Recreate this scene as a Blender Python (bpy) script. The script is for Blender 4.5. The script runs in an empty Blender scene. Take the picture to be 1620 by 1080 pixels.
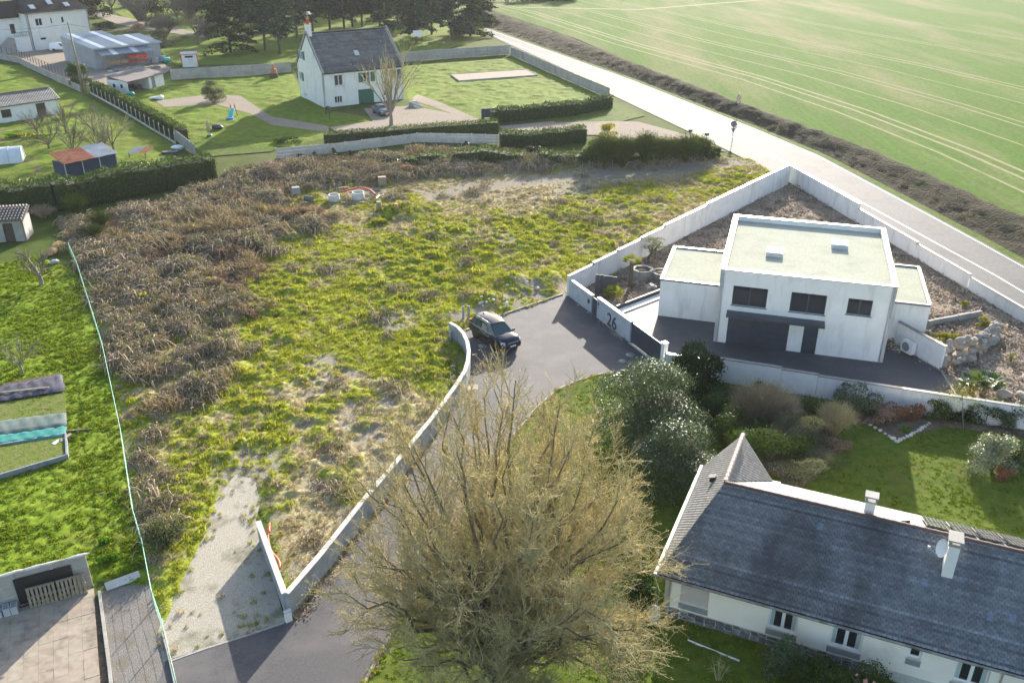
import bpy, bmesh, math, random
import numpy as np
from mathutils import Vector, Matrix
random.seed(7); RNG = np.random.default_rng(11)
SC = bpy.context.scene; COL = SC.collection
rad = math.radians

# ------------------------------------------------------------------ camera, sky, sun, exposure
CAMH, FPX = 29.0, 1400.0                       # height in metres, focal length in pixels of a 1620 wide picture
PITCH = math.atan((540 + 150) / FPX)           # looking down about 26 degrees
cam = bpy.data.objects.new('camera', bpy.data.cameras.new('camera')); COL.objects.link(cam)
cam.location = (0, 0, CAMH); cam.rotation_euler = (math.pi / 2 - PITCH, 0, 0)
cam.data.sensor_width = 36; cam.data.lens = FPX / 1620 * 36
cam.data.clip_start = 0.5; cam.data.clip_end = 3000
SC.camera = cam
SUN_EL, SUN_AZ = rad(17.5), rad(15)            # azimuth measured from +Y towards +X
world = bpy.data.worlds.new('World'); SC.world = world; world.use_nodes = True
wn = world.node_tree; wn.nodes.clear()
sky = wn.nodes.new('ShaderNodeTexSky'); sky.sky_type = 'NISHITA'; sky.sun_disc = False
sky.sun_elevation = SUN_EL; sky.sun_rotation = SUN_AZ; sky.air_density = 1.0; sky.dust_density = 1.6
bg = wn.nodes.new('ShaderNodeBackground'); bg.inputs['Strength'].default_value = 0.125
wo = wn.nodes.new('ShaderNodeOutputWorld')
wn.links.new(sky.outputs[0], bg.inputs[0]); wn.links.new(bg.outputs[0], wo.inputs[0])
sl = bpy.data.lights.new('sun', 'SUN'); sl.energy = 5.0; sl.angle = rad(0.53); sl.color = (1.0, 0.93, 0.82)
sun = bpy.data.objects.new('sun', sl); COL.objects.link(sun)
sdir = Vector((math.sin(SUN_AZ) * math.cos(SUN_EL), math.cos(SUN_AZ) * math.cos(SUN_EL), math.sin(SUN_EL)))
sun.rotation_euler = sdir.to_track_quat('Z', 'Y').to_euler(); sun.location = (30, 120, 60)
vs = SC.view_settings
SC.display_settings.display_device = 'sRGB'
vs.view_transform = 'Standard'; vs.look = 'None'; vs.gamma = 1; vs.use_curve_mapping = False; vs.exposure = 1.5
SC.render.engine = 'CYCLES'
SC.cycles.use_denoising = True
SC.cycles.max_bounces = 6; SC.cycles.diffuse_bounces = 3; SC.cycles.glossy_bounces = 3
SC.cycles.transmission_bounces = 4; SC.cycles.transparent_max_bounces = 6; SC.cycles.volume_bounces = 0

# ------------------------------------------------------------------ pixel of the photograph -> point of the place
_c, _s = math.cos(PITCH), math.sin(PITCH)
def P(px, py, z=0.0):
    u = (px - 810) / FPX; v = (py - 540) / FPX
    d = (CAMH - z) / (_s + v * _c)
    return Vector((u * d, d * (_c - v * _s), z))
def P2(px, py, z=0.0):
    p = P(px, py, z); return (p.x, p.y)
def ppm(py):                                   # pixels per metre at a ground point on this picture row
    return (py + 150) * _c / CAMH

# ------------------------------------------------------------------ tagging
def tag(o, label=None, cat=None, group=None, kind=None):
    if label: o['label'] = label
    if cat: o['category'] = cat
    if group: o['group'] = group
    if kind: o['kind'] = kind
    return o
def thing(name, label, cat, loc=(0, 0, 0), rz=0.0, group=None):
    o = bpy.data.objects.new(name, None); COL.objects.link(o)
    o.empty_display_size = 0.2
    o.location = loc; o.rotation_euler = (0, 0, rz)
    return tag(o, label, cat, group)
def copy_tree(o, parent=None):
    c = o.copy(); COL.objects.link(c)
    if parent: c.parent = parent
    for ch in list(o.children): copy_tree(ch, c)
    return c

# ------------------------------------------------------------------ mesh collector
class MB:
    def __init__(s): s.v = []; s.f = []; s.m = []; s.sm = []; s.c = []; s.col = None
    def add(s, vs, fs, mi=0, smooth=False):
        o = len(s.v); s.v += [tuple(p) for p in vs]
        if s.col is not None: s.c += [s.col] * len(vs)
        for f in fs: s.f.append([i + o for i in f]); s.m.append(mi); s.sm.append(smooth)
        return s
    def box(s, c, d, rz=0.0, mi=0, taper=1.0, tilt=None):
        hx, hy, hz = d[0] / 2, d[1] / 2, d[2] / 2
        pts = []
        for z in (-1, 1):
            t = taper if z > 0 else 1.0
            for x, y in ((-1, -1), (1, -1), (1, 1), (-1, 1)): pts.append(Vector((x * hx * t, y * hy * t, z * hz)))
        M = Matrix.Rotation(rz, 3, 'Z')
        if tilt is not None: M = M @ tilt
        cc = Vector(c)
        return s.add([M @ p + cc for p in pts], [(3, 2, 1, 0), (4, 5, 6, 7), (0, 1, 5, 4), (1, 2, 6, 5), (2, 3, 7, 6), (3, 0, 4, 7)], mi)
    def bx(s, x0, x1, y0, y1, z0, z1, mi=0):
        return s.box(((x0 + x1) / 2, (y0 + y1) / 2, (z0 + z1) / 2), (x1 - x0, y1 - y0, z1 - z0), 0, mi)
    def quad(s, a, b, c, d, mi=0): return s.add([a, b, c, d], [(0, 1, 2, 3)], mi)
    def poly(s, pts, mi=0): return s.add(pts, [tuple(range(len(pts)))], mi)
    def slab(s, pts, t, mi=0):                 # polygon in space made thick along its own normal (downwards)
        pts = [Vector(p) for p in pts]; n = len(pts)
        nn = (pts[1] - pts[0]).cross(pts[2] - pts[0]).normalized()
        lo = [p - nn * t for p in pts]
        fs = [tuple(range(n)), tuple(range(2 * n - 1, n - 1, -1))]
        fs += [(i, i + n, (i + 1) % n + n, (i + 1) % n) for i in range(n)]
        return s.add(pts + lo, fs, mi)
    def prism(s, pts2, z0, z1, mi=0):
        a = sum(pts2[i][0] * pts2[(i + 1) % len(pts2)][1] - pts2[(i + 1) % len(pts2)][0] * pts2[i][1] for i in range(len(pts2)))
        if a < 0: pts2 = pts2[::-1]
        return s.slab([(p[0], p[1], z1) for p in pts2], z1 - z0, mi)
    def tube(s, pts, r, n=6, mi=0, cap=True, smooth=True):
        pts = [Vector(p) for p in pts]; k = len(pts)
        rs = r if isinstance(r, (list, tuple)) else [r] * k
        V = []; up = Vector((0.13, 0.21, 1))
        prev = None
        for i, p in enumerate(pts):
            t = (pts[min(i + 1, k - 1)] - pts[max(i - 1, 0)])
            t = t.normalized() if t.length > 1e-9 else Vector((0, 0, 1))
            if prev is None:
                a = t.cross(up)
                if a.length < 1e-3: a = t.cross(Vector((1, 0, 0)))
            else: a = prev - t * prev.dot(t)
            a.normalize(); prev = a; b = t.cross(a)
            for j in range(n):
                an = 2 * math.pi * j / n
                V.append(p + (a * math.cos(an) + b * math.sin(an)) * rs[i])
        F = []
        for i in range(k - 1):
            for j in range(n):
                F.append((i * n + j, i * n + (j + 1) % n, (i + 1) * n + (j + 1) % n, (i + 1) * n + j))
        s.add(V, F, mi, smooth)
        if cap:
            o = len(s.v) - len(V)
            s.f.append([o + j for j in range(n)][::-1]); s.m.append(mi); s.sm.append(False)
            s.f.append([o + (k - 1) * n + j for j in range(n)]); s.m.append(mi); s.sm.append(False)
        return s
    def lathe(s, c, prof, n=12, mi=0, smooth=True):
        c = Vector(c); V = []; F = []
        for r, z in prof:
            for j in range(n):
                a = 2 * math.pi * j / n; V.append(c + Vector((r * math.cos(a), r * math.sin(a), z)))
        for i in range(len(prof) - 1):
            for j in range(n):
                F.append((i * n + j, i * n + (j + 1) % n, (i + 1) * n + (j + 1) % n, (i + 1) * n + j))
        F.append(tuple(range(n))[::-1]); F.append(tuple((len(prof) - 1) * n + j for j in range(n)))
        return s.add(V, F, mi, smooth)
    def rock(s, c, d, seed, rz=0.0, mi=0, n=2, rough=0.25):
        bm = bmesh.new(); bmesh.ops.create_icosphere(bm, subdivisions=n, radius=0.5)
        r = random.Random(seed); ks = [(Vector((r.uniform(-1, 1), r.uniform(-1, 1), r.uniform(-1, 1))).normalized(), r.uniform(0.25, 0.42)) for _ in range(9)]
        M = Matrix.Rotation(rz, 3, 'Z')
        for v in bm.verts:
            p = v.co.copy()
            for kd, kk in ks:                  # cut flat facets like a broken stone
                t = p.dot(kd)
                if t > kk: p -= kd * (t - kk) * 0.9
            v.co = M @ Vector((p.x * d[0] * 1.25, p.y * d[1] * 1.25, p.z * d[2] * 1.25)) + Vector(c)
        vs_ = [v.co.copy() for v in bm.verts]; fs = [[v.index for v in f.verts] for f in bm.faces]; bm.free()
        return s.add(vs_, fs, mi, False)
    def build(s, name, mats, parent=None, world=False):
        me = bpy.data.meshes.new(name)
        me.from_pydata([tuple(p) for p in s.v], [], s.f); me.update()
        mats = mats if isinstance(mats, (list, tuple)) else [mats]
        for m in mats: me.materials.append(m)
        if len(mats) > 1: me.polygons.foreach_set('material_index', s.m)
        if any(s.sm): me.polygons.foreach_set('use_smooth', s.sm)
        if s.c and len(s.c) == len(s.v):
            at = me.color_attributes.new('tint', 'FLOAT_COLOR', 'POINT')
            at.data.foreach_set('color', np.array([(k, k, k, 1.0) for k in s.c], np.float32).ravel())
        o = bpy.data.objects.new(name, me); COL.objects.link(o)
        if parent:
            o.parent = parent
            if world: o.matrix_parent_inverse = (Matrix.Translation(parent.location) @ parent.rotation_euler.to_matrix().to_4x4()).inverted()
        return o
def np_mesh(name, V, F, mats, parent=None, tint=None, mi=None, smooth=False, world=False):
    """big meshes straight from arrays: V (n,3), F (m,k) all faces with k corners"""
    V = np.asarray(V, np.float32); F = np.asarray(F, np.int32); k = F.shape[1]
    me = bpy.data.meshes.new(name)
    me.vertices.add(len(V)); me.vertices.foreach_set('co', V.ravel())
    me.loops.add(F.size); me.loops.foreach_set('vertex_index', F.ravel())
    me.polygons.add(len(F)); me.polygons.foreach_set('loop_start', np.arange(0, F.size, k, dtype=np.int32))
    mats = mats if isinstance(mats, (list, tuple)) else [mats]
    for m in mats: me.materials.append(m)
    if mi is not None: me.polygons.foreach_set('material_index', np.asarray(mi, np.int32))
    if smooth: me.polygons.foreach_set('use_smooth', np.ones(len(F), bool))
    me.update(calc_edges=True); me.validate()
    if tint is not None:
        at = me.color_attributes.new('tint', 'FLOAT_COLOR', 'POINT')
        t = np.asarray(tint, np.float32)
        if t.ndim == 1: t = np.stack([t, t, t], 1)
        at.data.foreach_set('color', np.concatenate([t, np.ones((len(t), 1), np.float32)], 1).ravel())
    o = bpy.data.objects.new(name, me); COL.objects.link(o)
    if parent:
        o.parent = parent
        if world: o.matrix_parent_inverse = (Matrix.Translation(parent.location) @ parent.rotation_euler.to_matrix().to_4x4()).inverted()
    return o

# ------------------------------------------------------------------ numpy noise
_perm = RNG.random((256, 256))
def vnoise(x, y):
    xi = np.floor(x).astype(int); yi = np.floor(y).astype(int); fx = x - xi; fy = y - yi
    fx = fx * fx * (3 - 2 * fx); fy = fy * fy * (3 - 2 * fy)
    g = lambda a, b: _perm[a & 255, b & 255]
    return (g(xi, yi) * (1 - fx) + g(xi + 1, yi) * fx) * (1 - fy) + (g(xi, yi + 1) * (1 - fx) + g(xi + 1, yi + 1) * fx) * fy
def fbm(x, y, o=4, gain=0.5):
    a = 1.0; t = 0; n = 0
    for i in range(o):
        t = t + a * vnoise(x + 17.3 * i, y - 9.1 * i); n += a; a *= gain; x = x * 2.03; y = y * 2.03
    return t / n
def in_poly(x, y, poly):
    r = np.zeros(x.shape, bool); n = len(poly)
    for i in range(n):
        x0, y0 = poly[i]; x1, y1 = poly[(i + 1) % n]
        cnd = (y0 > y) != (y1 > y)
        with np.errstate(divide='ignore', invalid='ignore'):
            xx = (x1 - x0) * (y - y0) / (y1 - y0 if y1 != y0 else 1e-9) + x0
        r ^= cnd & (x < xx)
    return r
def poly_dist(x, y, poly, closed=True):
    d = np.full(x.shape, 1e9); n = len(poly)
    for i in range(n if closed else n - 1):
        ax, ay = poly[i]; bx, by = poly[(i + 1) % n]
        L2 = (bx - ax) ** 2 + (by - ay) ** 2 + 1e-12
        t = np.clip(((x - ax) * (bx - ax) + (y - ay) * (by - ay)) / L2, 0, 1)
        d = np.minimum(d, np.hypot(x - ax - t * (bx - ax), y - ay - t * (by - ay)))
    return d
def smooth01(x, a, b):
    t = np.clip((x - a) / (b - a), 0, 1); return t * t * (3 - 2 * t)

# ------------------------------------------------------------------ materials
def new_mat(name):
    m = bpy.data.materials.new(name); m.use_nodes = True; nt = m.node_tree; nt.nodes.clear()
    return m, nt, nt.nodes.new('ShaderNodeOutputMaterial')
def N(nt, t, **kw):
    n = nt.nodes.new(t)
    for k, v in kw.items():
        if k.startswith('i_'): n.inputs[k[2:].replace('_', ' ')].default_value = v
        else: setattr(n, k, v)
    return n
def ramp(nt, src, stops):
    r = nt.nodes.new('ShaderNodeValToRGB'); e = r.color_ramp.elements
    while len(e) < len(stops): e.new(0.5)
    for i, (p, c) in enumerate(stops):
        e[i].position = p; e[i].color = (c[0], c[1], c[2], 1)
    nt.links.new(src, r.inputs[0]); return r.outputs[0]
def mixc(nt, fac, a, b, mode='MIX'):
    m = nt.nodes.new('ShaderNodeMix'); m.data_type = 'RGBA'; m.blend_type = mode
    for k, v in ((0, fac), (6, a), (7, b)):
        if hasattr(v, 'links'): nt.links.new(v, m.inputs[k])
        elif k == 0: m.inputs[k].default_value = v
        else: m.inputs[k].default_value = (v[0], v[1], v[2], 1)
    return m.outputs[2]
def pos(nt, scale=(1, 1, 1), rot=0.0, obj=False):
    if obj: src = nt.nodes.new('ShaderNodeTexCoord').outputs['Object']
    else: src = nt.nodes.new('ShaderNodeNewGeometry').outputs['Position']
    mp = nt.nodes.new('ShaderNodeMapping'); mp.inputs['Scale'].default_value = scale; mp.inputs['Rotation'].default_value = (0, 0, rot)
    nt.links.new(src, mp.inputs[0]); return mp.outputs[0]
def noise(nt, vec, scale, detail=4, rough=0.55):
    n = N(nt, 'ShaderNodeTexNoise', i_Scale=scale, i_Detail=detail, i_Roughness=rough)
    nt.links.new(vec, n.inputs['Vector']); return n.outputs[0]
def surf(name, stops, scale=2.0, rough=0.8, bump=0.0, bscale=None, big=None, bigscale=0.15, spec=0.5, metal=0.0, tint=False, obj=False, stretch=(1, 1, 1), bdist=0.05, detail=5, rz=0.0, coat=0.0, bigstretch=(1, 1, 1)):
    """a Principled surface whose colour runs along a noise ramp; BIG adds a broad second ramp of stains and wear"""
    m, nt, out = new_mat(name)
    p = N(nt, 'ShaderNodeBsdfPrincipled', i_Roughness=rough, i_Metallic=metal)
    p.inputs['Specular IOR Level'].default_value = spec
    if coat: p.inputs['Coat Weight'].default_value = coat; p.inputs['Coat Roughness'].default_value = 0.05
    v = pos(nt, stretch, rz, obj)
    n = noise(nt, v, scale, detail)
    if len(stops[0]) == 3: stops = [(0.3, stops[0]), (0.7, stops[1])] if len(stops) == 2 else [(0.25 + 0.5 * i / (len(stops) - 1), c) for i, c in enumerate(stops)]
    col = ramp(nt, n, stops)
    if big: col = mixc(nt, ramp(nt, noise(nt, pos(nt, bigstretch, rz, obj), bigscale, 6, 0.65), [(big[1], (0, 0, 0)), (big[2], (1, 1, 1))]), col, big[0])
    if tint:
        a = N(nt, 'ShaderNodeVertexColor', layer_name='tint'); col = mixc(nt, 1.0, col, a.outputs[0], 'MULTIPLY')
    nt.links.new(col, p.inputs['Base Color'])
    if bump:
        b = N(nt, 'ShaderNodeBump', i_Strength=bump, i_Distance=bdist)
        nt.links.new(noise(nt, v, bscale or scale * 3, 4), b.inputs['Height']); nt.links.new(b.outputs[0], p.inputs['Normal'])
    nt.links.new(p.outputs[0], out.inputs[0]); return m
def leafmat(name, a, b, trans=0.35, gloss=0.0, grough=0.35, tint=True, rnd=False, tc=None):
    """leaf, twig or grass: diffuse with light passing through it, a waxy gloss where the plant has one"""
    m, nt, out = new_mat(name)
    if tint: f = N(nt, 'ShaderNodeVertexColor', layer_name='tint').outputs[0]
    else: f = nt.nodes.new('ShaderNodeObjectInfo').outputs['Random']
    if tint and rnd:
        oi = nt.nodes.new('ShaderNodeObjectInfo'); f = mixc(nt, 0.5, f, oi.outputs['Random'])
    col = ramp(nt, f, [(0.0, a), (1.0, b)])
    d = nt.nodes.new('ShaderNodeBsdfDiffuse'); nt.links.new(col, d.inputs[0])
    sh = d.outputs[0]
    if trans:
        t = nt.nodes.new('ShaderNodeBsdfTranslucent')
        tcol = mixc(nt, 1.0, col, tc or (1.15, 1.1, 0.6), 'MULTIPLY'); nt.links.new(tcol, t.inputs[0])
        mx = N(nt, 'ShaderNodeMixShader'); mx.inputs[0].default_value = trans
        nt.links.new(sh, mx.inputs[1]); nt.links.new(t.outputs[0], mx.inputs[2]); sh = mx.outputs[0]
    if gloss:
        g = N(nt, 'ShaderNodeBsdfGlossy', i_Roughness=grough)
        fr = N(nt, 'ShaderNodeFresnel', i_IOR=1.45)
        mu = N(nt, 'ShaderNodeMath', operation='MULTIPLY'); mu.inputs[1].default_value = gloss; nt.links.new(fr.outputs[0], mu.inputs[0])
        mx = N(nt, 'ShaderNodeMixShader'); nt.links.new(mu.outputs[0], mx.inputs[0])
        nt.links.new(sh, mx.inputs[1]); nt.links.new(g.outputs[0], mx.inputs[2]); sh = mx.outputs[0]
    nt.links.new(sh, out.inputs[0]); return m
def plain(name, c, rough=0.6, metal=0.0, spec=0.5, var=0.12, coat=0.0):
    return surf(name, [tuple(k * (1 - var) for k in c), tuple(min(1, k * (1 + var)) for k in c)], 3.0, rough, spec=spec, metal=metal, obj=True, coat=coat)
M = {}
M['white_paint'] = surf('white_paint', [(.70, .70, .69), (.80, .80, .79)], 1.5, .7, .08, 30, ((.55, .54, .50), .52, .8), .5)
M['wall_pink'] = surf('pale_render', [(.70, .68, .67), (.78, .76, .745)], 1.5, .85, .12, 40, ((.50, .48, .44), .52, .78), 1.3, bigstretch=(1, 1, .22))
M['cream'] = surf('cream_render', [(.82, .76, .68), (.87, .82, .75)], 1.2, .85, .12, 40, ((.52, .48, .40), .55, .85), .4)
M['off_white'] = surf('white_render', [(.74, .73, .69), (.82, .81, .78)], 1.0, .85, .12, 30, ((.50, .48, .42), .54, .82), 1.1, bigstretch=(1, 1, .2))
M['block'] = surf('grey_block', [(.24, .26, .28), (.34, .36, .38)], 2.5, .9, .3, 30, ((.19, .20, .21), .48, .72), 1.2, bigstretch=(1, 1, .3))
M['concrete'] = surf('concrete', [(.30, .29, .27), (.42, .41, .38)], 2.0, .9, .25, 25, ((.20, .19, .16), .5, .8), .5)
M['pale_concrete'] = surf('pale_concrete', [(.48, .45, .40), (.60, .57, .52)], 2.0, .9, .2, 25, ((.32, .30, .26), .52, .8), .6)
M['anthracite'] = surf('anthracite_metal', [(.035, .045, .06), (.055, .065, .085)], 2, .45, obj=True)
M['dark'] = plain('dark_inside', (.02, .02, .022), .8)
M['black'] = plain('black_plastic', (.02, .02, .022), .5)
M['dgrey'] = plain('dark_grey', (.07, .07, .075), .6)
M['mgrey'] = plain('mid_grey', (.22, .22, .23), .6)
M['lgrey'] = plain('light_grey', (.45, .46, .48), .5)
M['steel'] = plain('galvanised_steel', (.45, .47, .5), .4, .8)
M['white'] = plain('white_plastic', (.78, .78, .78), .45, var=.03)
M['red'] = plain('red_plastic', (.62, .05, .03), .5)
M['orange'] = plain('orange_plastic', (.80, .16, .03), .5)
M['blue'] = plain('blue_plastic', (.03, .16, .42), .5)
M['teal'] = plain('teal_plastic', (.03, .50, .48), .4)
M['wood'] = surf('weathered_wood', [(.20, .16, .11), (.34, .29, .22)], 4, .85, .3, 20, obj=True, stretch=(1, 1, 6))
M['new_wood'] = surf('sawn_timber', [(.36, .20, .10), (.52, .33, .18)], 4, .8, .2, 20, obj=True)
M['green_paint'] = surf('green_shutter_paint', [(.012, .10, .075), (.02, .14, .10)], 3, .5, obj=True)
M['glass'] = None
def glass(name, c=(.02, .025, .03), r=.06):
    m, nt, out = new_mat(name); p = N(nt, 'ShaderNodeBsdfPrincipled', i_Roughness=r)
    p.inputs['Base Color'].default_value = (*c, 1); p.inputs['Specular IOR Level'].default_value = .8
    nt.links.new(p.outputs[0], out.inputs[0]); return m
M['glass'] = glass('window_glass'); M['sky_glass'] = glass('roof_window_glass', (.25, .30, .36), .15)
M['mirror'] = surf('mirror_glass', [(.3, .35, .4), (.35, .4, .45)], 1, .05, metal=1.0)
M['rubber'] = plain('tyre_rubber', (.015, .015, .016), .8)
# ------------------------------------------------------------------ scatter of what nobody could count
def scatter(name, pts, scl, idx, protos, rotz=None, tilt=0.15):
    n = len(pts); me = bpy.data.meshes.new(name); me.vertices.add(n)
    me.vertices.foreach_set('co', np.asarray(pts, np.float32).ravel())
    rz = RNG.random(n) * 6.283 if rotz is None else rotz
    rot = np.stack([RNG.normal(0, tilt, n), RNG.normal(0, tilt, n), rz], 1).astype(np.float32)
    a = me.attributes.new('rot', 'FLOAT_VECTOR', 'POINT'); a.data.foreach_set('vector', rot.ravel())
    scl = np.asarray(scl, np.float32); scl = np.stack([scl] * 3, 1) if scl.ndim == 1 else scl
    a = me.attributes.new('scl', 'FLOAT_VECTOR', 'POINT'); a.data.foreach_set('vector', scl.ravel())
    a = me.attributes.new('idx', 'INT', 'POINT'); a.data.foreach_set('value', np.asarray(idx, np.int32))
    o = bpy.data.objects.new(name, me); COL.objects.link(o)
    cl = bpy.data.collections.new(name + '_kinds')
    for i, pm in enumerate(protos):
        q = bpy.data.objects.new('%s_kind_%02d' % (name, i), pm); cl.objects.link(q)
    ng = bpy.data.node_groups.new(name + '_spread', 'GeometryNodeTree')
    ng.interface.new_socket('Geometry', in_out='INPUT', socket_type='NodeSocketGeometry')
    ng.interface.new_socket('Geometry', in_out='OUTPUT', socket_type='NodeSocketGeometry')
    gi = ng.nodes.new('NodeGroupInput'); go = ng.nodes.new('NodeGroupOutput')
    ci = ng.nodes.new('GeometryNodeCollectionInfo'); ci.inputs['Collection'].default_value = cl
    ci.inputs['Separate Children'].default_value = True; ci.inputs['Reset Children'].default_value = True
    ip = ng.nodes.new('GeometryNodeInstanceOnPoints'); ip.inputs['Pick Instance'].default_value = True
    def att(nm, t):
        k = ng.nodes.new('GeometryNodeInputNamedAttribute'); k.data_type = t; k.inputs['Name'].default_value = nm
        return [x for x in k.outputs if x.enabled and x.name == 'Attribute'][0]
    e2r = ng.nodes.new('FunctionNodeEulerToRotation')
    L = ng.links.new
    L(gi.outputs[0], ip.inputs['Points']); L(ci.outputs[0], ip.inputs['Instance'])
    L(att('idx', 'INT'), ip.inputs['Instance Index']); L(att('rot', 'FLOAT_VECTOR'), e2r.inputs[0]); L(e2r.outputs[0], ip.inputs['Rotation'])
    L(att('scl', 'FLOAT_VECTOR'), ip.inputs['Scale']); L(ip.outputs[0], go.inputs[0])
    md = o.modifiers.new('spread', 'NODES'); md.node_group = ng
    tag(o, kind='stuff'); return o
def mesh_only(name, V, F, mat, tint):
    o = np_mesh(name, V, F, mat, tint=tint); me = o.data; bpy.data.objects.remove(o); return me
def tuft_mesh(name, mat, n, L, w, spread, seed, lean=0.6):
    r = np.random.default_rng(seed); V = []; F = []; T = []
    for i in range(n):
        a = r.random() * 6.283; rr = spread * math.sqrt(r.random()); x, y = rr * math.cos(a), rr * math.sin(a)
        b = r.random() * 6.283; l = L * r.uniform(.55, 1.1); ln = lean * r.uniform(.3, 1.2)
        dx, dy = math.cos(b), math.sin(b); sx, sy = -dy * w, dx * w
        p1 = (x + dx * l * ln * .4, y + dy * l * ln * .4, l * .65); p2 = (x + dx * l * ln, y + dy * l * ln, l * (1 - .35 * ln))
        o = len(V); V += [(x - sx, y - sy, -.03), (x + sx, y + sy, -.03), (p1[0] + sx * .8, p1[1] + sy * .8, p1[2]), (p1[0] - sx * .8, p1[1] - sy * .8, p1[2]), p2]
        F += [(o, o + 1, o + 2), (o, o + 2, o + 3), (o + 3, o + 2, o + 4)]; T += [r.random()] * 5
    return mesh_only(name, V, F, mat, np.array(T))
def bramble_mesh(name, mats, seed, canes=46, leaves=150, R=.75, H=.75, upright=0.0):
    r = np.random.default_rng(seed); mb = MB(); V = []; F = []; T = []; MI = []
    for i in range(canes):
        a = r.random() * 6.283; b = a + r.normal(0, .7); l = R * r.uniform(.6, 1.7); h = H * r.uniform(.4, 1.15)
        x0, y0 = .5 * R * r.normal(), .5 * R * r.normal()
        pts = []
        for t in (0, .3, .65, 1):
            px = x0 + math.cos(b) * l * t * (1 - .5 * upright); py = y0 + math.sin(b) * l * t * (1 - .5 * upright)
            pz = h * (4 * t * (1 - t) * .8 * (1 - upright) + upright * 1.4 * t) - .05
            pts.append(np.array([px, py, pz]) + r.normal(0, .04, 3))
        w = r.uniform(.011, .027); k = len(V); tt = r.random()
        for j, p in enumerate(pts):
            s_ = np.array([-math.sin(b), math.cos(b), 0]) * w; u_ = np.array([0, 0, w * 1.4])
            V += [p - s_, p + s_, p + u_]; T += [tt] * 3
        for j in range(3):
            q = k + j * 3
            for a0, a1 in ((0, 1), (1, 2), (2, 0)):
                F += [(q + a0, q + a1, q + 3 + a1), (q + a0, q + 3 + a1, q + 3 + a0)]; MI += [0, 0]
    for i in range(leaves):
        a = r.random() * 6.283; rr = R * math.sqrt(r.random()) * 1.1
        c = np.array([rr * math.cos(a), rr * math.sin(a), H * (1 - (rr / R) ** 2 * .5) * r.uniform(.3, 1.0)])
        d1 = r.normal(size=3); d1 /= np.linalg.norm(d1); d2 = np.cross(d1, r.normal(size=3)); d2 /= np.linalg.norm(d2)
        l = r.uniform(.035, .075); k = len(V)
        V += [c - d1 * l, c + d2 * l * .6, c + d1 * l, c - d2 * l * .6]; T += [r.random()] * 4
        F += [(k, k + 1, k + 2), (k, k + 2, k + 3)]; MI += [1, 1]
    o = np_mesh(name, V, F, mats, tint=np.array(T), mi=MI); me = o.data; bpy.data.objects.remove(o); return me
def sample_poly(poly, dens, mask=None):
    """random points in a polygon; dens(x, y) per square metre or a number"""
    xs = [p[0] for p in poly]; ys = [p[1] for p in poly]
    mx = dens if isinstance(dens, (int, float)) else 40.0
    A = (max(xs) - min(xs)) * (max(ys) - min(ys)); n = int(A * mx)
    x = RNG.uniform(min(xs), max(xs), n); y = RNG.uniform(min(ys), max(ys), n)
    k = in_poly(x, y, poly); x = x[k]; y = y[k]
    if not isinstance(dens, (int, float)): k = RNG.random(len(x)) * mx < dens(x, y); x = x[k]; y = y[k]
    return x, y

# ------------------------------------------------------------------ sheets of ground
def sheet(name, pts, z, mat):
    mb = MB(); p2 = [(p[0], p[1]) for p in pts]
    a = sum(p2[i][0] * p2[(i + 1) % len(p2)][1] - p2[(i + 1) % len(p2)][0] * p2[i][1] for i in range(len(p2)))
    if a < 0: p2 = p2[::-1]
    mb.poly([(x, y, z) for x, y in p2]); o = mb.build(name, mat)
    bm = bmesh.new(); bm.from_mesh(o.data); bmesh.ops.triangulate(bm, faces=bm.faces, ngon_method='EAR_CLIP'); bm.to_mesh(o.data); bm.free()
    return tag(o, kind='structure')
def px(*q): return [P2(a, b) for a, b in q]
def patch(name, poly, res, hfun, mat, z0=.01, attrs=None, kind='structure', edge=.6):
    """a relief sheet clipped to a polygon; its height falls to z0 at the rim"""
    xs = [p[0] for p in poly]; ys = [p[1] for p in poly]
    nx = int((max(xs) - min(xs)) / res) + 2; ny = int((max(ys) - min(ys)) / res) + 2
    X, Y = np.meshgrid(min(xs) + np.arange(nx) * res, min(ys) + np.arange(ny) * res)
    ins = in_poly(X, Y, poly); D = poly_dist(X, Y, poly)
    near = (~ins) & (D < res * 1.5)
    e = smooth01(np.where(ins, D, 0), 0, edge)
    Z = z0 + hfun(X, Y, D) * e
    Z = np.where(ins, Z, -.05)
    keep = ins | near
    fk = keep[:-1, :-1] & keep[1:, :-1] & keep[:-1, 1:] & keep[1:, 1:]
    idx = np.arange(nx * ny).reshape(ny, nx)
    F = np.stack([idx[:-1, :-1][fk], idx[:-1, 1:][fk], idx[1:, 1:][fk], idx[1:, :-1][fk]], 1)
    used = np.zeros(nx * ny, bool); used[F.ravel()] = True
    remap = np.cumsum(used) - 1
    V = np.stack([X.ravel(), Y.ravel(), Z.ravel()], 1)[used]
    t = None
    if attrs is not None:
        t = np.stack([np.clip(a, 0, 1).ravel()[used] for a in attrs(X, Y)], 1)
    o = np_mesh(name, V, remap[F], mat, tint=t, smooth=True)
    return tag(o, kind=kind)
def hz_lawn(amp=.05, sc=.35):
    return lambda X, Y, D: .015 + amp * (.25 + 1.2 * smooth01(fbm(X / 2.1 + 3, Y / 2.6, 3), .35, .65)) * np.clip(fbm(X / sc, Y / (sc * 1.3), 4, .65) * 2 - .6, 0, 1) + .05 * fbm(X / 2.5, Y / 2.5, 2)

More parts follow.
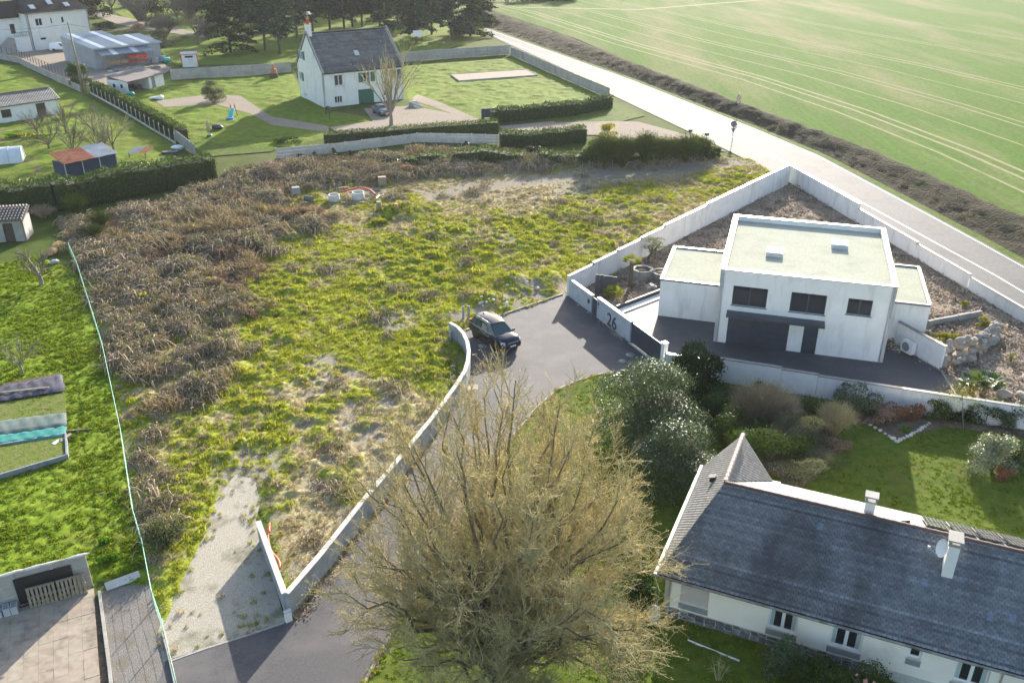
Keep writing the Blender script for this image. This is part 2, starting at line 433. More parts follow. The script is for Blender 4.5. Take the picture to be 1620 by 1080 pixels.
# grounds: colours
M['ground'] = surf('ground_grass', [(.045, .075, .014), (.075, .105, .022), (.10, .11, .035)], .7, .95, .6, 3, ((.13, .115, .06), .5, .75), .06, spec=.04)
M['lawn'] = surf('lawn_grass', [(.095, .165, .014), (.155, .225, .02), (.24, .275, .04)], 2.2, .9, .5, 14, ((.20, .20, .045), .48, .8), .22, spec=.04)
M['far_lawn'] = surf('far_lawn_grass', [(.07, .14, .018), (.13, .185, .022), (.21, .22, .04)], .9, .9, .8, 4, ((.15, .15, .04), .5, .78), .12, bdist=.12, spec=.04)
M['shade_lawn'] = surf('shaded_lawn_grass', [(.055, .09, .012), (.09, .13, .018), (.15, .16, .03)], 2.0, .9, .5, 14, ((.10, .10, .03), .55, .8), .3, spec=.04)  # darker lawn copy: shade of house and tree put into the grass colour
M['asphalt'] = surf('fresh_tarmac', [(.062, .059, .065), (.082, .078, .083), (.106, .10, .103)], 9, .8, .25, 60, ((.145, .132, .13), .46, .74), .30, spec=.3)
M['tar_dark'] = surf('dark_tarmac', [(.05, .05, .056), (.075, .073, .078)], 8, .7, .2, 60, ((.10, .10, .11), .5, .8), .6)
M['road'] = surf('worn_road_tarmac', [(.095, .095, .10), (.128, .128, .132)], 3, .8, .15, 20, ((.075, .075, .08), .48, .75), .25, spec=.12)
M['gravel'] = surf('pale_gravel', [(.23, .205, .165), (.40, .365, .30), (.60, .55, .47)], 26, .95, .6, 34, ((.13, .13, .075), .53, .75), .5, bdist=.08, detail=6, spec=.04)
M['gravel2'] = surf('grey_gravel', [(.11, .108, .10), (.22, .205, .185), (.38, .36, .33)], 26, .95, .6, 34, ((.16, .13, .085), .5, .8), .8, bdist=.08, detail=6, spec=.04)
M['yard'] = surf('yard_gravel', [(.20, .165, .13), (.28, .235, .19), (.36, .31, .26)], 4, .95, .4, 10, ((.20, .17, .13), .55, .8), .2, spec=.04)
M['mulch'] = surf('bark_mulch', [(.10, .075, .055), (.30, .235, .175), (.62, .54, .45)], 4.5, .9, 1.0, 6, ((.16, .12, .09), .5, .72), .35, bdist=.15, detail=6, stretch=(1, 2.2, 1), rz=.5, spec=.04)
M['soil'] = surf('bare_soil', [(.10, .075, .05), (.20, .155, .11)], 4, .95, .8, 8, ((.07, .055, .04), .5, .8), .5, bdist=.1, spec=.04)
M['verge'] = surf('verge_grass', [(.05, .10, .015), (.12, .16, .03)], 1.5, .9, .9, 4, ((.16, .14, .06), .5, .8), .3, bdist=.15, spec=.04)
M['bank'] = surf('bank_bramble', [(.028, .03, .018), (.06, .052, .034), (.095, .075, .052)], 1.6, .95, 1.0, 3, ((.035, .06, .02), .52, .72), .25, bdist=.25, spec=.04)
M['trackmat'] = surf('wheel_track_soil', [(.22, .21, .11), (.30, .27, .16)], 1.5, .95, .5, 6, ((.12, .15, .05), .55, .75), .25, spec=.04)
M['white_line'] = surf('worn_road_paint', [(.45, .45, .44), (.75, .75, .73)], 4, .6, big=((.22, .22, .22), .5, .7), bigscale=1.2)
M['kerbmat'] = surf('kerb_stone', [(.27, .26, .24), (.40, .38, .35)], 4, .85, .2, 30, ((.25, .24, .22), .5, .8), .8)
def lotmat():
    m, nt, out = new_mat('rough_pasture'); p = N(nt, 'ShaderNodeBsdfPrincipled', i_Roughness=1.0); p.inputs['Specular IOR Level'].default_value = .03
    a = N(nt, 'ShaderNodeVertexColor', layer_name='tint'); sp = nt.nodes.new('ShaderNodeSeparateColor'); nt.links.new(a.outputs[0], sp.inputs[0])
    v = pos(nt); f = noise(nt, v, 5, 5)
    green = ramp(nt, f, [(.3, (.13, .18, .018)), (.5, (.24, .28, .032)), (.7, (.38, .38, .08))])
    dry = ramp(nt, noise(nt, v, 7, 5), [(.3, (.24, .20, .10)), (.5, (.38, .32, .18)), (.7, (.52, .45, .29))])
    brush = ramp(nt, noise(nt, v, 4, 6), [(.3, (.09, .07, .05)), (.5, (.18, .14, .10)), (.7, (.32, .26, .19))])
    bare = ramp(nt, noise(nt, v, 9, 6), [(.3, (.17, .15, .11)), (.55, (.29, .255, .20)), (.72, (.42, .38, .32))])
    c = mixc(nt, sp.outputs[0], green, dry); c = mixc(nt, sp.outputs[1], c, brush); c = mixc(nt, sp.outputs[2], c, bare)
    nt.links.new(c, p.inputs['Base Color'])
    b = N(nt, 'ShaderNodeBump', i_Strength=.8, i_Distance=.06); nt.links.new(noise(nt, v, 12, 4), b.inputs['Height']); nt.links.new(b.outputs[0], p.inputs['Normal'])
    nt.links.new(p.outputs[0], out.inputs[0]); return m
M['lot'] = lotmat()
def fieldmat():
    m, nt, out = new_mat('young_crop'); p = N(nt, 'ShaderNodeBsdfPrincipled', i_Roughness=1.0); p.inputs['Specular IOR Level'].default_value = .03
    ang = math.atan2(.30, 1.0)                 # the drilling rows run with the road
    v = pos(nt, (1.6, .03, 1), ang); rows = noise(nt, v, 1.3, 5, .65)
    c = ramp(nt, rows, [(.30, (.14, .135, .055)), (.45, (.07, .145, .018)), (.7, (.10, .185, .024))])
    big = ramp(nt, noise(nt, pos(nt, (.6, .12, 1), ang), .11, 5, .6), [(.46, (0, 0, 0)), (.74, (1, 1, 1))])
    c = mixc(nt, big, c, (.235, .21, .11))
    fine = ramp(nt, noise(nt, pos(nt), 1.6, 5, .7), [(.35, (.72, .72, .72)), (.7, (1.15, 1.15, 1.1))]); c = mixc(nt, 1.0, c, fine, 'MULTIPLY')
    nt.links.new(c, p.inputs['Base Color'])
    b = N(nt, 'ShaderNodeBump', i_Strength=.5, i_Distance=.08); nt.links.new(noise(nt, pos(nt), 5, 4), b.inputs['Height']); nt.links.new(b.outputs[0], p.inputs['Normal'])
    nt.links.new(p.outputs[0], out.inputs[0]); return m
M['field'] = fieldmat()

# ------------------------------------------------------------------ the ground
sheet('ground', [(-500, -40), (500, -40), (500, 900), (-500, 900)], -.06, M['ground'])
# road with its curve, verges, bank, field
NEAR = [(-14.5, 262), (-8.2, 240), (-1.5, 217), (11, 178), (17.2, 153), (25.7, 125), (31.5, 105), (37.2, 80), (40.6, 61), (43.5, 30), (45, 0), (45, -40)]
FAR = [(-18.5, 285), (-8.4, 249), (22.1, 168), (35.3, 128), (39.7, 113), (43.6, 90), (45.2, 80), (46.6, 70), (48.5, 60), (50.5, 30), (52, 0), (52, -40)]
sheet('road', NEAR + FAR[::-1], .006, M['road'])
def offset(line, d):
    r = []
    for i, p in enumerate(line):
        a = Vector(line[max(i - 1, 0)]); b = Vector(line[min(i + 1, len(line) - 1)]); t = (b - a).normalized()
        r.append((p[0] - t.y * d, p[1] + t.x * d))   # positive: towards the field
    return r
def strip(name, line, w, z, mat):
    return sheet(name, offset(line, w / 2) + offset(line, -w / 2)[::-1], z, mat)
CEN = [((a[0] + b[0]) / 2, (a[1] + b[1]) / 2) for a, b in zip(NEAR[2:], [FAR[1], FAR[2], (28, 150), FAR[3], FAR[4], FAR[5], FAR[7], FAR[9], FAR[10], FAR[11]])]
def resample(line, step):
    out = [Vector(line[0])]; 
    for i in range(len(line) - 1):
        a, b = Vector(line[i]), Vector(line[i + 1]); n = max(1, int((b - a).length / step))
        out += [a + (b - a) * (k / n) for k in range(1, n + 1)]
    return [(p.x, p.y) for p in out]
CL = [(-8, 240), (4, 205), (16, 173), (24, 147), (32, 119), (36.5, 101), (40.6, 80), (42.2, 72), (44.2, 58), (47, 30)]
sheet('road_marking', offset(CL, .08) + offset(CL, -.08)[::-1], .012, M['white_line'])
EL = offset(FAR, -.35); sheet('road_marking', offset(EL, .06) + offset(EL, -.06)[::-1], .012, M['white_line'])
VERGE = FAR + offset(FAR, 1.3)[::-1]; sheet('verge', VERGE, .004, M['verge'])
TOP = [(-12, 300), (-1.8, 269), (15, 219), (27.3, 171.5), (37.2, 139), (45, 116), (48.6, 101), (51.8, 84), (53.8, 70), (56, 50), (58, 30), (60, -40)]
# bank of brambles between verge and field, about a metre and a half high
bl = resample(offset(FAR, 1.1), 1.2); bt = resample(TOP, 1.2)
def bank():
    n = 260; lo = np.array([bl[int(i * (len(bl) - 1) / (n - 1))] for i in range(n)]); V = []; F = []
    ys = np.linspace(290, 20, n)
    lx = np.interp(-ys, [-p[1] for p in bl], [p[0] for p in bl]); tx = np.interp(-ys, [-p[1] for p in bt], [p[0] for p in bt])
    k = 12
    for i in range(n):
        for j in range(k):
            t = j / (k - 1); x = lx[i] + (tx[i] - lx[i]) * t
            z = 1.25 * smooth01(np.array(t), -.05, .75) * (1 - .55 * smooth01(np.array(t), .8, 1.0))
            w = math.sin(math.pi * min(max(t, 0), 1)) ** .6
            z = float(z) + w * (float(fbm(np.array(x / .9), np.array(ys[i] / 1.1), 4)) - .4) * .7
            V.append((x, ys[i] + (random.random() - .5) * .5, max(z, -.02 if j in (0,) else .02)))
    for i in range(n - 1):
        for j in range(k - 1): F.append((i * k + j, i * k + j + 1, (i + 1) * k + j + 1, (i + 1) * k + j))
    return tag(np_mesh('bank', V, F, M['bank'], smooth=True), kind='structure')
bank()
fz = .75
sheet('field', TOP + [(400, -40), (400, 420), (120, 345), (60, 325), (20, 312)], fz, M['field'])
# tractor wheel tracks along the crop
def track(line, w=.55, gap=1.9, z=fz + .004):
    for s_ in (-gap / 2, gap / 2): strip('wheel_track', offset(line, s_), w, z, M['trackmat'])
TA = [(-4, 300), (7.4, 272), (27.3, 211), (45.4, 166), (53.6, 137.5), (58.5, 112), (62, 80), (64, 40)]
for k, dd in enumerate((0, 17.5, 38, 62, 88)):
    track(offset(TA, dd), .38 if k else .55, 1.9)
strip('wheel_track', offset(TA, -4.2), .45, fz + .004, M['trackmat']); strip('wheel_track', offset(TA, 9), .35, fz + .004, M['trackmat'])
strip('wheel_track', offset(TA, 28), .3, fz + .004, M['trackmat']); strip('wheel_track', [(2, 290), (38, 283), (90, 318), (130, 335)], 2.0, fz + .008, M['trackmat'])

# rough building plot
LOT = px((100, 370), (125, 430), (165, 560), (195, 700), (215, 830), (245, 960), (262, 1000), (282, 935), (322, 855), (345, 790), (372, 752), (400, 760), (418, 815), (428, 826), (470, 975), (505, 915), (620, 755), (725, 610), (737, 560), (730, 530), (745, 518), (800, 496), (890, 466), (905, 440), (1055, 378), (1242, 284), (1190, 252), (1100, 244), (940, 250), (800, 240), (660, 239), (600, 246), (520, 254), (438, 260), (395, 264), (345, 284), (260, 318), (180, 335), (92, 352))
BR1 = px((85, 318), (340, 255), (620, 275), (640, 322), (545, 345), (470, 378), (415, 405), (392, 440), (388, 500), (372, 560), (352, 610), (300, 650), (245, 715), (262, 860), (262, 930), (240, 930), (200, 720), (165, 560), (115, 400))
BR2 = px((340, 262), (480, 240), (800, 225), (1130, 240), (1110, 262), (900, 268), (760, 280), (660, 285), (620, 290))
PALE = px((640, 300), (760, 275), (1110, 262), (1075, 285), (900, 305), (780, 330), (700, 320))
LOW = px((460, 620), (560, 590), (700, 640), (610, 745), (520, 880), (470, 930), (430, 830), (440, 740))
SPOTS = [((625, 507), 2.0), ((510, 572), 1.5), ((505, 600), 1.3), ((800, 400), 1.6), ((585, 690), 1.5), ((450, 900), 1.2), ((390, 745), 2.3), ((555, 668), .8), ((620, 640), .9), ((840, 455), 1.5), ((858, 468), 1.5), ((822, 478), 1.3), ((765, 492), 1.2), ((725, 505), 1.0), ((890, 455), 1.2), ((575, 308), 3.0), ((535, 310), 2.0), ((800, 380), 1.4), ((905, 300), 3.0)]
TRK = px((690, 312), (760, 298), (840, 288), (920, 280), (1000, 274), (1090, 267), (1170, 258))
def lot_masks(X, Y):
    n1 = fbm(X / 6, Y / 6, 4); n2 = fbm(X / 1.3 + 40, Y / 1.3, 3)
    wob = (fbm(X / 2.2, Y / 2.2 + 9, 3) - .5) * 3.5
    b1 = smooth01(np.where(in_poly(X, Y, BR1), 1, -1) * poly_dist(X, Y, BR1) + wob, -.8, .9)
    b2 = smooth01(np.where(in_poly(X, Y, BR2), 1, -1) * poly_dist(X, Y, BR2) + wob * .5, -.6, .9)
    low = smooth01(np.where(in_poly(X, Y, LOW), 1, -1) * poly_dist(X, Y, LOW) + wob, -1.5, 1.0)
    pale = smooth01(np.where(in_poly(X, Y, PALE), 1, -1) * poly_dist(X, Y, PALE) + wob, -1.0, 1.2)
    far = smooth01(Y, 62, 95) * .12
    dry = smooth01(n1 * .5 + n2 * .5 + far * 1.3 + low * .27 + pale * .25 - .12, .40, .70)
    bare = np.zeros_like(X)
    for (q, r_) in SPOTS:
        c = P2(*q); d = np.hypot(X - c[0], (Y - c[1]) * .8) + wob * .35
        bare = np.maximum(bare, 1 - smooth01(d, r_ * .5, r_ * 1.1))
    bare = np.maximum(bare, low * smooth01(n2, .56, .72) * .9); bare = np.maximum(bare, pale * smooth01(n2, .5, .7) * .7)
    bare *= smooth01(fbm(X / .5, Y / .5, 3), .25, .5)
    clr = np.ones_like(X)
    for q, r_ in (((480, 316), 2.0), ((530, 312), 2.6), ((570, 308), 3.0), ((605, 305), 2.6), ((600, 328), 1.6), ((530, 330), 2.4), ((568, 328), 2.6), ((478, 330), 2.0)):
        c = P2(*q); clr = np.minimum(clr, smooth01(np.hypot(X - c[0], (Y - c[1]) * .7), r_ * .6, r_ * 1.3))
    n4 = fbm(X / 3.4 + 21, Y / 3.0 + 4, 3)
    brush = np.maximum(b1 * smooth01(n4 * .7 + n2 * .3 + .22 * smooth01(Y, 60, 78), .40, .56), b2 * smooth01(n4 + .3, .3, .6))
    brush = brush * clr
    tr = poly_dist(X, Y, TRK, False) + wob * .3; bare = np.maximum(bare, 1 - smooth01(tr, 1.1, 2.4)); brush = brush * smooth01(tr, 1.0, 2.2)
    dry = np.maximum(dry, b1 * .75 * smooth01(n2, .3, .55))
    return dry, brush, bare
def lot_h(X, Y, D):
    dry, brush, bare = lot_masks(X, Y)
    t = np.clip(fbm(X / .8, Y / .7, 3, .5) - .36, 0, 1) * 1.0 * smooth01(fbm(X / 5 + 11, Y / 5, 2), .25, .6)
    t2 = np.clip(fbm(X / 1.7 + 5, Y / 1.7, 3) - .35, 0, 1) * .5
    h = (t + t2 * .6) * (1 - bare) * (1 - .4 * dry) * .75 + .04
    m = np.clip(fbm(X / 2.9 + 70, Y / 2.9, 4) - .3, 0, 1) * 1.8 + np.clip(fbm(X / .5, Y / .5, 3) - .4, 0, 1) * .6
    hp = P2(640, 335); h = h + .9 * np.exp(-((X - hp[0]) ** 2 + (Y - hp[1]) ** 2) / 5)
    for q, a_ in (((808, 448), .8), ((770, 475), .5), ((870, 445), .6), ((705, 500), .3)):
        c = P2(*q); h = h + a_ * np.exp(-((X - c[0]) ** 2 + ((Y - c[1])) ** 2) / 2.5)
    return h * (1 - brush) + brush * (m * (.3 + .7 * smooth01(D, .5, 4.5)) + .1)
patch('rough_ground', LOT, .15, lot_h, M['lot'], attrs=lot_masks, edge=.9)
def lot_z(x, y):
    D = poly_dist(x, y, LOT); return .01 + lot_h(x, y, D) * smooth01(D, 0, .9)
M['g_green'] = leafmat('grass_green', (.16, .215, .02), (.46, .45, .09), .45, rnd=True)
M['g_dry'] = leafmat('grass_dry', (.30, .245, .14), (.60, .51, .34), .35, tc=(1.05, 1, .8))
M['g_lawn'] = leafmat('grass_lawn', (.095, .165, .014), (.32, .37, .045), .4)
M['cane'] = leafmat('bramble_cane', (.19, .135, .095), (.68, .545, .41), .1, tc=(1, 1, 1))
M['b_leaf'] = leafmat('bramble_leaf', (.035, .055, .018), (.24, .25, .11), .35)
M['fern'] = leafmat('dead_bracken', (.24, .15, .09), (.50, .37, .25), .3, tc=(1, 1, .9))
tg = [tuft_mesh('tuft_green_%d' % i, M['g_green'], 26, .24, .017, .20, i, .8) for i in range(3)]
td = [tuft_mesh('tuft_dry_%d' % i, M['g_dry'], 26, .24, .016, .20, 10 + i, 1.0) for i in range(3)]
x, y = sample_poly(LOT, 24)
dry, brush, bare = lot_masks(x, y)
k = (RNG.random(len(x)) > brush * .5) & (RNG.random(len(x)) > bare * .95) & (poly_dist(x, y, LOT) > .25)
x, y, dry, brush = x[k], y[k], dry[k], brush[k]
isdry = RNG.random(len(x)) < np.clip(dry * .95 + .08, 0, 1)
scatter('rough_grass', np.stack([x, y, lot_z(x, y) - .03], 1), RNG.gamma(4, .15, len(x)) * (1 - .2 * dry), np.where(isdry, 3, 0) + RNG.integers(0, 3, len(x)), tg + td)
bm_ = [bramble_mesh('bramble_%d' % i, [M['cane'], M['b_leaf']], 50 + i, leaves=(170, 60, 260)[i % 3]) for i in range(4)] + \
      [bramble_mesh('bracken_%d' % i, [M['fern'], M['fern']], 70 + i, canes=60, leaves=190, H=.5) for i in range(2)] + \
      [bramble_mesh('dead_stalk', [M['g_dry'], M['fern']], 90, canes=60, leaves=40, H=.9, upright=.8)]
x, y = sample_poly(LOT, 2.6); dry, brush, bare = lot_masks(x, y)
k = (RNG.random(len(x)) < brush * .85 + .02) & (poly_dist(x, y, LOT) > .6); x, y, brush = x[k], y[k], brush[k]
n3 = fbm(x / 4, y / 4 + 33, 3); kind = np.where(n3 > .62, 4 + RNG.integers(0, 2, len(x)), RNG.integers(0, 4, len(x)))
kind = np.where((RNG.random(len(x)) < .07) | ((np.hypot(x - P2(335, 365)[0], y - P2(335, 365)[1]) < 4.0) & (RNG.random(len(x)) < .8)), 6, kind)
scatter('brambles', np.stack([x, y, lot_z(x, y) - .12], 1), RNG.gamma(9, .088, len(x)).clip(.35, 1.4), kind, bm_)
# brambles and long grass on the roadside bank and both edges of the drive wall
bx_, by_ = sample_poly(offset(FAR, 1.8)[1:9] + TOP[1:10][::-1], .6)
tx_ = np.interp(-by_, [-p[1] for p in bt], [p[0] for p in bt]); lx_ = np.interp(-by_, [-p[1] for p in bl], [p[0] for p in bl])
tt_ = np.clip((bx_ - lx_) / (tx_ - lx_), 0, 1)
kk_ = tt_ < .62; bx_, by_, tt_ = bx_[kk_], by_[kk_], tt_[kk_]
scatter('bank_brambles', np.stack([bx_, by_, .95 * smooth01(tt_, 0, .7) * (1 - .4 * smooth01(tt_, .8, 1))], 1), RNG.uniform(.25, .6, len(bx_)), RNG.integers(0, 4, len(bx_)), bm_[:4])

# left neighbour's lawn with its relief and blades
LL = px((-160, 470), (0, 418), (60, 405), (95, 420), (125, 432), (165, 560), (195, 700), (215, 830), (236, 928), (160, 915), (0, 960), (-160, 1000))
patch('lawn', LL, .13, hz_lawn(.085, .28), M['lawn'], edge=.3)
lt = [tuft_mesh('lawn_tuft_%d' % i, M['g_lawn'], 16, .15, .026, .18, 20 + i, .9) for i in range(3)]
x, y = sample_poly(LL, 22); k = poly_dist(x, y, LL) > .1; x, y = x[k], y[k]
f_ = fbm(x / 1.2, y / 1.2, 3); k = RNG.random(len(x)) < f_ * 1.5; x, y = x[k], y[k]
scatter('lawn_grass', np.stack([x, y, np.full(len(x), .05)], 1), RNG.uniform(.5, 1.35, len(x)), RNG.integers(0, 3, len(x)), lt)
# lawns round the bungalow
BL = px((1240, 640), (1650, 690), (1700, 900), (1300, 790), (1090, 700), (930, 640), (930, 590), (880, 615), (802, 700), (722, 845), (642, 960), (578, 1085), (560, 1180), (1750, 1250), (1700, 900), (1100, 900), (1050, 780))
BL = px((1000, 600), (1130, 600), (1300, 640), (1680, 688), (1900, 1250), (520, 1250), (560, 1110), (582, 1078), (645, 960), (725, 845), (805, 702), (885, 617), (945, 594))
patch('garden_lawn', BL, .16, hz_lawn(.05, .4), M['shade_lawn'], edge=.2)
x, y = sample_poly(BL, 12)
scatter('garden_grass', np.stack([x, y, np.full(len(x), .03)], 1), RNG.uniform(.4, .95, len(x)), RNG.integers(0, 3, len(x)), lt)

# the shared drive, its kerbs, gravel and paved yard
DRIVE = px((262, 1046), (455, 984), (512, 914), (612, 772), (715, 630), (738, 580), (741, 545), (733, 521), (745, 519), (800, 497), (885, 467), (905, 463), (985, 540), (1046, 580), (1010, 590), (945, 592), (882, 615), (802, 700), (722, 845), (642, 960), (575, 1080), (520, 1180), (220, 1180))
sheet('driveway', DRIVE, .016, M['asphalt'])
GR = px((258, 1046), (452, 984), (405, 822), (425, 745), (370, 725), (315, 840), (262, 960), (250, 1000))
sheet('gravel_drive', GR, .012, M['gravel'])
x, y = sample_poly(GR, 9); k = RNG.random(len(x)) < np.exp(-poly_dist(x, y, GR) / .45) * .8 + .05 * (fbm(x / .9, y / .9, 3) > .55); x, y = x[k], y[k]
scatter('gravel_weeds', np.stack([x, y, np.full(len(x), .012)], 1), RNG.uniform(.3, .9, len(x)), RNG.integers(0, 6, len(x)), tg + td)
sheet('gravel_strip', px((160, 935), (235, 918), (262, 1010), (282, 1095), (290, 1180), (170, 1180), (178, 1080)), .008, M['gravel2'])
sheet('yard', px((-200, 985), (155, 940), (180, 1080), (190, 1180), (-260, 1180)), .002, M['soil'])
# garden of the new house: bark on the right, bed on the left, tarmac between
NP = px((900, 466), (985, 540), (1042, 573), (1140, 608), (1300, 640), (1500, 660), (1680, 684), (1680, 545), (1450, 402), (1250, 292), (1130, 335), (1050, 392))
sheet('garden_bed', NP, .010, M['mulch'])
M['flake'] = leafmat('bark_flake', (.09, .06, .04), (.52, .43, .34), .0, tint=False)
fl = []
for i in range(4):
    r_ = np.random.default_rng(300 + i); c_ = np.stack([r_.normal(0, .35, 26), r_.normal(0, .35, 26), r_.uniform(.01, .07, 26)], 1); n_ = np.tile([[0, 0, 1.]], (26, 1)) + r_.normal(0, .35, (26, 3)); n_ /= np.linalg.norm(n_, axis=1, keepdims=True)
    d_ = np.cross(n_, r_.normal(size=(26, 3))); d_ /= np.linalg.norm(d_, axis=1, keepdims=True); e_ = np.cross(n_, d_); z_ = r_.uniform(.05, .16, (26, 1))
    fl.append(mesh_only('flakes', np.stack([c_ - d_ * z_, c_ + e_ * z_ * .4, c_ + d_ * z_, c_ - e_ * z_ * .4], 1).reshape(-1, 3), np.arange(104).reshape(26, 4), M['flake'], r_.random(104)))
def along(q, w0, w1, n):
    l_ = np.array(resample(px(*q), .4)); i_ = RNG.integers(0, len(l_) - 1, n); f_ = RNG.random(n)[:, None]; d_ = l_[i_ + 1] - l_[i_]; d_ /= np.linalg.norm(d_, axis=1, keepdims=True)
    return l_[i_] + (l_[i_ + 1] - l_[i_]) * f_ + np.stack([d_[:, 1], -d_[:, 0]], 1) * (w0 + (w1 - w0) * RNG.random(n)[:, None] ** 2)
lp = along(((463, 978), (515, 911), (614, 772), (717, 631), (741, 581)), .03, .55, 420)
scatter('leaf_litter', np.concatenate([lp, np.full((len(lp), 1), .02)], 1), RNG.uniform(.25, .55, len(lp)), RNG.integers(0, 4, len(lp)), fl)
lp = np.concatenate([along(((575, 1082), (642, 961), (722, 846), (802, 701), (882, 616), (945, 593), (1030, 585)), -.05, .35, 420), along(((745, 520), (800, 498), (885, 468)), -.25, .1, 160), along(((463, 978), (515, 911), (614, 772), (717, 631)), .02, .12, 90)])
scatter('edge_weeds', np.concatenate([lp, np.full((len(lp), 1), .015)], 1), RNG.uniform(.3, .8, len(lp)), RNG.integers(0, 6, len(lp)), tg + td)
x, y = sample_poly(NP, 3.2); k = ~in_poly(x, y, px((985, 530), (1044, 584), (1140, 612), (1300, 640), (1528, 645), (1488, 584), (1400, 550), (1200, 515), (1085, 452), (1040, 462), (970, 492))); x, y = x[k], y[k]
scatter('bark_chips', np.stack([x, y, np.full(len(x), .02)], 1), RNG.uniform(.7, 1.3, len(x)), RNG.integers(0, 4, len(x)), fl)
sheet('inner_drive', px((985, 540), (1044, 574), (1140, 606), (1300, 636), (1515, 640), (1488, 588), (1424, 548), (1300, 520), (1200, 510), (1085, 458), (1050, 470), (975, 497)), .020, M['tar_dark'])
# ------------------------------------------------------------------ plants: leaves, twigs, shrubs, hedges, trees
def unit(a): return a / (np.linalg.norm(a, axis=1, keepdims=True) + 1e-9)
def leaf_quads(C, size, nrm, rng, aspect=.5, jitter=.6):
    n = len(C); nn = unit(nrm + rng.normal(0, jitter, (n, 3)))
    d1 = unit(np.cross(nn, rng.normal(size=(n, 3)))); d2 = np.cross(nn, d1)
    s = np.asarray(size).reshape(-1, 1)
    fold = nn * s * .22
    V = np.stack([C - d1 * s, C + d2 * s * aspect + fold, C + d1 * s, C - d2 * s * aspect + fold], 1).reshape(-1, 3)
    return V, np.arange(n * 4).reshape(n, 4)
def seg_tubes(A, B, ra, rb, k=3):
    A = np.asarray(A); B = np.asarray(B); n = len(A); t = unit(B - A)
    ref = np.where(np.abs(t[:, 2:3]) > .9, np.array([[1., 0, 0]]), np.array([[0, 0, 1.]]))
    a = unit(np.cross(t, ref)); b = np.cross(t, a); V = np.zeros((n, 2 * k, 3))
    for j in range(k):
        an = 2 * math.pi * j / k; d = a * math.cos(an) + b * math.sin(an)
        V[:, j] = A + d * np.asarray(ra).reshape(-1, 1); V[:, k + j] = B + d * np.asarray(rb).reshape(-1, 1)
    base = (np.arange(n) * 2 * k).reshape(-1, 1)
    F = np.concatenate([np.stack([base[:, 0] + j, base[:, 0] + (j + 1) % k, base[:, 0] + k + (j + 1) % k, base[:, 0] + k + j], 1) for j in range(k)])
    return V.reshape(-1, 3), F
def lobed_points(n, dims, rng, lobes=9, lobe_r=.42, shell=.75, flat=.15):
    """points and outward normals on a heap of rounded lobes filling an ellipsoid that stands on the ground"""
    dx, dy, h = dims
    L = []
    while len(L) < lobes:
        q = rng.uniform(-1, 1, 3)
        if np.linalg.norm(q) < 1: L.append(q * .68)
    L = np.array(L); q = max(2, lobes // 3); a0 = np.arange(q) * 6.283 / q + rng.random(); L[:q] = np.stack([np.cos(a0) * .56, np.sin(a0) * .56, np.full(q, -.78)], 1)
    k = rng.integers(0, lobes, n); d = unit(rng.normal(size=(n, 3))); d[:, 2] = np.where(rng.random(n) < .7, np.abs(d[:, 2]), d[:, 2])
    r = lobe_r * (shell + (1 - shell) * rng.random(n)) * (1 + .15 * rng.normal(size=n))
    p = L[k] + d * r[:, None]
    p = np.stack([p[:, 0] * dx, p[:, 1] * dy, (p[:, 2] * .5 + .52) * h], 1)
    p[:, 2] = np.maximum(p[:, 2], .03 + .1 * rng.random(n) * h)
    return p, d
def stems(n, dims, rng, r=.03):
    mb = MB(); dx, dy, h = dims
    for i in range(n):
        a = rng.random() * 6.283; e = rng.uniform(.2, .7)
        mb.tube([(.05 * math.cos(a), .05 * math.sin(a), -.05), (dx * e * .4 * math.cos(a), dy * e * .4 * math.sin(a), h * .4), (dx * e * math.cos(a), dy * e * math.sin(a), h * .8)], [r, r * .7, r * .3], 5, cap=False)
    return mb
M['bark'] = surf('bark', [(.06, .05, .035), (.14, .12, .085), (.20, .18, .12)], 6, .95, .5, 25, obj=True, stretch=(1, 1, .3))
M['bark_pale'] = surf('pale_bark', [(.16, .14, .11), (.32, .29, .24)], 6, .95, .4, 25, obj=True, stretch=(1, 1, .3))
M['twig'] = leafmat('twig', (.25, .215, .11), (.60, .53, .30), .0)
M['twig_grey'] = leafmat('grey_twig', (.10, .09, .075), (.27, .24, .19), .0)
M['bud'] = leafmat('golden_bud', (.34, .26, .10), (.70, .56, .26), .45, tc=(1.05, 1, .8))
M['laurel'] = leafmat('laurel_leaf', (.022, .05, .012), (.085, .14, .03), .25, .04, .5)
M['rhodo'] = leafmat('rhododendron_leaf', (.014, .042, .014), (.15, .20, .095), .2, .13, .48)
M['privet'] = leafmat('hedge_leaf', (.025, .055, .012), (.10, .155, .03), .35, .02, .5)
M['thuja'] = leafmat('conifer_spray', (.012, .034, .016), (.045, .085, .03), .15)
M['pine'] = leafmat('pine_needles', (.018, .045, .042), (.05, .095, .075), .2)
M['yew'] = leafmat('dark_yew_leaf', (.010, .026, .010), (.035, .065, .022), .12)
M['broom'] = leafmat('broom_stem', (.05, .085, .02), (.16, .20, .06), .3)
M['pinkleaf'] = leafmat('russet_leaf', (.17, .075, .05), (.42, .22, .14), .35, tc=(1.1, .9, .7))
M['tan_leaf'] = leafmat('dry_flower_heads', (.20, .14, .10), (.42, .30, .22), .3, tc=(1, .95, .9))
M['oliveleaf'] = leafmat('olive_leaf', (.10, .115, .07), (.24, .25, .16), .3)
M['bright'] = leafmat('bright_green_leaf', (.06, .15, .015), (.16, .30, .03), .4)
M['yellowleaf'] = leafmat('yellow_green_leaf', (.14, .17, .02), (.34, .33, .05), .4)
M['greyleaf'] = leafmat('silver_leaf', (.12, .16, .10), (.34, .38, .27), .3, .15, .5)
M['ivy'] = leafmat('ivy_leaf', (.012, .032, .012), (.04, .075, .025), .15, .15)
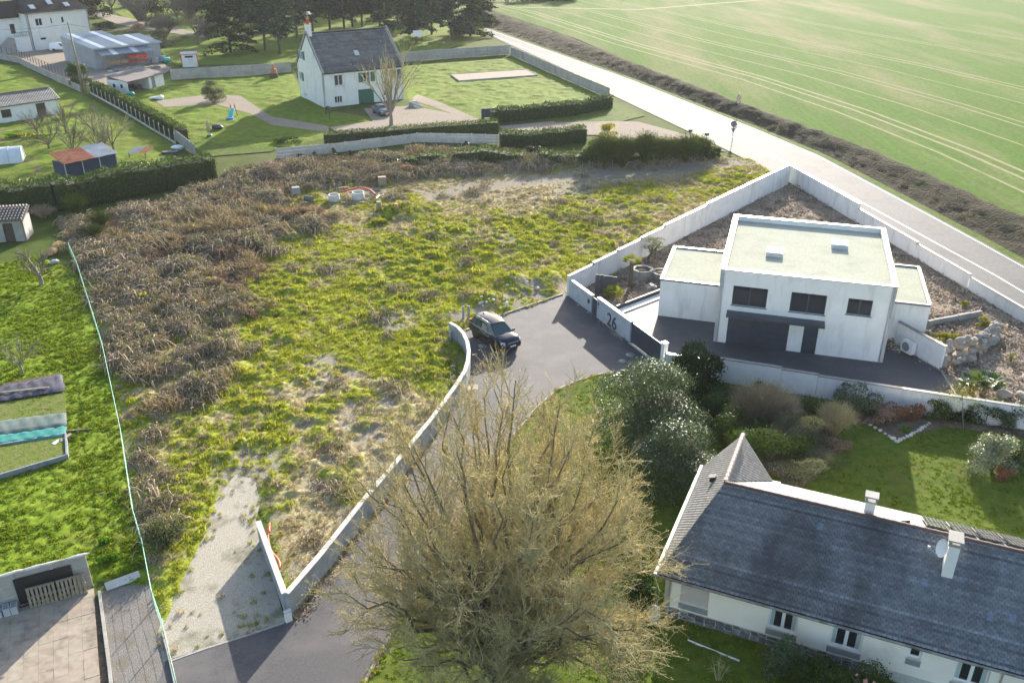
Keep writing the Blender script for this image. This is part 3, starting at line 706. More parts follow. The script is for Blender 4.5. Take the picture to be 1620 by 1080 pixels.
M['flower_y'] = leafmat('yellow_flower', (.60, .42, .02), (.80, .62, .05), .3)
M['flower_p'] = leafmat('pink_flower', (.50, .22, .22), (.75, .42, .40), .3)
M['core'] = surf('hedge_inside', [(.03, .042, .016), (.055, .065, .028)], 4, .95)
SHRUBSEED = [100]
def shrub(name, label, q, dims, n, leaf, size=.07, cat='shrub', lobes=9, shell=.75, group=None, twigs=0, flowers=None, aspect=.5, lr=.42, z=0.0, twigmat='twig_grey'):
    SHRUBSEED[0] += 1; rng = np.random.default_rng(SHRUBSEED[0])
    t = thing(name, label, cat, P(*q, z) if len(q) == 2 else q, 0, group)
    p, d = lobed_points(n, dims, rng, lobes, lr, shell)
    V, F = leaf_quads(p, size * rng.uniform(.6, 1.3, n), d, rng, aspect)
    np_mesh('foliage', V, F, M[leaf], t, tint=np.repeat(rng.random(n), 4))
    stems(4 + lobes // 2, dims, rng, .02 + .012 * dims[2] / 2).build('stem', M['bark'], t)
    if twigs:
        b, dd = lobed_points(twigs, dims, rng, lobes, lr * 1.12, .8); a = b * .72; a[:, 2] = b[:, 2] * .7
        V, F = seg_tubes(a, b, np.full(twigs, .012), np.full(twigs, .004))
        np_mesh('twigs', V, F, M[twigmat], t, tint=np.repeat(rng.random(twigs), 6))
    if flowers:
        m_, k, fs = flowers; b, dd = lobed_points(k, [x * 1.05 for x in dims], rng, lobes, lr * 1.05, .95)
        V, F = leaf_quads(b, fs * rng.uniform(.7, 1.3, k), dd, rng, .9)
        np_mesh('flowers', V, F, M[m_], t, tint=np.repeat(rng.random(k), 4))['kind'] = 'stuff'
    return t
def bare_shrub(name, label, q, dims, n, mat='twig_grey', cat='shrub', group=None, r=.012, spread=.7, buds=None):
    """a many-stemmed leafless bush"""
    SHRUBSEED[0] += 1; rng = np.random.default_rng(SHRUBSEED[0]); dx, dy, h = dims
    t = thing(name, label, cat, P(*q), 0, group)
    a0 = rng.random(n) * 6.283; e = np.sqrt(rng.random(n)) * spread; base = np.stack([np.cos(a0) * .12 * dx, np.sin(a0) * .12 * dy, np.zeros(n)], 1) * rng.random((n, 1))
    m1 = np.stack([np.cos(a0) * e * dx * .55, np.sin(a0) * e * dy * .55, h * rng.uniform(.35, .55, n)], 1)
    m2 = np.stack([np.cos(a0 + rng.normal(0, .25, n)) * e * dx, np.sin(a0 + rng.normal(0, .25, n)) * e * dy, h * (1 - .35 * e ** 2) * rng.uniform(.7, 1.05, n)], 1)
    A = [base, m1]; B = [m1, m2]; R0 = [np.full(n, r * 1.3), np.full(n, r)]; R1 = [np.full(n, r), np.full(n, r * .4)]
    for rep in range(5):
        f = rng.uniform(.2, .95, n)[:, None]; s0 = m1 + (m2 - m1) * f; ln = rng.uniform(.12, .32, n)[:, None] * h
        dr = unit(unit(m2 - m1) + rng.normal(0, .55, (n, 3))); A.append(s0); B.append(s0 + dr * ln); R0.append(np.full(n, r * .5)); R1.append(np.full(n, r * .25))
    V, F = seg_tubes(np.concatenate(A), np.concatenate(B), np.concatenate(R0), np.concatenate(R1))
    np_mesh('branches', V, F, M[mat], t, tint=np.repeat(rng.random(len(V) // 6), 6))
    if buds:
        E_ = np.concatenate(B[2:]); k = rng.integers(0, len(E_), buds[1]); c = E_[k] + rng.normal(0, .05, (buds[1], 3))
        V, F = leaf_quads(c, buds[2] * rng.uniform(.6, 1.3, buds[1]), unit(rng.normal(size=c.shape)), rng); np_mesh('leaves', V, F, M[buds[0]], t, tint=np.repeat(rng.random(buds[1]), 4))
    return t
def hedge(name, label, line, width, height, dens, leaf, size, group=None, cat='hedge', bump=.25, top_bias=1.0):
    SHRUBSEED[0] += 1; rng = np.random.default_rng(SHRUBSEED[0])
    line = resample(line, 1.0); o = Vector((*line[0], 0)); t = thing(name, label, cat, o, 0, group)
    Vs = []; Ns = []; core = MB()
    for i in range(len(line) - 1):
        a = Vector(line[i]); b = Vector(line[i + 1]); d = (b - a); L = d.length; d.normalize(); nrm = Vector((-d.y, d.x))
        w = width * (1 + bump * (float(fbm(np.array(a.x / 2.0), np.array(a.y / 2.0))) - .5)); h = height * (1 + bump * (float(fbm(np.array(a.x / 1.7 + 50), np.array(a.y / 1.7))) - .5))
        k = int(1.9 * dens * L * (2 * h + w)); u = rng.random(k); side = rng.random(k) * (2 * h + w)
        isl = side < h; isr = side > h + w
        x = np.where(isl, -w / 2, np.where(isr, w / 2, side - h - w / 2)); z = np.where(isl, side, np.where(isr, 2 * h + w - side, h))
        nx = np.where(isl, -1., np.where(isr, 1., 0)); nz = np.where(isl | isr, .25, 1.)
        x = x * (1 + .10 * rng.normal(size=k)) - nx * np.abs(rng.normal(0, .08, k)); z = z + rng.normal(0, .09, k) * h ** .5
        x = x * (1 - .18 * smooth01(z / h, .7, 1.05))
        Vs.append(np.stack([a.x + d.x * L * u + nrm.x * x - o.x, a.y + d.y * L * u + nrm.y * x - o.y, np.maximum(z, .02)], 1))
        Ns.append(np.stack([nrm.x * nx, nrm.y * nx, nz], 1))
        c = (a + b) / 2; core.box((c.x - o.x, c.y - o.y, h * .42), (L * 1.04, w * .72, h * .84), math.atan2(d.y, d.x))
    C = np.concatenate(Vs); Nn = np.concatenate(Ns)
    V, F = leaf_quads(C, size * rng.uniform(.6, 1.3, len(C)), Nn, rng, .55, .7)
    np_mesh('foliage', V, F, M[leaf], t, tint=np.repeat(rng.random(len(C)) * .8 + .2 * smooth01(C[:, 2], 0, height), 4))
    core.build('dark_core', M['core'], t); return t  # solid dark core added inside the leaves to block the view through
def grow(rng, p, d, L, r, lev, out, tips, nlev, kids, ang, up, wob, shrink):
    """one branch and, from its sides and tip, its children"""
    ns = 3 if lev < nlev else 2; pts = [p]; q = p
    for i in range(ns):
        d = d + rng.normal(0, wob, 3); d[2] += up; d /= np.linalg.norm(d); q = q + d * (L / ns); pts.append(q)
    for i in range(ns):
        r0 = r * (1 - .45 * i / ns); r1 = r * (1 - .45 * (i + 1) / ns); out.append((pts[i], pts[i + 1], r0, r1, lev))
    if lev >= nlev: tips.append(q); return
    nk = kids[lev]
    for k in range(nk):
        f = (.35 + .65 * (k + rng.random() * .6) / nk) if nk > 1 else 1.0; f = min(f, 1.0); i = min(int(f * ns), ns - 1); s = pts[i] + (pts[i + 1] - pts[i]) * (f * ns - i)
        ax = np.cross(d, rng.normal(size=3)); ax /= np.linalg.norm(ax) + 1e-9; a = ang[lev] * rng.uniform(.5, 1.2) * (.35 if k == nk - 1 else 1)
        nd = d * math.cos(a) + ax * math.sin(a)
        grow(rng, s, nd / np.linalg.norm(nd), L * shrink * rng.uniform(.75, 1.15), r * .56 * (1.2 if k == nk - 1 else 1), lev + 1, out, tips, nlev, kids, ang, up, wob, shrink)
def tree_parts(t, out, tips, rng, bark, twig, buds=None, thick=2):
    big = [s for s in out if s[4] < thick]; small = [s for s in out if s[4] >= thick]
    if big:
        A = np.array([s[0] for s in big]); B = np.array([s[1] for s in big]); ext = unit(B - A) * np.array([s[3] for s in big])[:, None] * .4
        V, F = seg_tubes(A - ext, B + ext, [s[2] for s in big], [s[3] for s in big], 8); np_mesh('trunk', V, F, M[bark], t, smooth=True)
    if small:
        V, F = seg_tubes([s[0] for s in small], [s[1] for s in small], [max(s[2], .006) for s in small], [max(s[3], .004) for s in small], 3)
        np_mesh('crown', V, F, M[twig], t, tint=np.repeat(np.clip(rng.random(len(small)) * .7 + .04 * np.array([s[4] for s in small]), 0, 1), 6))
    if buds:
        m_, n, sz, sp = buds; T = np.array(tips); S = np.array([s[0] for s in small if s[4] >= small[-1][4]] or [s[0] for s in small])
        k = rng.integers(0, len(T), n); c = T[k] + rng.normal(0, sp, (n, 3))
        V, F = leaf_quads(c, sz * rng.uniform(.5, 1.3, n), unit(rng.normal(size=(n, 3))), rng, .5); np_mesh('buds', V, F, M[m_], t, tint=np.repeat(rng.random(n), 4))
def bare_tree(name, label, q, trunk, r, limbs, L, nlev=3, kids=(4, 4, 4, 3), ang=(.6, .6, .6, .6), up=.06, wob=.10, shrink=.62, elev=(35, 80), seed=1, bark='bark', twig='twig_grey', buds=None, group=None, cat='tree', lean=(0, 0)):
    rng = np.random.default_rng(seed); t = thing(name, label, cat, P(*q) if len(q) == 2 else q, 0, group); out = []; tips = []
    tp = np.array([lean[0], lean[1], trunk]); mid = tp * .5 + np.array([.05, .02, 0])
    out.append((np.array([0, 0, -.1]), mid, r * 1.35, r * 1.02, 0)); out.append((mid, tp, r * 1.02, r * .9, 0))
    for i in range(limbs):
        az = 6.283 * (i + rng.random() * .7) / limbs; el = rad(rng.uniform(*elev)); d = np.array([math.cos(az) * math.cos(el), math.sin(az) * math.cos(el), math.sin(el)])
        st = mid + (tp - mid) * rng.uniform(.5, 1.0)
        grow(rng, st, d, L * rng.uniform(.8, 1.15), r * rng.uniform(.38, .55), 1, out, tips, nlev, kids, ang, up, wob, shrink)
    tree_parts(t, out, tips, rng, bark, twig, buds); return t
def conifer(name, label, q, h, R, n, leaf='pine', size=.22, bare=.25, seed=1, group=None, trunk_r=.22, droop=.25, z0=None):
    rng = np.random.default_rng(seed); t = thing(name, label, 'tree', P(*q), 0, group)
    MB().tube([(0, 0, -.2), (.06, .03, h * .45), (.02, -.04, h * .97)], [trunk_r * 1.3, trunk_r * .85, .04], 8).build('trunk', M['bark'], t)
    nb = int(10 + h * 3.2); C = []; Nn = []; A = []; B = []
    for i in range(nb):
        f = bare + (1 - bare) * (i + rng.random()) / nb; z = h * f; l = R * (1 - (f - bare) / (1 - bare)) ** .75 * rng.uniform(.55, 1.1) + .3; az = rng.random() * 6.283
        d = np.array([math.cos(az), math.sin(az), 0]); k = max(6, int(n / nb * (l / R + .25)))
        u = rng.random(k) ** .7; s = rng.normal(0, .28, k) * l * (1 - u * .6)
        pz = z + l * u * .12 - droop * l * u * u + rng.normal(0, .14, k)
        C.append(np.stack([d[0] * l * u - d[1] * s, d[1] * l * u + d[0] * s, pz], 1)); A.append([0, 0, z]); B.append([d[0] * l, d[1] * l, z + l * .12 - droop * l])
    C = np.concatenate(C); V, F = leaf_quads(C, size * rng.uniform(.6, 1.4, len(C)), np.tile([[0, 0, 1.]], (len(C), 1)), rng, .45, .5)
    np_mesh('crown', V, F, M[leaf], t, tint=np.repeat(rng.random(len(C)), 4))
    V, F = seg_tubes(A, B, np.full(nb, .06), np.full(nb, .015), 4); np_mesh('branches', V, F, M['bark'], t); return t
def fan_palm(name, label, q, h, R, n, tilt=0.0, seed=1, leaf='bright', group=None, z=0.0, fronds_up=.5):
    rng = np.random.default_rng(seed); t = thing(name, label, 'palm', P(*q, z), 0, group); top = Vector((tilt * h, tilt * .4 * h, h))
    mb = MB(); k = 7; mb.tube([top * (i / k) for i in range(k + 1)], [.16 + .04 * (i % 2) for i in range(k + 1)], 8); mb.build('trunk', M['palm_fibre'], t)
    for i in range(n):
        az = 6.283 * i / n + rng.normal(0, .2); el = rng.uniform(-.3, 1.15) * fronds_up + .25; d = Vector((math.cos(az) * math.cos(el), math.sin(az) * math.cos(el), math.sin(el)))
        e = top + d * R * .5; f = MB(); f.col = rng.random(); sd = Vector((-math.sin(az), math.cos(az), 0)); un = d.cross(sd)
        f.add([top - sd * .015, top + sd * .015, e + sd * .012, e - sd * .012], [(0, 1, 2, 3)])
        for j in range(13):
            a = (j - 6) / 6 * 1.75; dd = d * math.cos(a) + sd * math.sin(a); l = R * .55 * (1 - .12 * abs(a)); w = sd * math.cos(a) - d * math.sin(a); tip = e + dd * l - Vector((0, 0, .12 * l)) + un * .02
            f.add([e, e + dd * l * .5 + w * .045 * R + un * .01, tip, e + dd * l * .5 - w * .045 * R - un * .01], [(0, 1, 2, 3)])
        f.build('frond', M[leaf], t)
    return t
M['palm_fibre'] = surf('palm_fibre', [(.09, .06, .035), (.22, .16, .10)], 8, .95, .6, 30, obj=True)
M['frond_y'] = leafmat('yellowing_frond', (.14, .20, .03), (.42, .42, .06), .4)
M['frond'] = leafmat('palm_frond', (.05, .10, .02), (.14, .20, .05), .35, .3)

def great_tree(name, label, q, seed=4):
    """a broad leafless crown: limbs sweep up from a short trunk to points spread over the crown's outline, each with branches, twigs and buds"""
    rng = np.random.default_rng(seed); t = thing(name, label, 'tree', P(*q)); out = []; NL = 80
    def path(a, b, lift, n, wob):
        u = np.linspace(0, 1, n + 1)[:, None]; m = a + (b - a) * .45 + np.array([0, 0, lift]); p = (1 - u) ** 2 * a + 2 * u * (1 - u) * m + u * u * b
        p[1:-1] += rng.normal(0, wob, (n - 1, 3)); return p
    out.append((np.array([0, 0, -.1]), np.array([.05, 0, 1.0]), .52, .42, 0)); out.append((np.array([.05, 0, 1.0]), np.array([.0, .05, 2.4]), .42, .34, 0)); tips = []
    def strand(p, r0, r1, lev):
        n = len(p) - 1
        for i in range(n): out.append((p[i], p[i + 1], r0 + (r1 - r0) * i / n, r0 + (r1 - r0) * (i + 1) / n, lev))
    for i in range(NL):
        z = -.52 + 1.50 * (i + .5) / NL; az = i * 2.39996 + rng.normal(0, .15); rr = math.sqrt(max(0, 1 - z * z)); k = rng.uniform(.80, 1.02)
        E = np.array([(5.75 if math.cos(az) > 0 else 5.8) * rr * math.cos(az) * k - .1, 6.2 * rr * math.sin(az) * k + .4, 7.1 + 7.2 * z * k]); S = np.array([0, 0, rng.uniform(1.0, 2.5)]) + rng.normal(0, .12, 3)
        L = np.linalg.norm(E - S); p = path(S, E, .5 + .14 * L * rr, 9, .17); strand(p, .07 + .011 * L * .5, .018, 1)
        nj = 10 if math.cos(az) < -.15 else 14
        for j in range(nj):
            f = .26 + .74 * (j + rng.random()) / nj; x = f * 9; a_ = min(int(x), 8); s0 = p[a_] + (p[a_ + 1] - p[a_]) * (x - a_); d = p[a_ + 1] - p[a_]; d /= np.linalg.norm(d)
            dv = d * .85 + unit(rng.normal(size=(1, 3)))[0] * .62 + np.array([0, 0, .22]); dv /= np.linalg.norm(dv); l = rng.uniform(1.3, 2.5) * (1.1 - .45 * f)
            b = path(s0, s0 + dv * l, .08, 4, .05); strand(b, .026, .011, 2)
            for m_ in range(11):
                g = .15 + .85 * (m_ + rng.random()) / 11; x = min(g, .999) * 4; c_ = int(x); s1 = b[c_] + (b[c_ + 1] - b[c_]) * (x - c_); d1 = b[c_ + 1] - b[c_]; d1 /= np.linalg.norm(d1)
                w = d1 * .8 + unit(rng.normal(size=(1, 3)))[0] * .6 + np.array([0, 0, .15]); w /= np.linalg.norm(w); l1 = rng.uniform(.4, .95); e1 = s1 + w * l1; mid = (s1 + e1) / 2 + rng.normal(0, .03, 3)
                out.append((s1, mid, .011, .009, 3)); out.append((mid, e1, .009, .006, 3)); tips.append(e1); tips.append(mid)
                for o_ in range(5):
                    h_ = rng.random(); s2 = s1 + (e1 - s1) * h_; w2 = w * .7 + rng.normal(0, .45, 3); e2 = s2 + w2 * rng.uniform(.18, .42); out.append((s2, e2, .008, .005, 4)); tips.append(e2)
    tree_parts(t, out, tips, rng, 'bark', 'twig', ('bud', 150000, .022, .06), 2); return t
# ------------------------------------------------------------------ walls and buildings
CAMP = Vector((0, 0, CAMH))
def on_wall(x, y, o, d):
    """where the sight line through a pixel meets the upright plane through o along d: (metres along, height)"""
    q = P(x, y) - CAMP; ox, oy = o[0], o[1]; dx, dy = d
    det = q.x * -dy + q.y * dx                 # q*t = o + d*s
    t = (ox * -dy + oy * dx) / det
    hx, hy = q.x * t, q.y * t
    return ((hx - ox) * dx + (hy - oy) * dy, CAMH + q.z * t)
def walled(mb, o, d, L, H, T=.25, holes=(), z0=0.0, mi=0):
    """an upright wall from o along d (its outer face to the right hand), with real openings"""
    d = Vector((d[0], d[1])).normalized(); n = Vector((d.y, -d.x))
    xs = sorted({0, L} | {max(0, min(L, h[0])) for h in holes} | {max(0, min(L, h[1])) for h in holes}); zs = sorted({z0, H} | {max(z0, min(H, h[2])) for h in holes} | {max(z0, min(H, h[3])) for h in holes})
    pt = lambda x, z, k: Vector((o[0] + d.x * x - n.x * T * k, o[1] + d.y * x - n.y * T * k, z))
    sol = lambda i, j: 0 <= i < len(xs) - 1 and 0 <= j < len(zs) - 1 and not any(h[0] < (xs[i] + xs[i + 1]) / 2 < h[1] and h[2] < (zs[j] + zs[j + 1]) / 2 < h[3] for h in holes)
    for i in range(len(xs) - 1):
        for j in range(len(zs) - 1):
            if not sol(i, j): continue
            a, b, c, e = xs[i], xs[i + 1], zs[j], zs[j + 1]
            mb.quad(pt(a, c, 0), pt(b, c, 0), pt(b, e, 0), pt(a, e, 0), mi); mb.quad(pt(b, c, 1), pt(a, c, 1), pt(a, e, 1), pt(b, e, 1), mi)
            if not sol(i - 1, j): mb.quad(pt(a, c, 1), pt(a, c, 0), pt(a, e, 0), pt(a, e, 1), mi)
            if not sol(i + 1, j): mb.quad(pt(b, c, 0), pt(b, c, 1), pt(b, e, 1), pt(b, e, 0), mi)
            if not sol(i, j - 1): mb.quad(pt(a, c, 1), pt(b, c, 1), pt(b, c, 0), pt(a, c, 0), mi)
            if not sol(i, j + 1): mb.quad(pt(a, e, 0), pt(b, e, 0), pt(b, e, 1), pt(a, e, 1), mi)
class Fr:
    """a frame on a wall: x along, y inwards, z up -> local point"""
    def __init__(s, o, d): s.o = o; s.d = Vector((d[0], d[1])).normalized(); s.a = math.atan2(s.d.y, s.d.x); s.n = Vector((-s.d.y, s.d.x))
    def p(s, x, y, z): return Vector((s.o[0] + s.d.x * x + s.n.x * y, s.o[1] + s.d.y * x + s.n.y * y, z))
    def box(s, mb, x0, x1, y0, y1, z0, z1, mi=0): return mb.box(s.p((x0 + x1) / 2, (y0 + y1) / 2, (z0 + z1) / 2), (x1 - x0, y1 - y0, z1 - z0), s.a, mi)
def window(parent, fr, x0, x1, z0, z1, leaves=2, fm='white', rec=.10, bar=.055, sill=None, gm='glass', curtain=False, cross=0):
    f = MB()
    for a, b in ((x0, x0 + bar), (x1 - bar, x1)): fr.box(f, a, b, rec, rec + .06, z0, z1)
    for a, b in ((z0, z0 + bar), (z1 - bar, z1)): fr.box(f, x0 + bar, x1 - bar, rec + .001, rec + .059, a, b)
    for k in range(1, leaves): xc = x0 + (x1 - x0) * k / leaves; fr.box(f, xc - bar * .8, xc + bar * .8, rec + .002, rec + .058, z0 + bar, z1 - bar)
    for k in range(1, cross + 1): zc = z0 + (z1 - z0) * k / (cross + 1); fr.box(f, x0 + bar, x1 - bar, rec + .02, rec + .04, zc - .015, zc + .015)
    w = f.build('window', M[fm], parent)
    for k in range(leaves):
        xa = x0 + (x1 - x0) * k / leaves + bar; xb = x0 + (x1 - x0) * (k + 1) / leaves - bar
        g = MB(); fr.box(g, xa - .01, xb + .01, rec + .025, rec + .045, z0 + bar - .01, z1 - bar + .01); g.build('pane', M[gm], w)
        if curtain:
            g = MB()
            xs = (xa + .02, xa + (xb - xa) * .32) if k == 0 else (xb - (xb - xa) * .32, xb - .02)
            for i in range(4): x = xs[0] + (xs[1] - xs[0]) * (i + .5) / 4; fr.box(g, x - .03, x + .03, rec + .010 - .004 * (i % 2), rec + .022, z0 + bar, z1 - bar)
            g.build('curtain', M['curtain'], w)
    if sill: s_ = MB(); fr.box(s_, x0 - .08, x1 + .08, -.06, rec, z0 - .06, z0 - .002); s_.build('sill', M[sill], w)
    return w
M['curtain'] = plain('grey_curtain', (.38, .45, .45), .9)
def slates(parent, o, ex, ey, L, Hs, w, h, mat, span=None, seed=3, name='slates', th=.014, rows=.13):
    """rows of overlapping slates on a slope: o corner, ex along the eave, ey up the slope; span(y) gives the two ends of a row"""
    rng = np.random.default_rng(seed); o = np.array(o); ex = np.array(ex); ey = np.array(ey); n = np.cross(ex, ey); nr = int(Hs / h); A = []; R = []
    for j in range(nr):
        nc = int(L / w) + 2; x = (np.arange(nc) - .5 * (j % 2)) * w; A.append(np.stack([x, x + w, np.full(nc, j * h)], 1)); R.append(np.full(nc, 1 + rows * rng.normal()))
    A = np.concatenate(A); R = np.concatenate(R)
    lo0, hi0 = span(A[:, 2]) if span else (0 * A[:, 0], 0 * A[:, 0] + L); lo1, hi1 = span(A[:, 2] + h * 1.12) if span else (lo0, hi0)
    k = (A[:, 1] > lo0 + .02) & (A[:, 0] < hi0 - .02) & (A[:, 1] > lo1 - w) & (A[:, 0] < hi1 + w); A = A[k]; R = R[k]; lo0, hi0, lo1, hi1 = lo0[k], hi0[k], lo1[k], hi1[k]
    m = len(A); V = np.zeros((m, 8, 3)); g = .006; lift = th * rng.uniform(.85, 1.25, m); j1 = rng.normal(0, .004, m)
    for i, (xx, yy, top, l_, h_) in enumerate(((A[:, 0] + g, 0, 0, lo0, hi0), (A[:, 1] - g, 0, 0, lo0, hi0), (A[:, 1] - g, h * 1.12, 1, lo1, hi1), (A[:, 0] + g, h * 1.12, 1, lo1, hi1))):
        xx = np.minimum(np.maximum(xx, l_), h_); base = o + np.outer(xx, ex) + np.outer(A[:, 2] + yy + j1, ey)
        V[:, i] = base + np.outer(lift * (.7 if top else 1.9), n); V[:, i + 4] = base
    b0 = (np.arange(m) * 8)[:, None]
    F = np.concatenate([b0 + np.array([[0, 1, 2, 3]]), b0 + np.array([[4, 5, 1, 0]]), b0 + np.array([[5, 6, 2, 1]]), b0 + np.array([[7, 4, 0, 3]])])
    ob = np_mesh(name, V.reshape(-1, 3), F, mat, parent, tint=np.repeat(R * rng.uniform(.84, 1.14, m), 8)); ob['kind'] = 'stuff'; return ob
def ribbed(mb, o, ex, ey, L, H, pitch=.25, rise=.04, mi=0):
    o = Vector(o); ex = Vector(ex); ey = Vector(ey); n = ex.cross(ey).normalized(); k = max(2, int(L / pitch)); prof = []
    for i in range(k):
        for f, z in ((0, 0), (.55, 0), (.65, 1), (.9, 1)): prof.append(((i + f) / k * L, z * rise))
    prof.append((L, 0)); V = [o + ex * x + n * z for x, z in prof] + [o + ex * x + n * z + ey * H for x, z in prof]; q = len(prof)
    mb.add(V, [(i, i + 1, q + i + 1, q + i) for i in range(q - 1)], mi)
    lo = [v - n * .012 for v in V]; mb.add(lo, [(i, q + i, q + i + 1, i + 1) for i in range(q - 1)], mi)
def ridge_tiles(parent, a, b, mat, step=.38, r=.13, th=.0):
    a = Vector(a); b = Vector(b); d = b - a; n = max(1, int(d.length / step)); st = d.length / n; u = d.normalized()
    side = Vector((-u.y, u.x, 0)).normalized(); up = side.cross(u) * -1; up = u.cross(side) if u.cross(side).z > 0 else -u.cross(side)
    mb = MB()
    for k, (x, rr) in enumerate(((0, r), (st * .8, r * .93), (st * .8, r * 1.12), (st * 1.04, r * 1.12))):
        mb.v += [tuple(u * x + side * rr * math.cos(q) + up * (rr * math.sin(q) * .8 + .0)) for q in np.linspace(-.25, math.pi + .25, 8)]
    for k in range(3):
        for j in range(7): mb.f.append([k * 8 + j, k * 8 + j + 1, k * 8 + 9 + j, k * 8 + 8 + j]); mb.m.append(0); mb.sm.append(False)
    o = mb.build('ridge_tile', mat, parent); o.location = a
    for i in range(1, n):
        c = o.copy(); COL.objects.link(c); c.parent = parent; c.location = a + u * st * i
M['slate_front'] = surf('weathered_slate', [(.145, .158, .185), (.182, .196, .222), (.225, .24, .265)], 5, .7, big=((.092, .096, .11), .45, .68), bigscale=.5, bigstretch=(.8, .35, .35), tint=True, obj=True, spec=.3)
M['slate_side'] = surf('sun_pale_slate', [(.19, .188, .192), (.24, .237, .24)], 2.0, .55, tint=True, obj=True, spec=.4)  # paleness of the sun-grazed side slope put into the slate colour
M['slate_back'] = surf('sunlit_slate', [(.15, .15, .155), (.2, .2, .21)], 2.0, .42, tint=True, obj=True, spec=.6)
M['slate_far'] = surf('blue_grey_slate', [(.085, .085, .095), (.13, .13, .14), (.17, .17, .175)], .9, .6, big=((.10, .085, .075), .5, .8), bigscale=.5, tint=True, obj=True, spec=.4)
M['tile_pink'] = surf('ridge_tile_clay', [(.30, .19, .16), (.46, .34, .30)], 3, .6, obj=True)
M['tile_brown'] = surf('ridge_tile_brown', [(.07, .04, .035), (.13, .075, .065)], 3, .7, obj=True)
M['stone'] = surf('plinth_stone', [(.07, .075, .085), (.15, .155, .165), (.24, .235, .225)], 5, .85, .3, 25, tint=True, obj=True)
M['mortar'] = surf('pale_mortar', [(.42, .41, .39), (.55, .54, .52)], 5, .9, obj=True)

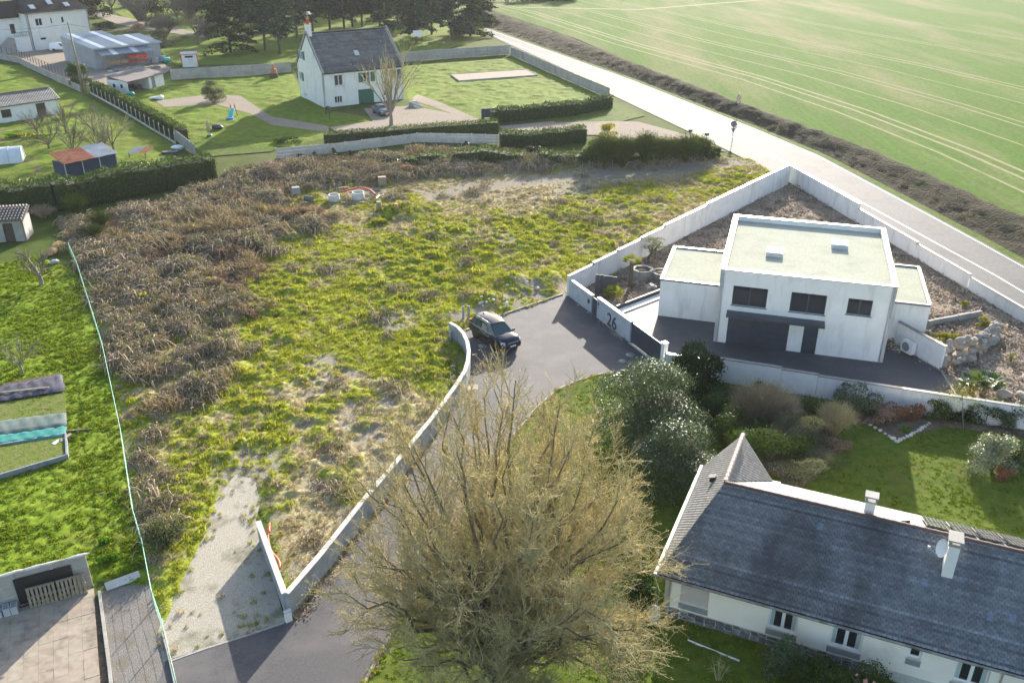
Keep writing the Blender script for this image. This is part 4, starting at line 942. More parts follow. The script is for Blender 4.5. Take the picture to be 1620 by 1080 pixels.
# ---- the bungalow in front, bottom right of the picture
def bungalow():
    A = P(1040, 907, 2.6); B = P(1620, 1068, 2.6); rz = math.atan2(B.y - A.y, B.x - A.x)
    t = thing('bungalow', 'cream single-storey bungalow under a stained blue-grey slate roof with two chimneys', 'house', (A.x, A.y, 0), rz)
    u = (math.cos(rz), math.sin(rz)); w = (-u[1], u[0]); L = 21.0; D = 9.1; ze = 2.6; zr = 5.0; xr = 1.8
    W0 = Vector((A.x + w[0] * .4 + u[0] * .32, A.y + w[1] * .4 + u[1] * .32))           # front wall corner
    loc = lambda x, y: on_wall(x, y, W0, u)
    holes = []; wins = []
    for (xa, ya, xb, yb, kind) in ((1078, 921, 1123, 962, 's'), (1219, 957, 1265, 987, 'w'), (1318, 982, 1369, 1013, 'w'), (1442, 1013, 1463, 1022, 'v'), (1517, 1035, 1572, 1066, 'w')):
        a = loc(xa, ya); b = loc(xb, (ya + yb) / 2 + (yb - ya) * .5 + 0)
        x0, x1 = a[0], loc(xb, ya + (xb - xa) * .27)[0]; zt = 2.22; zb = {'s': 1.0, 'w': 1.02, 'v': 1.55}[kind]
        holes.append((x0, x1, zb, zt)); wins.append((x0, x1, zb, zt, kind))
    wl = MB(); fr = Fr((.32, .4), (1, 0))
    walled(wl, (.32, .4), (1, 0), L, 2.5, .3, holes, .62); walled(wl, (.32, D - .3), (0, -1), D - .7, 2.5, .3, (), .62)
    walled(wl, (L + .32, D - .3), (-1, 0), L, 2.5, .3, (), 0); wl.bx(L + .0, L + .32, .7, D - .6, 0, 2.5)
    wl.poly([(.322, D - .3, 2.5), (xr * 2 + .0, D - .3, 2.5), (xr, D - .3, zr - .2)][::-1]); wl.build('wall', M['cream'], t)
    pl = MB(); pl.bx(.30, L + .3, .38, .62, -.1, .62); pl.bx(.30, .52, .62, D - .3, -.1, .62); plinth = pl.build('plinth', M['mortar'], t)
    r = random.Random(5); x = .31; n = 0
    stones = []
    while x < 9.0:                                                        # the irregular stones of the plinth, one by one
        zz = -.05; 
        wdt = r.uniform(.28, .5)
        while zz < .58:
            hh = min(r.uniform(.16, .30), .60 - zz)
            if hh < .08: break
            sh = r.uniform(-.05, .05); m = MB(); m.col = r.uniform(.6, 1.3); g = .018; j = lambda: r.uniform(-.03, .03)
            pts = [(x + g + sh + j(), zz + g), (x + wdt * .55, zz + g + j() * .4), (x + wdt - g + sh + j(), zz + g), (x + wdt - g + j(), zz + hh - g), (x + wdt * .4, zz + hh - g + j() * .3), (x + g + j(), zz + hh - g)]
            m.slab([(a, .378 - .018 - r.random() * .012, b) for a, b in pts], .03); m.build('stone', M['stone'], plinth); zz += hh
        x += wdt
    for (x0, x1, zb, zt, kind) in wins:
        X0, X1 = x0, x1
        if kind == 's':
            m = MB()
            for k in range(14): z = zb + (zt - zb) * k / 14; fr.box(m, X0, X1, .07 + .006, .09, z, z + (zt - zb) / 14 - .008)
            m.build('roller_shutter', M['shutter_beige'], t); continue
        wv = window(t, fr, X0, X1, zb, zt, 1 if kind == 'v' else 2, 'white', .12, .085, None, 'glass', kind == 'w')
        m = MB(); fr.box(m, X0 - .06, X1 + .06, -.03, .10, zb - .05, zb - .003); m.build('sill', M['pale_concrete'], wv)
        m = MB(); fr.box(m, X0 - .04, X1 + .04, -.012, .0, zb - .36, zb - .053); m.build('apron_panel', M['apron'], wv)
    x0, x1, zb, zt, k = wins[0]; m = MB(); fr.box(m, x0 - .03, x1 + .03, -.03, .07, zb - .3, zb - .003); m.build('apron_panel', M['apron'], t)
    # potted plants on the last sill
    # roof
    ro = MB(); e = -.0
    F_ = [(e, e, ze), (L + .6, e, ze), (L + .6, D / 2, zr), (xr, D / 2, zr)]
    B_ = [(L + .6, D, ze), (2 * xr, D, ze), (xr, D / 2, zr), (L + .6, D / 2, zr)]
    Lf = [(e, D, ze), (e, e, ze), (xr, D / 2, zr), (xr, D, zr)]; Rt = [(2 * xr, D, ze), (xr, D, zr), (xr, D / 2, zr)]
    for pl_, mi in ((F_, 0), (B_, 2), (Lf, 1), (Rt, 1)): ro.slab(pl_, .10, mi)
    roof = ro.build('roof', [M['slate_front'], M['slate_side'], M['slate_back']], t)
    sl = math.hypot(D / 2, zr - ze); eyf = (0, D / 2 / sl, (zr - ze) / sl)
    slates(roof, (0, 0, ze), (1, 0, 0), eyf, 16.5, sl, .21, .125, M['slate_front'], lambda y: (y / sl * xr, 0 * y + 16.5), 3, th=.026)
    s2 = math.hypot(xr, zr - ze); ey2 = (xr / s2, 0, (zr - ze) / s2)
    slates(roof, (0, D, ze), (0, -1, 0), ey2, D, s2, .21, .125, M['slate_side'], lambda y: (0 * y, D - y / s2 * D / 2), 4, th=.005, rows=.05)
    ey3 = (-xr / s2, 0, (zr - ze) / s2)
    slates(roof, (2 * xr, D / 2, ze), (0, 1, 0), ey3, D / 2, s2, .21, .125, M['slate_side'], lambda y: (D / 2 * (1 - y / s2), 0 * y + D / 2), 5, th=.005, rows=.05)
    eyb = (0, -D / 2 / sl, (zr - ze) / sl)
    slates(roof, (16.5, D, ze), (-1, 0, 0), eyb, 16.5, sl, .21, .125, M['slate_back'], lambda y: (0 * y, 16.5 - 2 * xr + y / sl * xr), 6, th=.005)
    ridge_tiles(roof, (xr, D, zr + .01), (xr, D / 2 + .1, zr + .01), M['tile_pink'], .34, .12); ridge_tiles(roof, (xr, D / 2, zr + .01), (16.5, D / 2, zr + .01), M['tile_brown'], .40, .11)
    g = MB(); g.tube([(-.12, -.1, ze - .05), (L + .6, -.1, ze - .05)], .055, 8); g.build('gutter', M['dgutter'], t)
    g = MB(); g.box((-.09, D / 2, ze - .06), (.14, D + .1, .16)); g.box((2 * xr + .1, D + .06, ze - .06), (.5, .1, .16)); g.build('barge_board', M['cream_paint'], t)
    g = MB(); g.bx(-.02, L + .4, -.02, .42, ze - .16, ze - .11); g.build('soffit', M['white_paint'], t)
    for x, y in ((.55, .34), (loc(1590, 1055)[0] + .32, .34)):
        g = MB(); g.tube([(x, -.08, ze - .08), (x, y - .0, ze - .35), (x, y, -.05)], .04, 8); g.build('downpipe', M['pale_pipe'], t)
    # chimneys, with slots under their caps, dish, vents, solar panels
    def chim(x, y, zb, h, w1, w2):
        c = MB(); c.box((x, y, zb + h / 2 - .4), (w1, w2, h + .8)); ch = c.build('chimney', M['off_white'], t)
        c = MB(); c.box((x, y, zb + h + .03), (w1 * 1.18, w2 * 1.1, .07))
        for dx in (-1, 1):
            for dy in (-1, 1): c.box((x + dx * w1 * .5, y + dy * w2 * .45, zb + h + .16), (.07, .07, .19))
        c.box((x, y, zb + h + .29), (w1 * 1.35, w2 * 1.25, .07)); c.build('chimney_cap', M['concrete'], ch)
        c = MB(); c.bx(x - w1 * .62, x + w1 * .62, y - w2 * .62, y - w2 * .5, zb - .34, zb - .02 - .2); c.build('flashing', M['steel'], ch); return ch
    yc = 3.1; zc = ze + (zr - ze) * yc / (D / 2); A2 = Vector((A.x, A.y)); xc, _ = on_wall(1493, 922, A2 + Vector(w) * yc, u)
    chim(xc, yc, zc, 1.45, .42, .6)
    xb, _ = on_wall(1373, 815, A2 + Vector(w) * (D / 2 + .6), u); chim(xb, D / 2 + .6, ze + (zr - ze) * .87, .75, .42, .42)
    d = MB(); c0 = Vector((xc - .35, yc - .15, zc + 1.15)); ax = Vector((-.86, -.42, .30)).normalized(); s1 = ax.cross(Vector((0, 0, 1))).normalized(); s2_ = s1.cross(ax)
    for k, (rr, dp) in enumerate(((.02, 0), (.2, .02), (.36, .075), (.40, .10))):
        d.v += [tuple(c0 + ax * dp + (s1 * math.cos(q) * .9 + s2_ * math.sin(q)) * rr) for q in np.linspace(0, 6.283, 20, endpoint=False)]
    for k in range(3):
        for j in range(20): d.f.append([k * 20 + j, k * 20 + (j + 1) % 20, k * 20 + 20 + (j + 1) % 20, k * 20 + 20 + j]); d.m.append(0); d.sm.append(True)
    ds = d.build('satellite_dish', M['white'], t)
    d = MB(); d.tube([c0 - s2_ * .38 + ax * .08, c0 + ax * .62 - s2_ * .12], .015, 6); d.box(c0 + ax * .65 - s2_ * .10, (.09, .09, .12)); d.tube([c0, c0 - ax * .1, Vector((xc - .1, yc, zc + 1.0))], .03, 6); d.build('dish_arm', M['lgrey'], ds)
    def vent(x, y, zz, nrm_up, nm='roof_vent'):
        m = MB(); m.box((x, y, zz + .1), (.34, .36, .24), 0, 0, .8); m.box((x - .06, y, zz + .22), (.36, .34, .05), 0, 0, 1, Matrix.Rotation(-.35, 3, 'Y')); m.build(nm, M['black'], roof)
    q = on_wall(1125, 757, A2, w); vent(1.05, 6.0, ze + (zr - ze) * 1.05 / xr, 0)
    xv, _ = on_wall(1434, 825, A2 + Vector(w) * (D / 2 + .5), u); vent(xv, D / 2 + .55, ze + (zr - ze) * .88, 0)
    for qx, qy in ((1297, 833), (1463, 922), (1566, 976), (1602, 979)):     # metal bases let into the slates
        yy = 2.0
        for _ in range(30):
            xx, zz = on_wall(qx, qy, A2 + Vector(w) * yy, u); yy += (zz - (ze + (zr - ze) * yy / (D / 2))) * .9
        m = MB(); m.box((xx, yy, ze + (zr - ze) * yy / (D / 2) + .04), (.24, .34, .02), 0, 0, 1, Matrix.Rotation(math.atan2(zr - ze, D / 2), 3, 'X')); m.build('slate_hook_plate', M['zinc'], roof)
    xs, _ = on_wall(1450, 822, A2 + Vector(w) * (D / 2 + .8), u)
    tl = Matrix.Rotation(-math.atan2(zr - ze, D / 2), 3, 'X')
    for r_ in range(2):
        for k in range(5):
            yy = D / 2 + 1.0 + r_ * 1.5; m = MB(); cz = zr - (zr - ze) * (yy - D / 2) / (D / 2) + .2
            m.box((xs + .9 + k * 1.06, yy, cz), (1.0, 1.62, .045), 0, 0, 1, tl); pnl = m.build('solar_panel', M['solar'], t)
            m = MB()
            for i in range(1, 6): m.box((xs + .4 + k * 1.06 + i * 1.0 / 6, yy, cz + .024), (.012, 1.6, .004), 0, 0, 1, tl)
            for i in range(-4, 5): m.box(Vector((xs + .9 + k * 1.06, yy, cz + .024)) + tl @ Vector((0, i * .17, 0)), (.98, .012, .004), 0, 0, 1, tl)
            m.build('cell_grid', M['mgrey'], pnl)
    return t, W0, u, w
M['shutter_beige'] = surf('beige_roller_shutter', [(.50, .45, .44), (.58, .53, .51)], 2, .6, obj=True)
M['apron'] = surf('grey_sill_panel', [(.20, .23, .25), (.27, .30, .32)], 3, .6, obj=True)
M['dgutter'] = surf('stained_gutter', [(.10, .09, .085), (.34, .33, .31)], 3, .7, obj=True, stretch=(1, 1, 1))
M['cream_paint'] = surf('cream_barge_paint', [(.72, .66, .52), (.80, .75, .62)], 2, .6, obj=True)
M['pale_pipe'] = plain('pale_pipe', (.50, .46, .42), .6)
M['zinc'] = surf('zinc_plate', [(.16, .20, .26), (.24, .28, .34)], 4, .5, metal=.4, obj=True)
M['solar'] = surf('solar_cell', [(.012, .014, .025), (.02, .024, .04)], 3, .12, obj=True, spec=.7)
BUN, BW0, BU, BWN = bungalow()

# ---- concrete panel walls: every panel and post a part
def panel_wall(label, line, h, plen=2.0, mat='concrete', group='walls of concrete panels', name='panel_wall', boards=3, post=True, th=.06, cat='wall'):
    t = thing(name, label, cat, (*line[0], 0), 0, group); protos = {}
    O = Vector(line[0])
    for i in range(len(line) - 1):
        a = Vector(line[i]); b = Vector(line[i + 1]); L = (b - a).length; n = max(1, round(L / plen)); d = (b - a).normalized(); rz = math.atan2(d.y, d.x); pl = L / n; key = round(pl, 2)
        if key not in protos:
            m = MB()
            for k in range(boards): m.box((0, 0, h * (k + .5) / boards), (pl - .14, th, h / boards - .018))
            me = m.build('x', M[mat]); pm = me.data; bpy.data.objects.remove(me); m = MB(); m.box((0, 0, h / 2 + .02), (.12, .13, h + .08)); me = m.build('x', M[mat]); qm = me.data; bpy.data.objects.remove(me); protos[key] = (pm, qm)
        pm, qm = protos[key]
        for k in range(n):
            c = a + d * pl * (k + .5) - O; o = bpy.data.objects.new('concrete_panel', pm); COL.objects.link(o); o.parent = t; o.location = (c.x, c.y, random.uniform(-.03, .03)); o.rotation_euler = (random.uniform(-.015, .015), 0, rz)
            if post: c = a + d * pl * k - O; o = bpy.data.objects.new('post', qm); COL.objects.link(o); o.parent = t; o.location = (c.x, c.y, 0); o.rotation_euler = (0, 0, rz)
    return t
panel_wall('tall grey concrete panel wall behind the house with green shutters, left of it', px((272, 127), (330, 123), (400, 119), (462, 114)), 1.9, 2.4)
panel_wall('grey concrete panel wall between the white house and the field road, by the wood', px((632, 99), (700, 93), (807, 86)), 1.9, 2.4)
panel_wall('grey concrete panel wall running down the roadside past the big lawn', px((808, 87), (870, 115), (925, 139), (964, 156)), 1.7, 2.6)
panel_wall('low concrete panel wall with ivy in front of the white house, below the clipped hedge', px((438, 250), (520, 243), (600, 233), (660, 225), (790, 228)), 1.25, 2.0, 'pale_concrete')
panel_wall('leaning grey concrete panels at the corner of the allotment hedge', px((278, 222), (310, 247)), 1.5, 1.3)

# ---- rendered walls with copings, stepped
def stepped_wall(label, segs, base, mat, cop, th=.2, name='garden_wall', cat='wall', over=.04):
    """segs: pairs of pixels along each top edge; base: the ground line of the wall (two pixels)"""
    a = P(*base[0]); b = P(*base[1]); d = (b - a).to_2d().normalized(); t = thing(name, label, cat, a)
    rz = math.atan2(d.y, d.x); n = Vector((-d.y, d.x)); w = MB()
    for (q0, q1) in segs:
        s0, z0 = on_wall(*q0, a, d); s1, z1 = on_wall(*q1, a, d); h = (z0 + z1) / 2; c = d * (s0 + s1) / 2
        w.box((c.x, c.y, h / 2 - .03), (abs(s1 - s0), th, h + .06 - .05), rz)
        m = MB(); m.box((c.x, c.y, h), (abs(s1 - s0) + .02, th + 2 * over, .05), rz); m.build('coping', M[cop], t)
    w.build('wall', M[mat], t); return t, a, d
M['coping_dark'] = surf('slate_grey_coping', [(.10, .11, .12), (.15, .16, .17)], 3, .35, obj=True, spec=.7)
M['coping_white'] = surf('pale_coping', [(.55, .56, .57), (.66, .67, .68)], 3, .45, obj=True)
stepped_wall('white rendered garden wall stepping up between the rough plot and the planted bed', [((899, 437), (939, 417)), ((939, 415.5), (977, 397)), ((977, 395), (1015, 378)), ((1015, 375.5), (1052, 358)), ((1052, 356), (1120, 323)), ((1120, 321), (1250, 260))], ((900, 467), (1050, 391)), 'wall_pink', 'coping_dark')
stepped_wall('white rendered wall behind the garden shrubs, stepping down beside the dark tarmac', [((1052, 561), (1140, 569)), ((1140, 567), (1237, 580)), ((1237, 583), (1295, 592)), ((1295, 596), (1458, 616)), ((1458, 619), (1640, 645)), ((1640, 649), (1720, 662))], ((1052, 590), (1640, 683)), 'wall_pink', 'coping_dark')
stepped_wall('long white rendered wall along the road at the edge of the bark garden', [((1250, 258), (1360, 325)), ((1360, 328), (1452, 385)), ((1452, 385.5), (1536, 434)), ((1537, 438), (1640, 500)), ((1640, 504), (1720, 554))], ((1454, 411), (1620, 511)), 'wall_pink', 'coping_dark')
# front wall with the number, side gate, sliding gate
def gate_front():
    a = P(900, 467); b = P(1047, 579); d = (b - a).to_2d().normalized(); rz = math.atan2(d.y, d.x); L = (b - a).length
    at = lambda x, y: on_wall(x, y, a, d)
    t = thing('gate_wall', 'pale grey front wall carrying the dark number 26 between two dark gates', 'wall', a, rz)
    s = [at(902, 443), at(938, 466), at(947, 472), at(1000, 507.5), at(1048, 541)]
    h1 = (s[0][1] + s[1][1]) / 2; h2 = (s[2][1] + s[3][1]) / 2; h3 = s[4][1]
    w = MB(); w.bx(.12, s[1][0], -.1, .1, -.05, h1); w.bx(s[2][0], s[3][0], -.1, .1, -.05, h2); w.build('wall', M['gate_grey'], t)
    m = MB(); m.bx(-.12, .12, -.13, .13, -.05, h1 + .25); m.build('pillar', M['wall_pink'], t)
    for x0, x1, h in ((.12, s[1][0], h1), (s[2][0], s[3][0], h2)):
        m = MB(); m.bx(x0 - .02, x1 + .02, -.15, .15, h + .002, h + .05); m.build('coping', M['coping_white'], t)
        n = max(2, round((x1 - x0) / 1.15)); g = (x1 - x0) / n
        for k in range(n): m = MB(); m.bx(x0 + k * g + .012, x0 + (k + 1) * g - .012, -.118, -.102, .02, h - .02); m.build('cladding_panel', M['gate_grey'], t)
    g = MB(); g.bx(s[1][0] + .04, s[2][0] - .04, -.03, .03, .05, h1 - .08); g.build('side_gate', M['anthracite'], t)
    m = MB(); m.bx(s[1][0] - .35 - .22, s[1][0] - .35 + .1, -.135, -.12, h1 * .48, h1 * .48 + .34); m.build('letter_slot', M['black'], t)
    m = MB(); m.bx(s[2][0] + .16, s[2][0] + .30, -.145, -.12, h2 * .66, h2 * .66 + .26); m.build('intercom', M['black'], t)
    m = MB(); m.bx(s[2][0] + .18, s[2][0] + .26, -.14, -.12, h2 * .66 - .2, h2 * .66 - .13); m.build('doorbell', M['black'], t)
    c = bpy.data.curves.new('n', 'FONT'); c.body = '26'; c.size = 1.0; c.extrude = .012; c.offset = .012; o = bpy.data.objects.new('n', c); COL.objects.link(o)
    bpy.context.view_layer.update(); me = bpy.data.meshes.new_from_object(o.evaluated_get(bpy.context.evaluated_depsgraph_get())); bpy.data.objects.remove(o)
    me.materials.clear(); me.materials.append(M['anthracite']); nb = bpy.data.objects.new('house_number', me); COL.objects.link(nb); nb.parent = t
    xa, za = at(962, 511); xb, zb = at(977, 519); wd = max(v.co.x for v in me.vertices) - min(v.co.x for v in me.vertices); k = (xb - xa) / wd
    nb.scale = (k, k * 1.0, 1); nb.rotation_euler = (math.pi / 2, 0, 0); nb.location = (xa, -.135, za - .02)
    # sliding gate
    t2 = thing('sliding_gate', 'dark blue-grey sliding gate right of the house number', 'gate', a + Vector((d.x, d.y, 0)) * s[3][0], rz)
    Lg = s[4][0] - s[3][0] - .12; hg = min(h3, h2) - .08
    n = 8
    for k in range(n): m = MB(); m.bx(.10, Lg, -.02, .02, .1 + (hg - .1) * k / n, .1 + (hg - .1) * (k + 1) / n - .006); m.build('gate_board', M['anthracite'], t2)
    m = MB(); m.bx(.05, Lg + .03, -.035, .035, .06, .098); m.bx(.05, Lg + .03, -.035, .035, hg, hg + .05); m.bx(.05, .1, -.035, .035, .099, hg - .001); m.bx(Lg, Lg + .05, -.035, .035, .099, hg - .001); m.build('gate_frame', M['anthracite'], t2)
    m = MB(); m.bx(.02, .07, -.05, .05, .9, 1.25); m.build('lock', M['steel'], t2)
    tag(sheet('gate_sill', [(a + Vector((d.x, d.y, 0)) * q + Vector((d.y, -d.x, 0)) * r_).to_2d()[:] for q, r_ in ((s[3][0], .25), (s[4][0], .25), (s[4][0], -.1), (s[3][0], -.1))], .026, M['pale_concrete']))
    t3 = thing('gate_pillar', 'white gate pillar at the far end of the sliding gate, beside the dark bushes', 'pillar', b, rz)
    m = MB(); m.bx(-.05, .32, -.16, .16, -.05, h3 + .08); m.build('shaft', M['wall_pink'], t3); m = MB(); m.bx(-.09, .36, -.2, .2, h3 + .08, h3 + .13); m.build('coping', M['coping_white'], t3)
    return a, d
M['gate_grey'] = surf('pale_grey_cladding', [(.36, .38, .41), (.46, .48, .51)], 1.5, .7, .1, 25, ((.30, .31, .33), .5, .8), .7)
GA, GD = gate_front()

# ---- grey block wall: curved head, long straight run, short return
def block_wall():
    top = [(710, 510), (722, 517), (731, 527), (737, 540), (739.5, 555), (738, 570), (733, 586), (722, 604), (702, 632), (680, 661), (632, 720), (570, 792), (505, 874), (450, 937)]
    pts = [P(x, y, 1.3) for x, y in top]; o = Vector((pts[-1].x, pts[-1].y, 0)); t = thing('block_wall', 'grey concrete block wall curving along the left of the drive', 'wall', o)
    ln = [(p.x - o.x, p.y - o.y) for p in pts]; lf = offset(ln, -.0); rt = offset(ln, .2)
    w = MB(); H = 1.3
    for i in range(len(ln) - 1):
        a, b, c, e = lf[i], lf[i + 1], rt[i + 1], rt[i]
        w.prism([a, b, c, e], -.05, H - (.22 if i < 7 else 0) * 0 - .045)
    w.build('wall', M['block'], t)
    for i in range(len(ln) - 1):
        L = Vector(ln[i + 1]) - Vector(ln[i]); n = max(1, int(L.length / 1.6))
        oa, ob = offset(ln, -.035), offset(ln, .235)
        for k in range(n):
            f0, f1 = k / n, (k + 1) / n - .004
            I = lambda q, f: (q[i][0] + (q[i + 1][0] - q[i][0]) * f, q[i][1] + (q[i + 1][1] - q[i][1]) * f)
            m = MB(); m.prism([I(oa, f0), I(oa, f1), I(ob, f1), I(ob, f0)], H - .045, H + random.uniform(.0, .008)); m.build('coping', M['pale_concrete'], t)
    # block courses on the face towards the drive, straight part
    side = offset(ln, .004); m = MB(); m.box((0, 0, 0), (.488, .03, .188)); q = m.build('x', M['block']); bm2 = q.data; bpy.data.objects.remove(q); nb = 0
    for i in range(len(ln) - 2, 8, -1):
        a = Vector(ln[i + 1]); b = Vector(ln[i]); d = b - a; L = d.length; d.normalize(); nn = Vector((d.y, -d.x)); rz = math.atan2(d.y, d.x)
        for c in range(6):
            x = .25 * (c % 2) + .1
            while x + .5 < L and nb < 290:
                p = a + d * (x + .25) + nn * (.003 + random.uniform(0, .003)); ob = bpy.data.objects.new('block', bm2); COL.objects.link(ob); ob.parent = t; ob.location = (p.x, p.y, .1 + c * .2); ob.rotation_euler = (0, 0, rz); nb += 1; x += .5
    # return along the gravel
    e0 = P(450, 937, 1.3); e1 = P(409, 828, 1.1); t2 = thing('block_wall', 'short pale-topped block wall turning up beside the gravel drive', 'wall', (e0.x, e0.y, 0)); d = (e1 - e0).to_2d(); L = d.length; d.normalize(); rz = math.atan2(d.y, d.x); 
    m = MB(); m.box((d.x * L / 2, d.y * L / 2, .57), (L, .2, 1.24), rz); m.build('wall', M['block'], t2)
    for k in range(6): m = MB(); s_ = L * (k + .5) / 6; m.box((d.x * s_, d.y * s_, 1.235), (L / 6 - .008, .27, .09), rz); m.build('coping', M['pale_concrete'], t2)
    m = MB(); c = P(457, 975, .35); b_ = thing('meter_box', 'small white meter box at the foot of the grey block wall corner', 'box', P(457, 982)); m.box((0, 0, .28), (.3, .16, .56), .65); m.build('casing', M['white'], b_); m = MB(); m.box((0, -.0, .60), (.34, .2, .05), .65); m.build('lid', M['lgrey'], b_)
block_wall()
# ------------------------------------------------------------------ the other buildings
def house_frame(name, label, cat, o, d, group=None):
    t = thing(name, label, cat, (o.x, o.y, 0), math.atan2(d.y, d.x), group); return t, (d.x, d.y), (-d.y, d.x)
def dirof(a, b): return (b - a).to_2d().normalized()
# ---- white steep-roofed house with green shutters
def white_house():
    O = P(514, 171); d = dirof(P(511, 117, 5.3), P(637, 105, 5.3)); t, u, w = house_frame('house', 'tall white house with green shutters and a steep slate roof among lawns', 'house', O, d)
    L, D, ze, zr = 13.8, 11.2, 5.3, 10.4; Ob = Vector((O.x + w[0] * D, O.y + w[1] * D)); O2 = O.to_2d()
    F = lambda x, y: on_wall(x, y, O2, u); G = lambda x, y: on_wall(x, y, Ob, (-w[0], -w[1]))
    def rect(f, x0, y0, x1, y1): a = f(x0, y0); b = f(x1, y1); return (min(a[0], b[0]), max(a[0], b[0]), min(a[1], b[1]), max(a[1], b[1]))
    w1 = rect(F, 528.5, 119.5, 543, 135); w2 = rect(F, 574, 115, 586, 129); w3 = rect(F, 529.5, 153, 542, 162); gd = rect(F, 567, 149.5, 593, 175); gd = (gd[0], gd[0] + 2.7, 0, 2.25)
    w4 = (w2[1] + 3.6, w2[1] + 4.7, w2[2], w2[3]); w5 = (gd[1] + 1.8, gd[1] + 2.6, .9, 1.7)
    g1 = rect(G, 472.5, 79, 480, 95); g2 = rect(G, 471, 112, 479, 128); g3 = rect(G, 481, 147, 486, 152)
    m = MB(); walled(m, (0, 0), (1, 0), L, ze, .3, [w1, w2, w3, gd, w4, w5]); walled(m, (0, D), (0, -1), D, ze, .3, [(a, b, max(c, .2), min(e, ze - .05)) for a, b, c, e in (g2, g3)])
    walled(m, (L, 0), (0, 1), D, ze, .3); walled(m, (L, D), (-1, 0), L, ze, .3)
    for x in (0, L - .3): m.slab([(x + .3, 0, ze), (x + .3, D, ze), (x + .3, D / 2, zr)], .3) if x else m.slab([(.3, 0, ze), (.3, D, ze), (.3, D / 2, zr)], .3)
    m.build('wall', M['off_white'], t)
    f = Fr((0, 0), (1, 0)); g = Fr((0, D), (0, -1))
    for k, q in enumerate((w1, w2, w4)): window(t, f, *q, 2, 'white', .12, .07, 'pale_concrete')
    window(t, f, *w3, 3, 'white', .1, .05, 'pale_concrete'); window(t, f, *w5, 1, 'white', .1, .05)
    for q in (g2, g3): window(t, g, *q, 2 if q is g2 else 1, 'white', .1, .07, 'pale_concrete', 'sky_glass')
    m = MB(); g.box(m, g1[0], g1[1], -.03, .0, g1[2], g1[3]); wn_ = m.build('window', M['white'], t)
    for k in (0, 1): m = MB(); xm = g1[0] + (g1[1] - g1[0]) * (k + .5) / 2; hw = (g1[1] - g1[0]) / 4 - .06; g.box(m, xm - hw, xm + hw, -.036, -.02, g1[2] + .1, g1[3] - .1); m.build('pane', M['sky_glass'], wn_)
    def shutter(fr, x0, x1, z0, z1):
        m = MB(); n = 6
        for i in range(n): fr.box(m, x0, x1, -.075, -.03, z0 + (z1 - z0) * i / n + .008, z0 + (z1 - z0) * (i + 1) / n - .008)
        fr.box(m, x0 + .03, x1 - .03, -.05, -.012, z0 + .02, z1 - .02); m.build('shutter', M['green_paint'], t)
    for q in (g1, g2):
        shutter(g, q[0] - .68, q[0] - .06, q[2], q[3]); shutter(g, q[1] + .06, q[1] + .68, q[2], q[3])
    shutter(f, w2[0] - .82, w2[0] - .08, w2[2], w2[3]); shutter(f, w2[1] + .08, w2[1] + .82, w2[2], w2[3]); shutter(f, w4[1] + .08, w4[1] + .7, w4[2], w4[3])
    m = MB()
    for i in range(7): f.box(m, gd[0] + (gd[1] - gd[0]) * i / 7 + .01, gd[0] + (gd[1] - gd[0]) * (i + 1) / 7 - .01, .12, .17, .02, gd[3])
    m.build('garage_door', M['green_paint'], t)
    r = MB(); ov = .35
    k_ = (zr - ze) / (D / 2); r.slab([(0.02, -ov, ze - ov * k_ + .32), (L + .02, -ov, ze - ov * k_ + .32), (L + .02, D / 2, zr + .32), (.02, D / 2, zr + .32)], .22); r.slab([(L + .02, D + ov, ze - ov * k_ + .32), (.02, D + ov, ze - ov * k_ + .32), (.02, D / 2, zr + .32), (L + .02, D / 2, zr + .32)], .22)
    roof = r.build('roof', M['slate_far'], t); sl = math.hypot(D / 2 + ov, zr - ze + ov * k_); ey = (0, (D / 2 + ov) / sl, (zr - ze + ov * k_) / sl)
    slates(roof, (.02, -ov, ze - ov * k_ + .33), (1, 0, 0), ey, L, sl, .5, .26, M['slate_far'], None, 8, th=.008)
    ridge_tiles(roof, (.1, D / 2, zr + .34), (L, D / 2, zr + .34), M['dgrey_tile'], .45, .14)
    m = MB()
    for x in (-.06, L + .02): m.slab([(x + .2, -.5, ze - .5 * k_ + .46), (x + .2, D / 2, zr + .46), (x, D / 2, zr + .46), (x, -.5, ze - .5 * k_ + .46)][::-1], .3); m.slab([(x, D + .5, ze - .5 * k_ + .46), (x, D / 2, zr + .46), (x + .2, D / 2, zr + .46), (x + .2, D + .5, ze - .5 * k_ + .46)][::-1], .3)
    m.build('verge_coping', M['concrete'], t)
    c = MB(); c.box((.45, D / 2 - .05, zr + .2), (.75, 1.0, 3.0)); ch = c.build('chimney', M['off_white'], t)
    c = MB(); c.box((.45, D / 2 - .05, zr + 1.74), (.9, 1.15, .08)); [c.lathe((.45, D / 2 - .05 + y, zr + 1.78), [(.16, 0), (.13, .5), (.15, .75), (.1, .8)], 8) for y in (-.25, .25)]; c.build('chimney_pot', M['pot'], ch)
    c = MB(); c.tube([(.5, D / 2, zr + 1.7), (.5, D / 2, zr + 3.6)], .025, 5); [c.tube([(.5 - .9 + k * .1, D / 2 - .3, zr + 3.1 + k * .12), (.5 + .9 - k * .1, D / 2 + .3, zr + 3.1 + k * .12)], .016, 4) for k in range(4)]; c.build('aerial', M['lgrey'], ch)
    tl = Matrix.Rotation(math.atan2(zr - ze, D / 2), 3, 'X')
    def on_roof(x, y):
        q = P(x, y) - CAMP; o = Vector((O.x, O.y, 0)); R = Matrix.Rotation(-t.rotation_euler.z, 3, 'Z'); p0 = R @ (CAMP - o); dd = R @ q
        # plane z = ze + k_*y + .34
        s_ = (ze + .34 + k_ * p0.y - p0.z) / (dd.z - k_ * dd.y); return p0 + dd * s_
